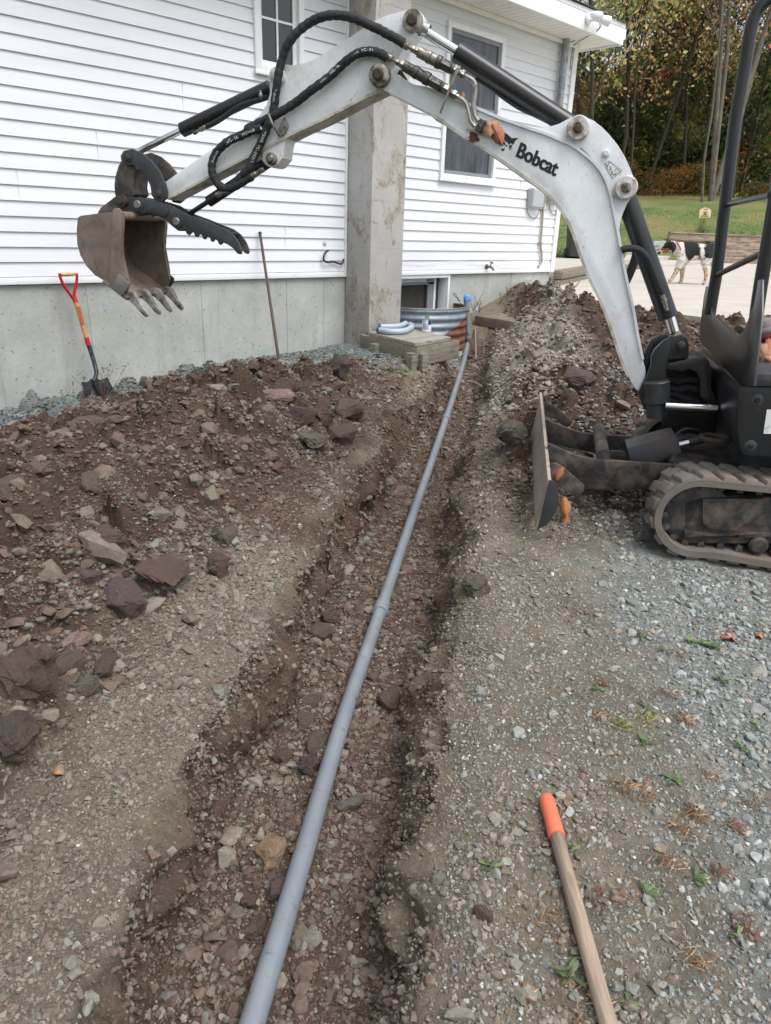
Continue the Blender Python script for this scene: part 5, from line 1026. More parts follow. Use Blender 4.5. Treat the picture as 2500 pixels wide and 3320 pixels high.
bpl('cylinder_lug', [(610, 1100), (720, 1102), (768, 1125), (770, 1168), (640, 1150), (605, 1135)], 3.84, .02, BKM); bpl('cylinder_lug', [(610, 1100), (720, 1102), (768, 1125), (770, 1168), (640, 1150), (605, 1135)], 3.92, .02, BKM)
bpl('blade_cylinder_guard', [(750, 1082), (900, 1040), (1055, 998), (1082, 1050), (1100, 1115), (1005, 1148), (912, 1176), (850, 1176), (770, 1168)], 3.80, .17, simple('grey_guard', lin(84, 84, 90), .5, var=.12, scale=10, dirt=lin(104, 92, 80), dirt_amt=.4), None, .005)
bc_ = cyl('blade_cylinder', c5([(1060, 1068)])[0], c5([(1150, 1045)])[0], .022, CHROME, B0=3.84); cyl('rod_end', c5([(1148, 1045)])[0], c5([(1280, 1008)])[0], .026, BKD, B0=3.84, parent=bc_)
for p in ((795, 1082), (903, 1052)):
    c = atB(*c5([p])[0], 3.86); mb = MB(); mb.lathe(c, (0, 0, 1), [(0, .014), (.008, .014), (.009, .009), (.016, .009)], 6); build('guard_bolt', mb, BKD, ex)
a = atB(*c5([(1310, 1022)])[0], 3.62); mb = MB(); mb.tube([a+av*.062*math.cos(t)+bv*.055*math.sin(t) for t in np.linspace(0, 2*math.pi, 25)[:-1]], .014, 8, closed=True); build('tie_down_ring', mb, RUSTD, ex)
for P_ in (c5([(1060, 1000), (1110, 965), (1180, 962), (1240, 985)]), c5([(1100, 1120), (1170, 1150), (1220, 1200)]), c5([(1350, 1205), (1420, 1150), (1500, 1080)])):
    mb = MB(); mb.tube(spline([atB(x, y, 3.86) for x, y in P_], 5), .008, 8); build('feed_hose', mb, BK, ex)
# ---------------------------------------------------------------- conduit laid in the trench
def pvc_mat():
    k = NT('grey_pvc'); v = k.coord(); a = k.noise(v, 3, 5, .6); col = k.ramp(a, [(.3, lin(116, 123, 131)), (.7, lin(138, 145, 153))])
    d = k.noise(v, 28, 9, .75); m = k.ramp(d, [(.56, 0), (.66, .8)]); col = k.mix(m, col, lin(96, 84, 76))
    d2 = k.noise(v, 7, 6, .7); col = k.mix(k.ramp(d2, [(.45, 0), (.7, .45)]), col, lin(132, 132, 128)); k.col(col); k.rough(k.mix(m, (.38,)*3+(1,), (.9,)*3+(1,))); return k.m
PVC = pvc_mat()
pp = [(520, 2290, -1.64), (545, 2212, -1.64), (640, 1900, -1.655), (740, 1560, -1.68), (815, 1340, -1.70), (880, 1148, -1.69), (958, 922, -1.52), (999, 792, -1.345), (1010.5, 742, -1.20)]
PP3 = [atZ(p[0]*1.5006, p[1]*1.5006, p[2]+CAMZ) for p in pp]
elb = atY(1518, 1088, 5.40); tp = atY(1513, 975, 5.44)
cond = thing('conduit_run', PP3[3], 'long grey plastic conduit lying along the trench and rising beside the steel well', 'conduit')
path = spline(PP3, 10)
mb = MB(); mb.tube(path, .0295, 24); build('pipe', mb, PVC, cond)
def near_path(px): return min(range(len(path)), key=lambda i: np.hypot(*(np.array([(path[i]-[0, 0, CAMZ])@_r/((path[i]-[0, 0, CAMZ])@_f)*FPX+1250, 1660-(path[i]-[0, 0, CAMZ])@_u/((path[i]-[0, 0, CAMZ])@_f)*FPX])-np.array(px))))
for px in ((1232, 1985), (1450, 1352)):
    i = near_path(px); c = path[i]; d = path[i+1]-path[i]; d /= np.linalg.norm(d); mb = MB(); L = .11
    mb.lathe(c-d*.02, d, [(0, .0355), (.003, .0365), (L*.75, .0365), (L, .0310)], 28); build('pipe_socket', mb, PVC, cond)
mb = MB(); mb.tube(spline([PP3[-1], PP3[-1]*.4+elb*.6+np.array([0, 0, -.01]), elb+np.array([0, 0, .03]), elb*.9+tp*.1], 6), .0300, 24); build('elbow', mb, PVC, cond)
mb = MB(); a_ = PP3[-1]; d = elb-a_; d /= np.linalg.norm(d); mb.lathe(a_+d*.05, d, [(0, .035), (.002, .037), (.035, .037), (.04, .033)], 28); build('pipe_socket', mb, PVC, cond)
mb = MB(); mb.cyl(elb*.95+tp*.05, tp, .0300, 24); build('riser', mb, PVC, cond)
blu = simple('blue_glove', lin(96, 158, 220), .4, var=.12, scale=30, bump=.3)
def crumple(name, c, size, mat, seed, parent=None):
    bm = bmesh.new(); bmesh.ops.create_icosphere(bm, subdivisions=4, radius=1); co = np.array([v.co[:] for v in bm.verts])
    k = fbm(co[:, 0]*2.2+seed, co[:, 1]*2.2+co[:, 2]*2, 5, seed)*.9; co = co*(1+k[:, None])*np.array(size)*.5
    for v, q in zip(bm.verts, co): v.co = Vector(q+np.array(c))
    me = bpy.data.meshes.new(name); bm.to_mesh(me); bm.free(); me.polygons.foreach_set('use_smooth', [True]*len(me.polygons)); return link(name, me, mat, parent)
crumple('stuffed_glove', tp+np.array([0, 0, .02]), (.075, .07, .10), blu, 9, cond)
sp = atZ(1545, 1007, .56); o = crumple('blue_scrap', (0, 0, 0), (.05, .03, .02), blu, 8); o.location = sp; tag(o, 'small scrap of blue glove lying on the slab beside the riser', 'scrap')
wr = [atY(1508, 996, 5.40), atY(1495, 985, 5.5), atY(1483, 968, 5.55), atY(1470, 955, 5.6), atY(1474, 951, 5.6), atY(1490, 975, 5.58)]
mb = MB(); mb.tube(spline(wr, 5), .004, 6); build('tie_wire', mb, BLACKPL, cond)
mb = MB(); cc = elb*.28+tp*.72; mb.tube([cc+np.array([.033*math.cos(t), .033*math.sin(t), 0]) for t in np.linspace(0, 2*math.pi, 17)[:-1]], .004, 6, closed=True); build('tie_wire', mb, BLACKPL, cond)
# ---------------------------------------------------------------- corrugated window well
def well_mat():
    k = NT('corrugated_galvanised'); v = k.coord(); a = k.noise(v, 9, 6, .65); col = k.ramp(a, [(.3, lin(120, 134, 144)), (.7, lin(150, 162, 170))])
    sx = k.n('ShaderNodeSeparateXYZ'); k.l(v, sx.inputs[0]); nz = k.noise(v, 4, 6, .7)
    h = k.math('ADD', k.math('SUBTRACT', k.math('MULTIPLY', sx.outputs[0], .42), sx.outputs[2]), k.math('MULTIPLY', nz, .14))
    m = k.ramp(h, [(.255, 0), (.275, 1)]); rust = k.ramp(k.noise(v, 22, 7, .7), [(.3, lin(92, 60, 48)), (.7, lin(140, 96, 78))]); col = k.mix(m, col, rust)
    sc_ = k.noise(k.coord((3, 3, 26)), 4, 5, .7); col = k.mix(k.ramp(sc_, [(.58, 0), (.72, .4)]), col, lin(120, 120, 116))
    k.col(col); k.rough(k.mix(m, (.42,)*3+(1,), (.95,)*3+(1,))); k.metal(.25); return k.m
wx, wa_, wb, wz = 6.30, .50, .45, .625
well = thing('window_well', (wx, WALLY, wz), 'corrugated steel window well, rusted at its foot, around the basement window', 'window well')
def ell(t, rr=0): return np.array([wx-(wa_+rr)*math.cos(t), WALLY-(wb+rr)*math.sin(t), 0])
vs = []; NTt, NZ = 60, 120
for k_, th_ in ((0, 0), (1, -.004)):
    for j in range(NZ+1):
        z = wz-.62*j/NZ; rr = .008*math.sin(2*math.pi*(wz-z)/.085)*min(1, j/6)+th_
        for i in range(NTt+1): p = ell(math.pi*i/NTt, rr); p[2] = z; vs.append(p)
N1 = NTt+1; off = (NZ+1)*N1; fs = [(k_*off+j*N1+i, k_*off+j*N1+i+1, k_*off+(j+1)*N1+i+1, k_*off+(j+1)*N1+i) for k_ in (0, 1) for j in range(NZ) for i in range(NTt)]
build('steel_wall', MB().add(vs, fs), well_mat(), well, smooth=60)
mb = MB(); mb.tube([ell(math.pi*i/NTt)+np.array([0, 0, wz]) for i in range(NTt+1)], .008, 10); build('rolled_rim', mb, GALV, well)
mb = MB(); mb.box(wx+wa_-.01, wx+wa_+.06, WALLY-.008, WALLY+.008, wz-.35, wz-.0); build('wall_flange', mb, GALV, well, .002)
# ---------------------------------------------------------------- timber cover box, elbows and can
def wood(name, c, dark, rough=.85, sc=(2, 30, 30), dirt=.3):
    k = NT(name); v = k.coord(sc); a = k.noise(v, 1.6, 8, .65, .5); col = k.ramp(a, [(.3, dark), (.55, c), (.8, tuple(min(1, x*1.2) for x in c[:3])+(1,))])
    b = k.noise(k.coord(), 3, 5, .6); col = k.mix(k.ramp(b, [(.55, 0), (.75, dirt)]), col, dark); k.col(col); k.rough(rough); k.bump(a, .35, .004); return k.m
WGREY = wood('weathered_wood', lin(152, 149, 141), lin(106, 102, 95)); WTIM = wood('landscape_timber', lin(132, 126, 113), lin(88, 82, 73)); WDK = wood('wet_board_edge', lin(78, 72, 62), lin(52, 46, 40))
zt_ = .47; A_, B_, C_, D_ = [atZ(x, y, zt_) for x, y in ((1197, 1076), (1350, 1112), (1461, 1093), (1336, 1071))]; D_ = A_+(C_-B_)
box = thing('timber_box', (A_+C_)/2-np.array([0, 0, .2]), 'low weathered timber box with board lid in front of the chimney', 'wooden box')
u = (C_-B_); v_ = (A_-B_); nb = 4
for i in range(nb):
    p0 = B_+v_*(i/nb+.004); p1 = B_+v_*((i+1)/nb-.004); e = u*.02; mb = MB(); dz = np.array([0, 0, -.036-.002*(i % 2)]); mb.hexa([p0-e+dz, p0+u+e+dz, p1+u+e+dz, p1-e+dz, p0-e, p0+u+e, p1+u+e, p1-e]); build('lid_board', mb, WGREY, box, .004)
zz = np.array([0, 0, 1.0]); un = u/np.linalg.norm(u); vn = v_/np.linalg.norm(v_)
for (p, q, nrm) in ((B_-vn*.0, A_, -un), (B_, C_, -vn), (C_, D_, un)):
    a = p+(p-q)/np.linalg.norm(p-q)*.02; mb = MB(); 
    for k_ in (0,): 
        mb = MB(); mb.beam(a-zz*.125, q-zz*.125+(q-p)/np.linalg.norm(q-p)*(.14 if nrm is not un else 0), .04, .17); build('side_board', mb, WTIM, box, .004)
for t in (.78, .02, ):
    p = B_+v_*t-un*.05; mb = MB(); mb.box(p[0]-.035, p[0]+.035, p[1]-.04, p[1]+.04, p[2]-.30, p[2]-.085); build('stake', mb, WTIM, box, .004)
p = B_+u*.12-vn*.05; mb = MB(); mb.box(p[0]-.04, p[0]+.04, p[1]-.03, p[1]+.03, p[2]-.30, p[2]-.095); build('stake', mb, WTIM, box, .004)
PV2 = simple('clean_grey_pvc', lin(164, 176, 192), .4, var=.06)
z1 = zt_+.032
for lab, pts in (('front grey pipe bend lying on the timber box lid', [(472, 562), (540, 572), (620, 572), (672, 560), (698, 540), (686, 526)]), ('rear grey pipe bend lying behind the other on the box', [(470, 540), (540, 541), (600, 538), (640, 528), (655, 518)])):
    mb = MB(); P_ = [atZ(x, y, z1) for x, y in c7(pts)]; S_ = spline(P_, 6); mb.tube(S_, .0285, 22, caps=False); o = build('pipe_bend', mb, PV2, None); tag(o, lab, 'pipe bend', 'two pipe bends on the timber box')
    mb = MB(); d = S_[1]-S_[0]; d /= np.linalg.norm(d); mb.lathe(S_[0]-d*.002, d, [(0, .0295), (.03, .0295), (.031, .0265), (.012, .024)], 22); build('dark_end', mb, simple('pipe_mouth', lin(70, 76, 84), .7), o)
cn = atZ(*c7([(797, 574)])[0], zt_); can = thing('glue_can', cn, 'white and blue solvent cement can on the timber box lid', 'can')
def can_mat():
    k = NT('can_label'); v = k.coord(); sx = k.n('ShaderNodeSeparateXYZ'); k.l(v, sx.inputs[0]); k.col(lin(222, 224, 230)); k.rough(.35); return k.m
cr_ = .047; mb = MB(); mb.lathe(cn+zz*.004, (0, 0, 1), [(0, cr_), (.118, cr_)], 32); build('label_wrap', mb, can_mat(), can)
mb = MB(); mb.lathe(cn, (0, 0, 1), [(0, cr_+.0015), (.006, cr_+.0015), (.007, cr_-.001), (.120, cr_-.001), (.121, cr_+.002), (.127, cr_+.002), (.132, cr_*.85), (.133, .022), (.142, .022), (.143, .020), (.156, .020)], 32); build('tin_body', mb, GALV, can)
tc_ = -cn/np.linalg.norm(cn[:2]); base_ang = math.atan2(-cn[1], -cn[0])
def wrap_patch(name, a0, a1, z0, z1, mat, parent, c, r, n=8):
    vs = [c+np.array([math.cos(base_ang+a0+(a1-a0)*i/n)*r, math.sin(base_ang+a0+(a1-a0)*i/n)*r, z]) for z in (z0, z1) for i in range(n+1)]; return build(name, MB().add(vs, [(i, i+1, n+2+i, n+1+i) for i in range(n)]), mat, parent)
BLUE = simple('label_blue', lin(34, 72, 120), .35); wrap_patch('blue_panel', .25, 1.2, .075, .118, BLUE, can, cn, cr_+.0012)
mb = MB()
for i, z in enumerate((.108, .100, .085, .076, .069, .06, .052, .044, .036, .028)):
    a0, a1 = (-1.0, -.1-.3*((i*7) % 3)/3) if z > .07 else (-1.0+.05*(i % 2), .5-.4*((i*5) % 4)/4)
    vs = [cn+np.array([math.cos(base_ang+a0+(a1-a0)*t/6)*(cr_+.0012), math.sin(base_ang+a0+(a1-a0)*t/6)*(cr_+.0012), zq]) for zq in (z, z+.0035) for t in range(7)]; mb.add(vs, [(t, t+1, 8+t, 7+t) for t in range(6)])
build('label_print', mb, simple('label_ink', lin(90, 100, 130), .5), can)
# ---------------------------------------------------------------- shovel, bar, strap, handle
YS = 5.63
def ys(px, y): p = c6([px])[0]; return atY(p[0], p[1], y)
RED = simple('red_grip', lin(176, 22, 40), .35, var=.08); ASH = wood('ash_handle', lin(206, 152, 96), lin(180, 120, 70), .45, (40, 40, 4), .1)
g0, g1 = ys((366, 166), YS), ys((455, 160), YS); sh0 = ys((455, 335), YS-.01); sh1 = ys((522, 560), YS-.04)
shv = thing('shovel', ys((600, 935), 5.42), 'red D-grip shovel with square black blade leaning on the foundation', 'shovel')
mb = MB(); mb.tube([g0, g0*.75+g1*.25, (g0+g1)/2, g0*.25+g1*.75, g1], [.012, .014, .0145, .014, .012], 14); build('grip_bar', mb, wood('grip_wood', lin(214, 180, 140), lin(190, 150, 110), .5, (20, 20, 20), .1), shv)
for P_ in (((358, 160), (362, 185), (385, 235), (420, 285), (446, 325), (455, 340)), ((458, 158), (462, 185), (456, 230), (446, 270), (446, 310), (455, 340))):
    mb = MB(); mb.tube(spline([ys(p, YS) for p in P_], 5), [.0105]*26, 12); build('grip_yoke', mb, RED, shv)
mb = MB(); mb.tube([ys((444, 300), YS), sh0], [.016, .018], 16); build('ferrule', mb, RED, shv)
mb = MB(); mb.tube([sh0, sh1], .0165, 18); wsh = build('shaft', mb, ASH, shv)
mb = MB(); mb.tube([ys((519, 545), YS-.04), ys((532, 592), YS-.05)], .0185, 18); build('ferrule', mb, RED, shv)
mb = MB(); mb.tube(spline([ys(p, y) for p, y in (((532, 590), YS-.05), ((552, 650), YS-.06), ((572, 720), YS-.09), ((578, 765), YS-.13), ((566, 800), YS-.16), ((562, 830), YS-.17))], 4), [.017]*6+[.016]*6+[.015]*9, 14); BKS = simple('black_tool_steel', lin(52, 58, 66), .4, .4, var=.25, scale=6, dirt=lin(110, 110, 108), dirt_amt=.2, dscale=12); build('socket', mb, BKS, shv)
bl_ = [((487, 812), 0), ((530, 812), 0), ((545, 792), .004), ((585, 790), .004), ((603, 800), 0), ((645, 784), 0), ((690, 870), 0), ((716, 950), .0), ((712, 1010), .0), ((560, 1030), 0), ((540, 960), 0), ((510, 880), 0)]
mb = MB(); mb.plate([ys(p, 5.47-.0006*(p[1]-790)*.5) for p, _ in bl_], (0, .004, 0)); build('blade', mb, BKS, shv, 0)
mb = MB(); mb.tube([ys((562, 800), 5.455), ys((600, 900), 5.42)], [.016, .004], 10); build('blade_rib', mb, BKS, shv)
q_ = c6([(478, 465), (505, 350), (462, 470)]); q_ = c6([(503, 462), (482, 352), (492, 466)])
text_px2 = None
def text_plane(name, s, quad3, mat, parent, bold=.0):
    cu = bpy.data.curves.new('txt', 'FONT'); cu.body = s; cu.offset = bold; cu.resolution_u = 3; o = bpy.data.objects.new('txt', cu); C.objects.link(o); dg = bpy.context.evaluated_depsgraph_get(); me = bpy.data.meshes.new_from_object(o.evaluated_get(dg)); bpy.data.objects.remove(o)
    V = np.array([v.co[:] for v in me.vertices]); x0, y0 = V.min(0)[:2]; x1, y1 = V.max(0)[:2]; bl, br, tl = quad3
    for v in me.vertices: v.co = Vector(bl+(br-bl)*(v.co.x-x0)/(x1-x0)+(tl-bl)*(v.co.y-y0)/(y1-y0))
    me.name = name; return link(name, me, mat, parent)
text_plane('red_print', 'RAZOR-BACK', (ys((510, 466), YS-.046), ys((484, 354), YS-.034), ys((488, 468), YS-.046)), simple('red_ink', lin(170, 40, 30), .5), wsh, .02)
tb, te = atY(843, 755, 5.68), atZ(908, 1192, .14); te = atY(908, 1194, 5.25)
STB = simple('rusty_bar_steel', lin(96, 82, 76), .7, .4, var=.25, scale=18, bump=.5)
bar = thing('pry_bar', te, 'long rusty steel bar leaning against the foundation wall', 'steel bar'); mb = MB(); mb.tube([te-np.array([0, .02, .08]), te, tb*.5+te*.5, tb], [.014, .0145, .0125, .012], 12); build('shaft', mb, STB, bar)
mb = MB(); d = tb-te; d /= np.linalg.norm(d); mb.lathe(tb-d*.012, d, [(0, .013), (.010, .017), (.016, .017), (.020, .013)], 16); build('hammered_head', mb, STB, bar)
yp = [atY(x, y, 5.50) for x, y in c6([(1540, 694), (1580, 688), (1630, 682), (1670, 678)])]; mb = MB(); mb.tube(spline(yp, 4), .010, 8); tag(build('yellow_strap', mb, simple('yellow_web', lin(226, 220, 90), .6, var=.1), None), 'short yellow strap lying at the foot of the steel bar', 'strap')
def atD(x, y, dep): d = ray(x, y)/FPX*dep; return W(d)
ha, hb = atZ(1772, 2590, .034), atZ(2030, 3530, .024)
hd = thing('tool_handle', hb, 'grey wooden handle with orange grip reaching in over the gravel', 'handle')
d = hb-ha; L = np.linalg.norm(d); d /= L; LG_ = float(np.linalg.norm(atZ(1812, 2712, .03)-ha))
HWD = NT('grey_handle_wood'); vv = HWD.coord((60, 60, 5)); aa_ = HWD.noise(vv, 1.2, 8, .65, .3); HWD.col(HWD.mix(HWD.ramp(HWD.noise(HWD.coord((90, 90, 7)), 1.5, 4, .6), [(.5, 0), (.7, .7)]), HWD.ramp(aa_, [(.3, lin(128, 112, 100)), (.55, lin(160, 142, 124)), (.75, lin(184, 166, 146))]), lin(98, 88, 88))); HWD.rough(.8); HWD.bump(aa_, .4, .002); HWD = HWD.m
hw = bpy.data.objects.new('shaft', None)
mb = MB(); mb.lathe((0, 0, 0), (0, 0, 1), [(0, .0172), (.25, .0178), (L-LG_, .0176)], 28); me_ = bpy.data.meshes.new('shaft'); me_.from_pydata(mb.v, [], mb.f); me_.polygons.foreach_set('use_smooth', [True]*len(me_.polygons)); me_.materials.append(HWD); so_ = bpy.data.objects.new('shaft', me_); C.objects.link(so_); so_.parent = hd; so_.location = Vector(ha+d*(LG_-.02))-Vector(hd.location); so_.rotation_euler = Vector(d).to_track_quat('Z', 'Y').to_euler()
ORG = simple('orange_grip', lin(220, 112, 84), .6, var=.07, scale=14, dirt=lin(190, 90, 66), dirt_amt=.2, bump=.2, bs=50)
mb = MB(); mb.lathe(ha, d, [(-.012, .004), (-.010, .010), (-.004, .0165), (.006, .0190), (.02, .0200), (LG_*.6, .0198), (LG_, .0212), (LG_+.003, .0205), (LG_+.0035, .017)], 32); build('grip', mb, ORG, hd, smooth=50)
# ---------------------------------------------------------------- slab beside the riser, sticks
sl = [np.array([6.93, 5.50, .50]), np.array([6.98, 4.80, .475]), np.array([7.55, 4.98, .47]), np.array([7.50, 5.68, .52])]
mb = MB(); mb.plate(sl, (0, 0, -.11)); tag(build('concrete_slab', mb, simple('old_concrete', lin(128, 122, 112), .9, var=.2, scale=6, bump=.7, dirt=lin(104, 90, 78), dirt_amt=.7), None, .008), 'thick old concrete slab undercut beside the upright conduit', 'slab')
mb = MB(); p = [atZ(x, y, z) for x, y, z in ((1545, 1140, .18), (1540, 1065, .36))]; mb.beam(p[0]-zz*.1, p[1], .02, .02, (1, 0, 0)); tag(build('wooden_stake', mb, WTIM, None, .002), 'thin wooden stake in the trench beside the upright conduit', 'stake')
RT = simple('bare_root', lin(132, 114, 98), .85, var=.2, scale=14)
mb = MB(); mb.tube(spline([atZ(x, y, .80) for x, y in ((1762, 950), (1800, 948), (1840, 938), (1862, 930), (1880, 912))], 5), [.016-.0005*i for i in range(21)], 8); tag(build('branch', mb, RT, None), 'thin bare branch lying at the foot of the timber edge', 'branch')
mb = MB(); mb.tube(spline([atZ(x, y, .25) for x, y in ((1515, 1236), (1530, 1238), (1545, 1243), (1562, 1252))], 5), .009, 8); tag(build('root', mb, RT, None), 'short pale root crossing the trench behind the conduit', 'root')
# ---------------------------------------------------------------- fallen leaves
def leafmat(n, c): return simple(n, c, .7, var=.25, scale=25)
LO, LB, LR, LY = leafmat('leaf_orange', lin(168, 116, 72)), leafmat('leaf_tan', lin(160, 120, 94)), leafmat('leaf_red', lin(96, 52, 44)), leafmat('leaf_rust', lin(152, 94, 70))
def leaf(p, size, mat, label, rot=0, tilt=(0, 0), kind='oval', seed=0, group='fallen leaves'):
    n = 22; gg = random.Random(seed); vs = [(0, 0, .004)]
    for i in range(n):
        t = 2*math.pi*i/n
        r = (.5*(1+.12*gg.uniform(-1, 1)))*(1 if kind == 'maple' else (.55+.45*abs(math.cos(t))))
        if kind == 'maple': r *= (.55+.55*abs(math.cos(2.5*t)))
        x, y = (r*math.cos(t), r*math.sin(t)) if kind != 'oval' else (.52*math.cos(t)*(1+.05*gg.uniform(-1, 1)), .27*math.sin(t)*abs(math.sin(t))**.45*(1-.25*math.cos(t))*(1+.14*gg.uniform(-1, 1))); vs.append((x, y, .35*x*x-.5*abs(y)+gg.uniform(-.03, .04)))
    Rm = Matrix.Rotation(rot, 3, 'Z') @ Matrix.Rotation(tilt[0], 3, 'X') @ Matrix.Rotation(tilt[1], 3, 'Y'); V = [Rm @ (Vector(v)*size) for v in vs]; top_ = [v for v in V]; bot = [v-Rm @ Vector((0, 0, .0012)) for v in V]
    k = len(V); fs = [(0, 1+i, 1+(i+1) % n) for i in range(n)]+[(k, k+1+(i+1) % n, k+1+i) for i in range(n)]+[(1+i, k+1+i, k+1+(i+1) % n, 1+(i+1) % n) for i in range(n)]
    me = bpy.data.meshes.new('leaf'); me.from_pydata(top_+bot, [], fs); me.polygons.foreach_set('use_smooth', [True]*len(me.polygons)); o = bpy.data.objects.new('leaf', me); C.objects.link(o); me.materials.append(mat); o.location = [float(x) for x in p]; return tag(o, label, 'leaf', group)
fb_n = math.atan2(-bv[1], -bv[0])
leaf(atB(*c8([(1078, 1150)])[0], bN-.03), .085, LB, 'crumpled tan maple leaf wedged behind the steel lines on the boom', fb_n, (0, R(70)), 'maple', 2)
leaf(atB(*c8([(1150, 1215)])[0], bN-.03), .105, LY, 'broad rust-brown leaf stuck on the boom beside the cat decal', fb_n, (R(30), R(80)), 'oval', 3)
leaf(atB(*c8([(930, 1230)])[0], bN-.015), .055, LR, 'small dark red leaf on the lower edge of the boom', fb_n, (0, R(75)), 'maple', 4)
leaf(atB(*c8([(830, 868)])[0], bN+.02), .045, LY, 'small orange leaf on top of the boom behind the lower coupling', fb_n, (0, R(60)), 'oval', 5)
leaf(atB(*c5([(355, 1460)])[0], 3.45), .10, LO, 'long orange leaf caught below the blade gusset', fb_n, (R(15), R(65)), 'oval', 6)
leaf(atB(*c5([(357, 1550)])[0], 3.45), .065, LO, 'yellow-orange leaf hanging under the longer orange one', fb_n, (R(-20), R(70)), 'oval', 7)
leaf(atB(*c5([(322, 1248)])[0], 3.35), .07, LY, 'orange-brown leaf stuck on the near blade gusset', fb_n, (R(-20), R(75)), 'oval', 8)
def on_ground(x, y, lift=.012):
    d = ray(x*1.5006, y*1.5006); t = np.linspace(.4, 14, 4000)/np.linalg.norm(d); P = d[None]*t[:, None]; z = H(P[:, 0], P[:, 1], detail=False); i = np.argmax(P[:, 2]+CAMZ < z); q = P[i]; return np.array([q[0], q[1], float(H(np.array([q[0]]), np.array([q[1]]))[0])+lift])
leaf(on_ground(1578, 1380), .085, leafmat('leaf_pink', lin(160, 104, 88)), 'dull pink leaf on the gravel behind the green weeds', .4, (.2, .1), 'maple', 9)
leaf(on_ground(1640, 1377), .05, LO, 'small orange leaf on the gravel at the right edge', .2, (.1, .1), 'oval', 10)
leaf(on_ground(130, 1675), .05, LO, 'torn orange leaf half buried at the left edge of the soil', 1.2, (.4, .1), 'oval', 11)
leaf(on_ground(878, 788, .03), .09, LY, 'curled red-brown leaf on the weeds in front of the timber box', .5, (.5, .3), 'maple', 12)
for i, (p, B_, m_, lab) in enumerate((((1600, 470), 3.7, LB, 'tan leaf in the pile on the machine floor'), ((1640, 455), 3.75, LY, 'brown leaf in the pile on the machine floor'), ((1620, 500), 3.65, LB, 'pale curled leaf at the front of the pile on the machine floor'))):
    leaf(atB(*c5([p])[0], B_), .10, m_, lab, fb_n, (R(30*i), R(50)), 'maple', 20+i)
o = crumple('rag', (0, 0, 0), (.12, .12, .07), simple('red_cloth', lin(112, 36, 46), .9, var=.3), 14); o.location = atB(*c5([(1655, 375)])[0], 3.9); tag(o, 'red rag on the machine floor at the right edge', 'rag')
o = crumple('glove', (0, 0, 0), (.18, .18, .11), simple('grey_cloth', lin(128, 120, 122), .9, var=.2), 15); o.location = atB(*c5([(1665, 335)])[0], 3.95); tag(o, 'grey crumpled cloth above the red rag on the machine', 'cloth')
# ---------------------------------------------------------------- weeds and dry grass
LEAFG = NT('weed_green'); at_ = LEAFG.n('ShaderNodeAttribute', attribute_name='col'); LEAFG.col(LEAFG.mix(1.0, at_.outputs['Color'], LEAFG.ramp(LEAFG.noise(LEAFG.coord(), 60, 4), [(.3, .75), (.7, 1.25)]), 'MULTIPLY')); LEAFG.rough(.55); LEAFG = LEAFG.m
def blades(name, c, n, size, wd, col, spread, up, seed, label, cat, group, curl=.6, r0=0):
    gg = np.random.default_rng(seed); V = []; F = []; K = []
    for i in range(n):
        a = gg.uniform(0, 2*math.pi); l = size*gg.uniform(.6, 1.15); e = up*gg.uniform(.5, 1.4); o = np.array([math.cos(a), math.sin(a), 0]); s_ = np.array([-o[1], o[0], 0]); b = np.array([*gg.normal(0, spread, 2), 0])+o*r0; base = len(V); m = 6; cc = np.array(col[gg.integers(0, len(col))][:3])*gg.uniform(.8, 1.2)
        for k in range(m):
            t = k/(m-1); q = b+o*l*t*math.cos(e)+np.array([0, 0, l*(math.sin(e)*t-curl*t*t*.35)]); w_ = wd*math.sin(math.pi*min(.98, .12+.86*t)**1.2)*gg.uniform(.85, 1.15)
            V += [q-s_*w_/2, q+s_*w_/2+np.array([0, 0, .002])]; K += [cc*(1+.1*t)]*2
        F += [(base+2*k, base+2*k+1, base+2*k+3, base+2*k+2) for k in range(m-1)]
    o = big_mesh(name, np.array(V), np.array(F), LEAFG, np.array(K)); o.location = [float(x) for x in c]; return tag(o, label, cat, group)
GRN = [lin(78, 98, 58), lin(92, 112, 68), lin(66, 86, 52)]; DRY = [lin(146, 112, 82), lin(126, 90, 66), lin(164, 136, 104)]; YGR = [lin(128, 130, 62), lin(146, 140, 74)]; RDR = [lin(128, 86, 68), lin(106, 70, 56)]
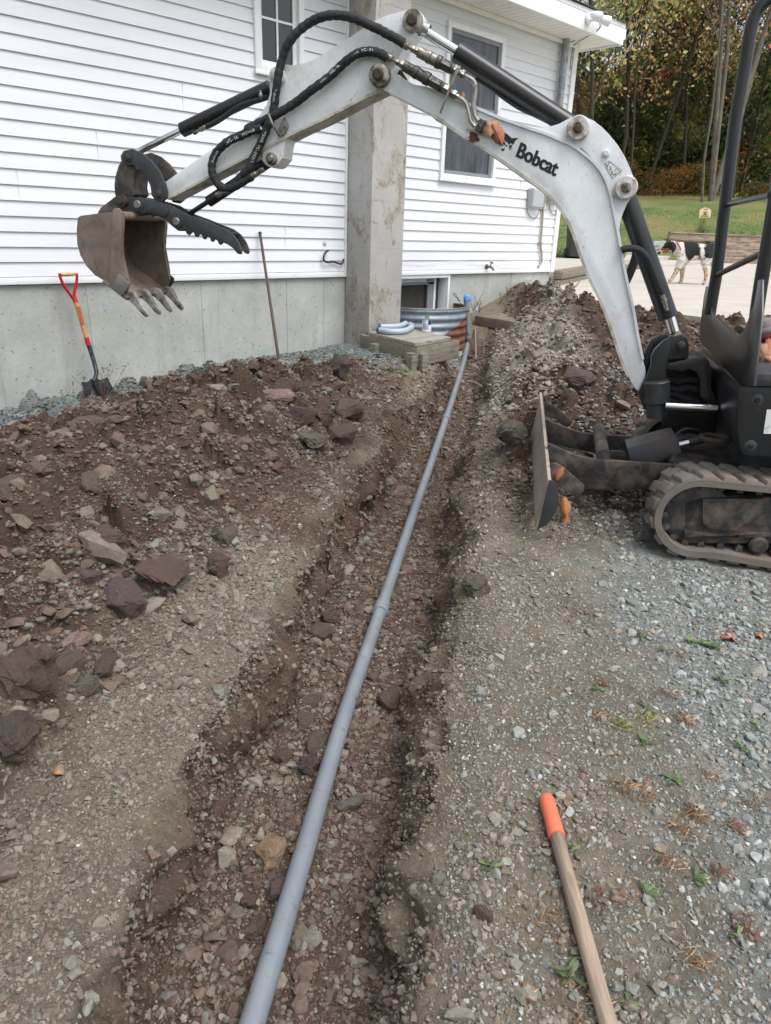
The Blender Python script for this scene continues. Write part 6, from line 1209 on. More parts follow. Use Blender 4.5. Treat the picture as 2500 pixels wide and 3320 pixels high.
WE = [((1435, 1412), .045, GRN, 'leafy weed left of the big weed clump on the gravel'), ((1490, 1388), .06, GRN, 'left half of the big green weed clump by the dull pink leaf'), ((1530, 1398), .06, GRN, 'right half of the big green weed clump by the dull pink leaf'),
 ((1560, 1352), .03, GRN, 'tiny weed behind the big weed clump'), ((1385, 1375), .045, GRN, 'low weed left behind the leafy ones'), ((1292, 1495), .04, GRN, 'small upright weed left of the dry grass tufts'), ((1300, 1465), .03, GRN, 'faint weed beside a brown pebble'),
 ((1560, 1475), .05, GRN, 'weed with a red leaf at its foot near the right side'), ((1398, 1535), .04, GRN, 'green weed at the edge of the yellow grass patch'), ((1515, 1505), .035, GRN, 'two-leaved weed between gravel stones'), ((1395, 1610), .05, GRN, 'star-shaped weed below the yellow grass patch'),
 ((1600, 1620), .045, GRN, 'small weed in the gravel right of the star-shaped one'), ((1635, 1575), .04, GRN, 'thin weed near the right edge'), ((1455, 1690), .045, GRN, 'weed beside a pale dry tuft'), ((1500, 1900), .04, GRN, 'four-leaved weed below the dry tufts at right'), ((1395, 1935), .05, GRN, 'broad green weed right of the orange-gripped handle'),
 ((1060, 1880), .04, GRN, 'weed growing on the trench lip left of the handle'), ((1235, 1840), .03, GRN, 'faint weed right beside the orange grip'), ((1230, 2110), .05, GRN, 'broad-leaved weed just left of the handle shaft'), ((1590, 2030), .035, GRN, 'small weed with a dry red tuft at its side'), ((1355, 2170), .03, GRN, 'tiny weed at the lower right'),
 ((370, 1540), .02, GRN, 'tiny seedling on the left trench shoulder'), ((505, 1880), .02, GRN, 'tiny seedling beside the pale tan boulder')]
for i, (p, s_, cl, lab) in enumerate(WE): blades('weed', on_ground(*p, .006), (7+i % 5) if s_ > .035 else 4+i % 2, s_*.8, s_*(.16+.04*(i % 3)), cl, .006, .25+.12*(i % 4), 400+i, lab, 'weed', 'green weeds in the gravel and soil')
TU = [((1440, 1500), .05, DRY, 'wide brown dry tuft above the yellow grass'), ((1345, 1570), .05, YGR, 'yellow-green grass tuft in the gravel, left part'), ((1400, 1558), .045, YGR, 'yellow-green grass tuft in the gravel, right part'), ((1480, 1560), .05, DRY, 'dry tuft right of the yellow grass'), ((1300, 1550), .04, DRY, 'dry tuft left of the yellow grass'), ((1470, 1420), .035, RDR, 'red-brown dry tuft by the leafy weed'), ((1300, 1480), .03, RDR, 'red-brown tuft next to the small upright weed'),
 ((1345, 1705), .045, DRY, 'brown dry tuft above the orange grip'), ((1385, 1715), .045, DRY, 'brown dry tuft right of its twin above the grip'), ((1500, 1760), .05, DRY, 'dense brown tuft in the middle right gravel'), ((1530, 1680), .04, DRY, 'pale brown tuft above the dense one'), ((1630, 1740), .05, DRY, 'dry tuft close to the right edge'), ((1580, 1790), .04, RDR, 'reddish tuft below the right-edge tuft'), ((1460, 1790), .05, DRY, 'sprawling pale dry stems left of the dense tuft'), ((1430, 1870), .04, DRY, 'curled dry stems in the gravel above the four-leaved weed'),
 ((1545, 1890), .045, RDR, 'red dry stems right of the four-leaved weed'), ((1300, 1950), .05, RDR, 'rust tuft left of the broad green weed'), ((1190, 1985), .05, DRY, 'straw-coloured tuft left of the handle'), ((1600, 2010), .05, RDR, 'spiky red-brown tuft at the lower right'), ((1500, 2080), .05, DRY, 'upright straw tuft at the lower right'), ((1245, 2170), .05, DRY, 'brown tuft beside the handle at the bottom'), ((1130, 2150), .035, DRY, 'pale stems on the lip at the bottom')]
for i, (p, s_, cl, lab) in enumerate(TU): blades('dry_grass_tuft', on_ground(*p, .004), 30+5*(i % 5), s_*.75, .0017, cl, s_*(.25+.12*(i % 3)), .3+.12*(i % 3), 500+i, lab, 'grass tuft', 'dry grass tufts in the gravel', .3)
for i, (p, s_, n, cl, lab) in enumerate([((925, 768), .09, 26, GRN, 'leafy green weed at the right corner of the timber box'), ((905, 760), .07, 18, GRN, 'green weed against the front of the timber box'), ((840, 800), .07, 22, GRN, 'low green weed left of the curled red-brown leaf'), ((945, 775), .08, 20, YGR, 'yellowing grass on the trench lip beside the box'), ((870, 805), .05, 14, GRN, 'small green weed under the curled leaf'), ((1105, 690), .06, 24, GRN, 'low green weed on the bank right of the slab'), ((30, 925), .08, 30, YGR, 'yellow-green grass at the left end of the foundation'), ((10, 945), .09, 30, DRY, 'dry straw at the left edge below the grass'), ((230, 905), .05, 14, YGR, 'small grass tuft at the foot of the shovel blade'), ((715, 1125), .06, 10, YGR, 'wisp of grass on the left trench wall'), ((150, 1475), .05, 12, DRY, 'wispy roots beside the crumbly red-brown clod'), ((930, 740), .05, 16, DRY, 'dead brown weeds on the back of the box beside the well')]):
    blades('weed', on_ground(*p, .0), n, s_, s_*(.2 if cl is GRN else .05), cl, s_*.5, .9, 600+i, lab, 'weed', 'plants around the box and foundation', .5)
def twiggy(name, c, h, n, col, lcol, seed, label, nl=8, ls=.016):
    gg = np.random.default_rng(seed); root = thing(name, c, label, 'weed', 'dried red-brown weeds'); mb = MB(); V = []; F = []; K = []
    for i in range(n):
        a = gg.uniform(0, 6.28); lean = gg.uniform(.1, .8); p = np.array(c, float); pts = [p.copy()]
        for k in range(5): p = p+np.array([math.cos(a)*lean, math.sin(a)*lean*.5, 1.0])*h/5*gg.uniform(.7, 1.1); a += gg.normal(0, .5); pts.append(p.copy())
        mb.tube(pts, [.0022]*3+[.0012]*3, 5)
        for k in range(nl):
            q = pts[gg.integers(2, 6)]+gg.normal(0, ls*1.1, 3); d1 = gg.normal(size=3); d1 /= np.linalg.norm(d1); d2 = np.cross(d1, gg.normal(size=3)); d2 /= np.linalg.norm(d2); b = len(V); s = ls*gg.uniform(.5, 1.2)
            V += [q-d1*s/2, q+d2*s/3, q+d1*s/2, q-d2*s/3]; F.append((b, b+1, b+2, b+3)); K += [np.array(lcol[gg.integers(0, len(lcol))][:3])*gg.uniform(.7, 1.2)]*4
    build('stem', mb, leafmat('stem', col), root); V = np.array(V)-np.array(c, float); o = big_mesh('leaves', V, np.array(F), LEAFG, np.array(K)); o.parent = root
wc = [lin(120, 84, 72), lin(98, 72, 60), lin(86, 92, 60)]
pw_ = atY(330, 1310, 5.40); pw_[2] = .06
twiggy('dried_weed', pw_, .30, 12, lin(110, 72, 60), wc, 1, 'dried reddish weed growing in front of the shovel blade', 12, .02)
pw_ = atY(240, 1330, 5.45); pw_[2] = .05; twiggy('dried_weed', pw_, .18, 8, lin(110, 80, 60), wc, 2, 'smaller dried weed left of the shovel blade', 9, .016)
for x, y, Y_, h_, lab in ((1535, 1010, 5.5, .22, 'dried red weed right behind the blue-topped riser'), (1555, 1012, 5.55, .14, 'short dried weed right of the riser'), (1623, 985, 5.6, .14, 'dark dried weed at the foot of the wall on the soil bank'), (1645, 965, 5.6, .12, 'small weed beside the dark one at the wall foot'), (1710, 940, 5.6, .12, 'little weed near the house corner')):
    p_ = atY(x, y, Y_); twiggy('dried_weed', p_, h_, 7, lin(110, 76, 62), wc, int(x), lab, 8, .014)
# ---------------------------------------------------------------- paved yard, lawn, far things
PADM = concrete_mat('broom_concrete', lin(176, 170, 160), lin(194, 188, 178), lin(160, 152, 140), False, .3)
zp = .78
padp = [(8.15, 5.66), (7.68, 5.05), (7.28, 4.5), (6.93, 3.95), (6.68, 3.38), (6.6, 2.8), (6.5, 2.1), (6.8, 1.2), (7.5, .1), (9.5, -6), (40, -18), (46, 2), (26.5, 8.6), (24.2, 10.9), (14.6, 8.0), (8.85, 5.80), (8.85, 5.68)]
mb = MB(); mb.plate([(x, y, zp) for x, y in padp], (0, 0, -.22)); tag(build('paved_yard', mb, PADM, None, smooth=0), kind='structure')
e0, e1 = np.array([8.83, 5.66]), np.array([14.4, 7.75])
wk = [(8.83, 5.80), (14.4, 7.88), (24.3, 11.0), (23, 13), (8.83, 13)]
mb = MB(); mb.plate([(x, y, .965) for x, y in wk], (0, 0, -.3)); tag(build('upper_walk', mb, PADM, None, smooth=0), kind='structure')
tim = thing('timber_edge', (8.9, 5.7, zp), 'weathered landscape timbers edging the raised walk at the house corner', 'timber edging')
for k, (z, t) in enumerate(((.74, .02), (.86, 0))):
    mb = MB(); a = np.array([8.86-0*t, 5.66+t, z+.055]); b = np.array([14.4, 7.76+t, z+.055]); mb.beam(a, b, .12, .108); build('timber', mb, WTIM, tim, .008)
mb = MB(); mb.beam((14.4, 7.80, .84), (17.5, 8.55, .84), .12, .10); build('timber', mb, WTIM, tim, .008)
zc = [(15.5, 8.2), (24.6, 10.4)]
mb = MB(); mb.plate([(14.6, 8.05, .86), (18, 8.5, .86), (24.8, 10.0, .86), (24.3, 11.0, .86), (14.6, 8.2, .86)], (0, 0, -.09)); tag(build('kerb', mb, PADM, None, .01), kind='structure')
hdir = np.array([math.sin(YAW), math.cos(YAW)])
def lawn_z(X, Y):
    t = X*hdir[0]+Y*hdir[1]; s = X*hdir[1]-Y*hdir[0]
    r = s/np.maximum(t, 1); top_ = 1.75+(t-25)*.105; st = np.where(r < .30, 17.0, np.where(r < .392, 22.3, 24.62+np.clip(r-.426, -.05, .6)*17.7)); z0 = np.where(r < .30, 1.0, np.where(r < .392, .82, 1.72))
    k = np.clip((t-st)/8, 0, 1); zz_ = z0+(t-st)*.09; z = zz_*(1-k)+top_*k; z = z-np.clip(t-46, 0, 60)*.06+fbm(X*.12, Y*.12, 3, 201)*.22*smooth(26, 32, t)
    z = np.where(t < st, .30, z); z = np.where(t < 13.5, -1.2, z); return z
xs = np.concatenate([np.linspace(-90, -8, 24), np.linspace(-6, 46, 320), np.linspace(48, 140, 40)]); X, Y = np.meshgrid(xs, xs, indexing='ij'); Z = lawn_z(X, Y)+fbm(X*.9, Y*.9, 3, 5)*.05
n = len(xs); idx = np.arange(n*n).reshape(n, n); F = np.stack([idx[:-1, :-1], idx[1:, :-1], idx[1:, 1:], idx[:-1, 1:]], -1).reshape(-1, 4)
def lawn_mat():
    k = NT('lawn'); v = k.coord(); a = k.noise(k.coord((.5, 1.3, 1)), .42, 6, .6); b = k.noise(v, 7, 6, .7)
    col = k.ramp(a, [(.32, lin(88, 106, 62)), (.5, lin(104, 118, 72)), (.62, lin(128, 124, 82)), (.75, lin(138, 118, 86))]); col = k.mix(1.0, col, k.ramp(b, [(.3, .72), (.7, 1.22)]), 'MULTIPLY')
    c_ = k.noise(v, 40, 3, .6); col = k.mix(1.0, col, k.ramp(c_, [(.3, .8), (.7, 1.15)]), 'MULTIPLY'); k.col(col); k.rough(.95); k.b.inputs['Specular IOR Level'].default_value = .1; k.bump(b, 1, .06); return k.m
tag(big_mesh('lawn', np.stack([X.ravel(), Y.ravel(), Z.ravel()], -1), F, lawn_mat(), smooth=True), kind='structure')
# grass blades on the lawn
def grass_patch():
    gg = np.random.default_rng(8); n = 30000; t = 17.2+gg.random(n)**1.3*16; s = (gg.random(n)*.62-.02)*t; X = t*hdir[0]+s*hdir[1]; Y = t*hdir[1]-s*hdir[0]
    Z = lawn_z(X, Y); h = gg.uniform(.01, .04, n); a = gg.uniform(0, 6.28, n); w_ = .006+t*.0003; V = np.zeros((n, 3, 3)); V[:, 0] = np.stack([X-np.cos(a)*w_, Y-np.sin(a)*w_, Z-.01], -1); V[:, 1] = np.stack([X+np.cos(a)*w_, Y+np.sin(a)*w_, Z-.01], -1); V[:, 2] = np.stack([X+gg.normal(0, .03, n), Y+gg.normal(0, .03, n), Z+h], -1)
    c = lincol((92, 120, 56), (112, 134, 66), (140, 136, 84), (78, 106, 48)); K = np.repeat(pick(c, n, gg, .25), 3, 0)
    tag(big_mesh('lawn_grass', V.reshape(-1, 3), np.arange(3*n).reshape(n, 3), LEAFG, K), kind='stuff')
grass_patch()
# planter wall
pl0, pl1 = atZ(*c4([(1285, 1893)])[0], zp), atZ(*c4([(1640, 1900)])[0], zp); pd = (pl1-pl0)/np.linalg.norm(pl1-pl0); pl2 = pl1+pd*5; pls = pl0-pd*2.2
pt = thing('retaining_wall', pl0, 'low retaining wall of four grey weathered boards below the lawn', 'retaining wall')
ph = float(atY(*c4([(1300, 1690)])[0], float(pl0[1]))[2])-zp; wdk = wood('wall_board', lin(158, 142, 126), lin(92, 78, 68), .85, (1.2, 1.2, 9), .8)
for i in range(4):
    z0 = zp+ph*i/4; st = pl0 if i < 3 else pls; mb = MB(); mb.beam(st+zz*(ph*(i+.5)/4)-np.array([0, 0, 0 if i < 3 else 0]), pl2+zz*(ph*(i+.5)/4), .08, ph/4-.012); build('board', mb, wdk, pt, .006)
mb = MB(); mb.beam(pls+zz*(ph+.01), pl2+zz*(ph+.01), .16, .035); build('cap_board', mb, wdk, pt, .004)
mb = MB(); mb.beam(pls+zz*(ph*.4)+np.array([.1, .15, 0]), pl0+zz*(ph*.4)+np.array([.1, .15, 0]), .08, ph*.8); build('board', mb, wdk, pt, .006)
# sign on its stake
sb = atZ(*c4([(1165, 1688)])[0], zp+.9); sdist = float(np.linalg.norm(sb[:2])); 
def atT(x, y, T): d = ray(x, y); return W(d*T/(d[0]*hdir[0]+d[1]*hdir[1]))
T0 = 26.2; sg = [atT(*c4([p])[0], T0) for p in ((1147, 1567), (1152, 1515), (1170, 1500), (1195, 1494), (1222, 1502), (1235, 1517), (1228, 1566))]
sgn = thing('garden_sign', atT(*c4([(1165, 1690)])[0], T0), 'small cream arched garden sign on a thin stake in the lawn', 'sign')
hd3 = np.array([hdir[0], hdir[1], 0]); cs_ = np.mean(sg, 0)
mb = MB(); mb.plate([cs_+(p-cs_)*1.07 for p in sg], hd3*.02); build('sign_border', mb, simple('sign_border', lin(196, 132, 100), .6), sgn)
mb = MB(); mb.plate([p-hd3*.004 for p in sg], hd3*.01); sf = build('sign_face', mb, simple('sign_cream', lin(226, 206, 168), .6, var=.03), sgn)
mb = MB(); mb.cyl(atT(*c4([(1187, 1567)])[0], T0)+hd3*.01, atT(*c4([(1163, 1700)])[0], T0)+hd3*.01, .012, 6); build('stake', mb, simple('stake_green', lin(70, 74, 60), .7), sgn)
sgi = simple('sign_ink', lin(88, 72, 56), .7); Tq = lambda P: [atT(*c4([p])[0], T0-.008) for p in P]
text_plane('sign_text', 'PLANT', Tq([(1182, 1512), (1213, 1512), (1182, 1503)]), sgi, sf, .03); text_plane('sign_text', 'FEED A BUNNY', Tq([(1160, 1562), (1216, 1562), (1160, 1553)]), sgi, sf, .03)
mb = MB()
for P_ in (((1180, 1545), (1195, 1535), (1190, 1522)), ((1196, 1542), (1205, 1532), (1203, 1522)), ((1172, 1548), (1186, 1544), (1200, 1548), (1212, 1544)), ((1187, 1540), (1184, 1530), (1178, 1527))): mb.tube(spline([atT(*c4([p])[0], T0-.008) for p in P_], 4), .012, 5)
build('plant_drawing', mb, simple('sign_olive', lin(120, 116, 78), .7), sf)
# wheeled bin behind the boom
bb0 = atZ(1845, 838, .965); bn = thing('wheeled_bin', bb0, 'dark grey wheeled rubbish bin on the walk behind the boom', 'bin'); BINM = simple('bin_plastic', lin(52, 55, 60), .5, var=.12)
ax_ = np.array([_r0[0], _r0[1], 0]); ay_ = np.array([hdir[0], hdir[1], 0]); bh = 1.06
def binq(x, y, z): return bb0+ax_*x+ay_*y+zz*z
mb = MB(); mb.hexa([binq(.03, .03, .04), binq(.51, .03, .04), binq(.51, .5, .04), binq(.03, .5, .04), binq(-.02, -.02, bh), binq(.56, -.02, bh), binq(.56, .6, bh), binq(-.02, .6, bh)]); build('bin_body', mb, BINM, bn, .02)
mb = MB(); mb.hexa([binq(-.05, -.05, bh-.10), binq(.59, -.05, bh-.10), binq(.59, .62, bh-.1), binq(-.05, .62, bh-.1), binq(-.05, -.05, bh), binq(.59, -.05, bh), binq(.59, .62, bh), binq(-.05, .62, bh)]); build('bin_rim', mb, BINM, bn, .02)
mb = MB(); mb.hexa([binq(-.06, -.06, bh+.01), binq(.6, -.06, bh+.01), binq(.6, .66, bh+.01), binq(-.06, .66, bh+.01), binq(-.03, -.02, bh+.07), binq(.57, -.02, bh+.07), binq(.57, .62, bh+.1), binq(-.03, .62, bh+.1)]); build('lid', mb, BINM, bn, .02)
mb = MB(); mb.cyl(binq(.12, -.03, .62), binq(.42, -.03, .62), .015, 8); build('catch_bar', mb, GALV, bn)
for x in (.0, .5): mb = MB(); mb.cyl(binq(x, .5, .10), binq(x+.05, .5, .10), .10, 18); build('wheel', mb, BINM, bn)
# folded ladder lying behind the dog
ALU = simple('ladder_aluminium', lin(186, 190, 194), .35, .7, var=.1); TL_ = 22.4
ld = thing('ladder', atT(*c4([(700, 1880)])[0], TL_), 'folded aluminium ladder lying on the grass edge behind the dog', 'ladder')
for P_ in (((600, 1835), (905, 1742)), ((600, 1870), (905, 1765)), ((640, 1885), (900, 1800)), ((820, 1745), (905, 1742)), ((820, 1760), (890, 1762))):
    a, b = [atT(*c4([p])[0], TL_+.1*i) for i, p in enumerate(P_)]; mb = MB(); mb.beam(a, b, .03, .07); build('rail', mb, ALU, ld, .004)
for i in range(5):
    x = 620+i*62; y = 1836-i*19; a = atT(*c4([(x, y)])[0], TL_-.02); b = atT(*c4([(x+6, y+44)])[0], TL_-.02); mb = MB(); mb.cyl(a, b, .02, 8); build('rung', mb, ALU, ld)
a = atT(*c4([(600, 1850)])[0], TL_-.06); mb = MB(); mb.box(a[0]-.06, a[0]+.1, a[1]-.05, a[1]+.05, a[2]-.12, a[2]+.1); build('yellow_foot', mb, simple('yellow_plastic', lin(222, 190, 60), .5), ld, .02)
# ---------------------------------------------------------------- dog
def make_dog():
    T = float(atZ(2000+.3001*685, 600+.3001*1068, zp) @ np.array([hdir[0], hdir[1], 0]))
    def P(x, y, lat=0): return atT(2000+.3001*x, 600+.3001*y, T+lat)
    root = thing('dog', P(800, 1068), 'black and white dog with tan cheek walking left on the pavement', 'dog')
    # joints: (x, y, lateral, radius m)
    J = {'hip': (985, 700, 0, .135), 'mid': (860, 715, 0, .135), 'chest': (730, 735, 0, .165), 'base': (680, 690, 0, .115), 'neck': (640, 672, 0, .085), 'skull': (570, 655, 0, .088), 'brow': (545, 665, 0, .075), 'muzzle': (500, 710, 0, .043), 'nose': (457, 732, 0, .030),
         'tail1': (1050, 665, 0, .045), 'tail2': (1090, 740, 0, .028), 'tail3': (1100, 820, 0, .022), 'tail4': (1095, 890, 0, .010)}
    E = [('hip', 'mid'), ('mid', 'chest'), ('chest', 'base'), ('base', 'neck'), ('neck', 'skull'), ('skull', 'brow'), ('brow', 'muzzle'), ('muzzle', 'nose'), ('hip', 'tail1'), ('tail1', 'tail2'), ('tail2', 'tail3'), ('tail3', 'tail4')]
    legs = {'fl': ('chest', [(690, 810, -.09, .075), (675, 870, -.09, .050), (640, 940, -.09, .034), (600, 1005, -.09, .028), (578, 1030, -.09, .030), (552, 1036, -.09, .026)]),
            'fr': ('chest', [(722, 810, .08, .075), (712, 880, .08, .048), (705, 960, .08, .032), (700, 1030, .08, .028), (690, 1056, .08, .032), (664, 1062, .08, .027)]),
            'hl': ('hip', [(975, 790, -.09, .098), (948, 850, -.09, .062), (965, 925, -.09, .036), (962, 1010, -.09, .027), (945, 1060, -.09, .031), (918, 1066, -.09, .026)]),
            'hr': ('hip', [(1035, 790, .09, .098), (1050, 850, .09, .060), (1092, 920, .09, .036), (1085, 1000, .09, .027), (1068, 1046, .09, .031), (1042, 1052, .09, .026)])}
    for k, (par, pts) in legs.items():
        prev = par
        for i, p in enumerate(pts): J[k+str(i)] = p; E.append((prev, k+str(i))); prev = k+str(i)
    names = list(J); me = bpy.data.meshes.new('dog_cage'); me.from_pydata([tuple(P(J[n][0], J[n][1], J[n][2])) for n in names], [(names.index(a), names.index(b)) for a, b in E], [])
    o = bpy.data.objects.new('dog_cage', me); C.objects.link(o); md = o.modifiers.new('s', 'SKIN'); md.use_smooth_shade = True; s2 = o.modifiers.new('u', 'SUBSURF'); s2.levels = 3; s2.render_levels = 3
    for i, n in enumerate(names): r = J[n][3]; me.skin_vertices[0].data[i].radius = (r, r); me.skin_vertices[0].data[i].use_root = (n == 'hip')
    dg = bpy.context.evaluated_depsgraph_get(); m2 = bpy.data.meshes.new_from_object(o.evaluated_get(dg)); bpy.data.objects.remove(o)
    n = len(m2.vertices); co = np.zeros(n*3); m2.vertices.foreach_get('co', co); co = co.reshape(-1, 3)
    nr_ = np.zeros(n*3); m2.vertices.foreach_get('normal', nr_); nr_ = nr_.reshape(-1, 3); co = co+nr_*((fbm(co[:, 0]*26+co[:, 1]*9, co[:, 2]*22, 4, 77)*.035)*np.clip((co[:, 2]-zp-.12)/.2, .1, 1))[:, None]; m2.vertices.foreach_set('co', co.ravel())
    # body coordinates along / up, measured back in the tracing crop
    q = co-np.array([0, 0, CAMZ]); dpt = q@_f; px = (q@_r/dpt*FPX+1250-2000)/.3001; py = (1660-q@_u/dpt*FPX-600)/.3001
    nz = fbm(px*.02, py*.02, 4, 9)*40; nf = fbm(px*.08, py*.08, 3, 10)
    blk = ((px+nz > 735) & (px+nz < 905) & (py+nz*.5 < 790+30*np.sin(px*.05))) | ((px+nz > 955) & (py+nz*.6 < 790)) | ((px > 735) & (py < 635+nz*.4)) | ((px < 640+nz*.3) & (py < 705) & (px > 475))
    blk |= (px < 475) & (py > 715) & (py < 745); blk &= ~((px > 590) & (px < 660) & (py < 640))
    tan_ = (px > 490) & (px < 568) & (py > 680+nz*.2) & (py < 735); spk = (nf > .19) & ~blk
    col = np.ones((n, 4)); col[:, :3] = np.array(lin(226, 220, 212)[:3]); col[spk, :3] = np.array(lin(120, 108, 100)[:3]); lower = (py > 900) & ~blk; col[lower, :3] = np.array(lin(206, 182, 156)[:3]); col[lower & (nf > .1), :3] = np.array(lin(96, 84, 76)[:3])
    col[blk, :3] = np.array(lin(20, 19, 21)[:3]); col[tan_, :3] = np.array(lin(150, 92, 58)[:3])
    a = m2.color_attributes.new('col', 'FLOAT_COLOR', 'POINT'); a.data.foreach_set('color', col.astype(np.float32).ravel()); m2.name = 'body'
    k = NT('dog_coat'); t = k.n('ShaderNodeAttribute', attribute_name='col'); k.col(k.mix(1.0, t.outputs['Color'], k.ramp(k.noise(k.coord((60, 60, 20)), 3, 5, .7), [(.3, .75), (.7, 1.2)]), 'MULTIPLY')); k.rough(.85); k.bump(k.noise(k.coord((90, 90, 30)), 3, 4, .7), .8, .01)
    link('body', m2, k.m, root)
    DKF = simple('dark_fur', lin(28, 26, 28), .8)
    for lat in (-.065, .05):
        mb = MB(); mb.tube(spline([P(585, 625, lat), P(600, 640, lat*1.35), P(612, 690, lat*1.5), P(600, 735, lat*1.4)], 4), [.018, .028, .034, .036, .036, .036, .034, .032, .028, .024, .018, .012, .005], 10); build('ear', mb, DKF, root)
    for lat in (-.052, .052): mb = MB(); mb.lathe(P(512, 690, lat), (0, 0, 1), [(-.010, .002), (-.005, .009), (0, .011), (.005, .009), (.010, .002)], 10); build('eye', mb, GLASS, root)
    mb = MB(); mb.lathe(P(447, 733, 0), -ax_, [(-.02, .014), (0, .018), (.010, .014), (.014, .004)], 12); build('nose_tip', mb, DKF, root)
    mb = MB(); cc = P(658, 676, 0); up = P(640, 630, 0)-cc; up /= np.linalg.norm(up); mb.tube([cc+up*.105*math.cos(t)+ay_*.105*math.sin(t) for t in np.linspace(0, 2*math.pi, 29)[:-1]], .010, 8, closed=True); build('collar', mb, simple('pink_collar', lin(168, 116, 118), .7, var=.4, scale=60), root)
make_dog()
# ---------------------------------------------------------------- wood behind the lawn
LEAFT = NT('tree_leaf'); at_ = LEAFT.n('ShaderNodeAttribute', attribute_name='col'); LEAFT.col(at_.outputs['Color']); LEAFT.rough(.7); LEAFT.b.inputs['Specular IOR Level'].default_value = .25
_tr = LEAFT.n('ShaderNodeBsdfTranslucent'); _mx = LEAFT.n('ShaderNodeMixShader', Fac=.4); LEAFT.l(at_.outputs['Color'], _tr.inputs[0]); LEAFT.l(LEAFT.b.outputs[0], _mx.inputs[1]); LEAFT.l(_tr.outputs[0], _mx.inputs[2]); LEAFT.l(_mx.outputs[0], LEAFT.t.nodes['Material Output'].inputs[0]); LEAFT = LEAFT.m
def bark(name, c): return simple(name, c, .95, var=.3, scale=3, bump=.6, bs=20)
BG, BD = bark('grey_bark', lin(112, 106, 98)), bark('dark_bark', lin(66, 60, 54))
def tview(xd, T): return xd*1.5006, T
def leaf_cloud(cent, n, size, spread, cols, gg, flat=.7):
    k = gg.integers(0, len(cent), n); p = cent[k]+gg.normal(0, 1, (n, 3))*spread*np.array([1, 1, flat]); d1 = gg.normal(size=(n, 3)); d1 /= np.linalg.norm(d1, axis=1)[:, None]; d2 = np.cross(d1, gg.normal(size=(n, 3))); d2 /= np.linalg.norm(d2, axis=1)[:, None]
    s = size*gg.uniform(.5, 1.3, n)[:, None]; V = np.stack([p-d1*s*.5, p+d2*s*.3, p+d1*s*.5, p-d2*s*.3], 1).reshape(-1, 3)
    ci = (_hash(k.astype(float), k*0.0, 3)*len(cols)).astype(int); c = cols[ci]*gg.uniform(.65, 1.35, n)[:, None]; return V, np.arange(4*n).reshape(n, 4), np.repeat(c, 4, 0)
def tree(name, xd, T, h, cols, nleaf, label, seed, barkm=BD, r=.16, lean=0, crown=(.35, 1.0), spreadx=.28, lsize=.22, levels=3, fork=None, dense=.75, cat='tree', group='trees along the back of the lawn'):
    gg = np.random.default_rng(seed); d = ray(xd*1.5006, 700); k = T/(d[0]*hdir[0]+d[1]*hdir[1]); bx, by = d[0]*k, d[1]*k; bz = float(lawn_z(np.array([bx]), np.array([by]))[0])-.1
    root = thing(name, (bx, by, bz), label, cat, group); tips = []; mb = MB(); base = np.array([bx, by, bz])
    def grow(p, d, L, rad, lev):
        m = 6 if lev == 0 else 4; pts = [p]; rr = [rad]
        for i in range(m):
            d = d+gg.normal(0, .06 if lev == 0 else .16, 3)+np.array([0, 0, .05*lev]); d /= np.linalg.norm(d); p = p+d*L/m; pts.append(p); rr.append(rad*(1-.62*(i+1)/m))
        mb.tube(pts, rr, 8 if lev == 0 else 5, caps=False)
        if lev >= 1: tips.extend(pts[2:])
        if lev < levels:
            nb = (11 if lev == 0 else 4)
            for b in range(nb):
                t = gg.uniform(crown[0] if lev == 0 else .25, 1) ; i = min(int(t*m), m-1); q = pts[i]+(pts[i+1]-pts[i])*(t*m-i); a = gg.uniform(0, 6.28); e = gg.uniform(.2, 1.0) if lev == 0 else gg.uniform(-.2, .9)
                dd = np.array([math.cos(a)*math.cos(e), math.sin(a)*math.cos(e), math.sin(e)]); dd = dd*.8+d*.35; dd /= np.linalg.norm(dd); grow(q, dd, L*(spreadx*(1.25-.6*t) if lev == 0 else .55)*gg.uniform(.7, 1.25), max(.012, rr[i]*.5), lev+1)
    for f_ in (fork or [(lean, 0)]):
        grow(base, np.array([ax_[0]*f_[0], ax_[1]*f_[0], 1.0]), h*(1-f_[1]), r*.62, 0)
    build('trunk', mb, barkm, root, smooth=60); tips = np.array(tips)
    V, F, K = leaf_cloud(tips, nleaf, lsize, dense, cols, gg); o = big_mesh('crown', V-base, F, LEAFT, K); o.parent = root
OLV = lincol((96, 104, 54), (112, 112, 60), (78, 90, 46), (126, 116, 66)); DGR = lincol((52, 66, 42), (60, 74, 44), (44, 58, 38), (72, 80, 46)); RST = lincol((142, 84, 54), (160, 98, 60), (124, 78, 52), (108, 92, 54)); ORG_ = lincol((150, 104, 58), (136, 104, 62), (112, 98, 56), (168, 112, 66)); REDL = lincol((150, 66, 50), (168, 78, 56), (124, 64, 48), (136, 92, 60)); MIXL = lincol((104, 100, 58), (136, 104, 64), (86, 90, 50), (150, 112, 70))
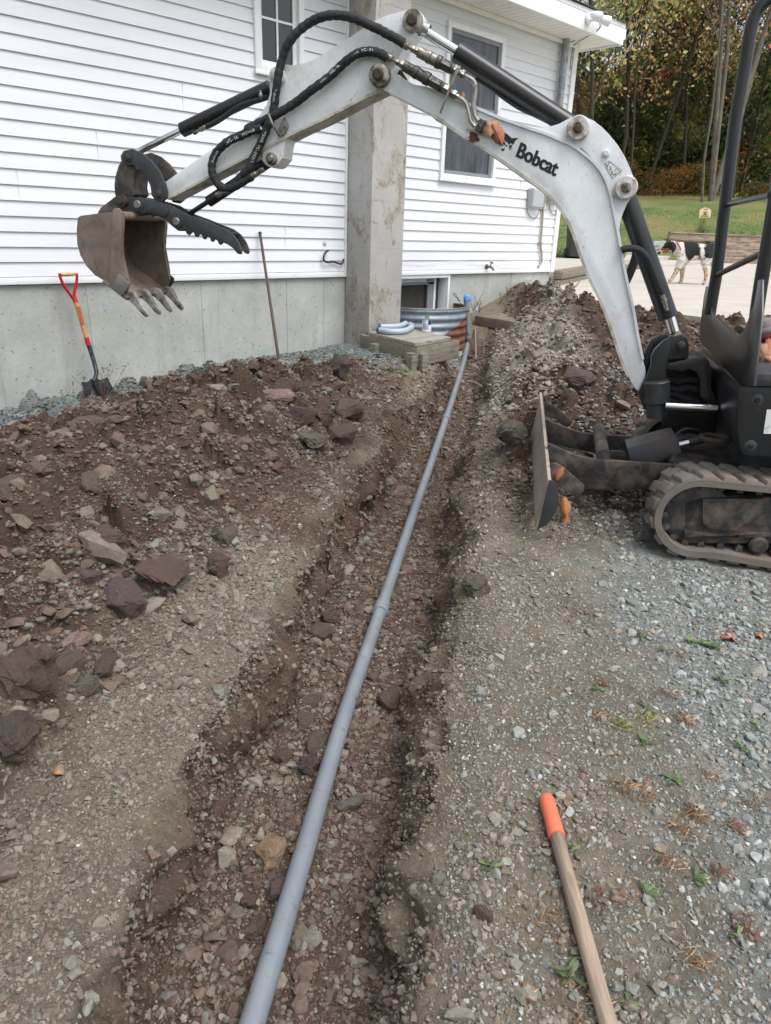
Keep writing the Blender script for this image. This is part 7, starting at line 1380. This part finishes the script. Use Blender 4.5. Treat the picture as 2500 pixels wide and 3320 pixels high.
TREES = [
 ('maple_tree', 1262, 34, 15.5, OLV, 5200, 'olive green tree close behind the house corner', 1, dict(r=.17, barkm=BD, spreadx=.36, crown=(.15, 1))),
 ('oak_tree', 1325, 38, 17.5, MIXL, 4200, 'thin brownish tree just right of the house corner', 2, dict(r=.16, crown=(.2, 1))),
 ('maple_tree', 1385, 43, 17, OLV, 4600, 'tall olive tree whose top thins out against the sky', 3, dict(r=.17, crown=(.25, 1))),
 ('maple_tree', 1345, 47, 13, RST, 4600, 'rust brown tree behind the boom gusset', 4, dict(barkm=BD, crown=(.15, 1), spreadx=.34)),
 ('pine_tree', 1440, 47, 11, DGR, 5600, 'dark evergreen low in the middle of the wood', 5, dict(barkm=BD, crown=(.05, 1), spreadx=.38, lsize=.2)),
 ('maple_tree', 1465, 44, 14, ORG_, 5200, 'orange-brown tree left of the tall bare trunk', 6, dict(crown=(.25, 1), spreadx=.32)),
 ('ash_tree', 1530, 39, 21, MIXL, 2600, 'tall forked grey-trunked tree with few leaves beside the canopy post', 7, dict(r=.21, barkm=BG, fork=[(-.10, .0), (.06, .04), (.20, .12), (-.02, .1)], crown=(.38, 1), spreadx=.22, dense=.5)),
 ('dead_tree', 1512, 38, 12, ORG_, 900, 'leaning thin grey tree at the left of the forked one', 8, dict(r=.11, barkm=BG, lean=-.16, crown=(.4, 1))),
 ('maple_tree', 1500, 48, 15, DGR, 4800, 'dark green tree behind the forked grey trunk', 9, dict(barkm=BD, crown=(.1, 1), spreadx=.34)),
 ('pine_tree', 1590, 46, 12, DGR, 5600, 'dark evergreen seen left of the canopy post', 10, dict(barkm=BD, crown=(.05, 1), spreadx=.4, lsize=.2)),
 ('maple_tree', 1575, 43, 15.5, RST, 4800, 'rust coloured tree rising left of the canopy post', 11, dict(crown=(.3, 1))),
 ('maple_tree', 1655, 42, 16, REDL, 5600, 'red autumn tree at the right edge', 12, dict(crown=(.2, 1), spreadx=.36)),
 ('maple_tree', 1635, 49, 18, RST, 4800, 'tall rust tree behind the red one', 13, dict(crown=(.3, 1))),
 ('birch_tree', 1420, 50, 18.5, MIXL, 3200, 'slim tall tree with pale yellow-brown leaves', 14, dict(r=.12, crown=(.4, 1), spreadx=.2)),
 ('oak_tree', 1300, 50, 15, ORG_, 4600, 'brown-orange tree deep behind the olive one', 15, dict(crown=(.15, 1), spreadx=.34)),
 ('oak_tree', 1235, 45, 14, DGR, 4600, 'dark green tree hidden partly by the corner of the house', 16, dict(barkm=BD, crown=(.1, 1), spreadx=.34)),
 ('maple_tree', 1700, 46, 17, ORG_, 4200, 'orange tree cut off by the right edge', 17, dict(crown=(.2, 1), spreadx=.34)),
 ('dead_tree', 1345, 37, 10, OLV, 300, 'slender grey bare trunk right of the boom gusset', 18, dict(r=.10, crown=(.6, 1), spreadx=.15)),
]
for nm, xd, T, h, cols, nl, lab, sdv, kw in TREES: tree(nm, xd, T, h, np.clip((cols*.8+cols.mean(-1, keepdims=True)*.25)*3.3, 0, .75), int(nl*.95), lab, sdv, **kw)
def mass(name, T0, T1, h0, h1, n, cols, size, seed, s0=.10, s1=.62, label=None):
    gg = np.random.default_rng(seed); T = gg.uniform(T0, T1, n); s = gg.uniform(s0, s1, n)*T; X = T*hdir[0]+s*hdir[1]; Y = T*hdir[1]-s*hdir[0]; top_ = h0+(h1-h0)*np.clip(.5+fbm(s*.35, T*0, 4, seed)*2.2, 0, 1); Z = lawn_z(X, Y)+gg.random(n)**.8*top_
    # cluster to twiggy clumps
    cl = fbm(X*.8, Y*.8+Z*.9, 3, seed+1); m = cl+gg.normal(0, .05, n) > -.03; X, Y, Z, s, T = X[m], Y[m], Z[m], s[m], T[m]; k = len(X); ci = np.clip(((fbm(s*.5, Z*.4, 3, seed+2)+.35)/.7*len(cols)).astype(int), 0, len(cols)-1)
    p = np.stack([X, Y, Z], -1); d1 = gg.normal(size=(k, 3)); d1 /= np.linalg.norm(d1, axis=1)[:, None]; d2 = np.cross(d1, gg.normal(size=(k, 3))); d2 /= np.linalg.norm(d2, axis=1)[:, None]; sz = size*gg.uniform(.5, 1.3, k)[:, None]
    V = np.stack([p-d1*sz*.5, p+d2*sz*.3, p+d1*sz*.5, p-d2*sz*.3], 1).reshape(-1, 3); K = np.repeat(cols[ci]*gg.uniform(.6, 1.35, k)[:, None], 4, 0); tag(big_mesh(name, V, np.arange(4*k).reshape(k, 4), LEAFT, K), kind='stuff')
mass('far_woodland', 50, 60, 6, 12, 60000, np.concatenate([DGR, OLV, MIXL, RST, ORG_])*2.4, .34, 31)
mass('woodland_backing', 52, 58, 7, 11, 26000, np.concatenate([DGR, DGR, OLV])*2.2, .8, 35)  # tall large-leaf mass added behind the trees to block sky showing through
mass('undergrowth', 45, 49, 3, 6, 34000, np.concatenate([DGR, DGR, OLV, MIXL])*2.0, .24, 32)
mass('brush', 42, 45, .7, 1.9, 34000, np.concatenate([OLV, ORG_, MIXL, RST])*1.1, .13, 33)
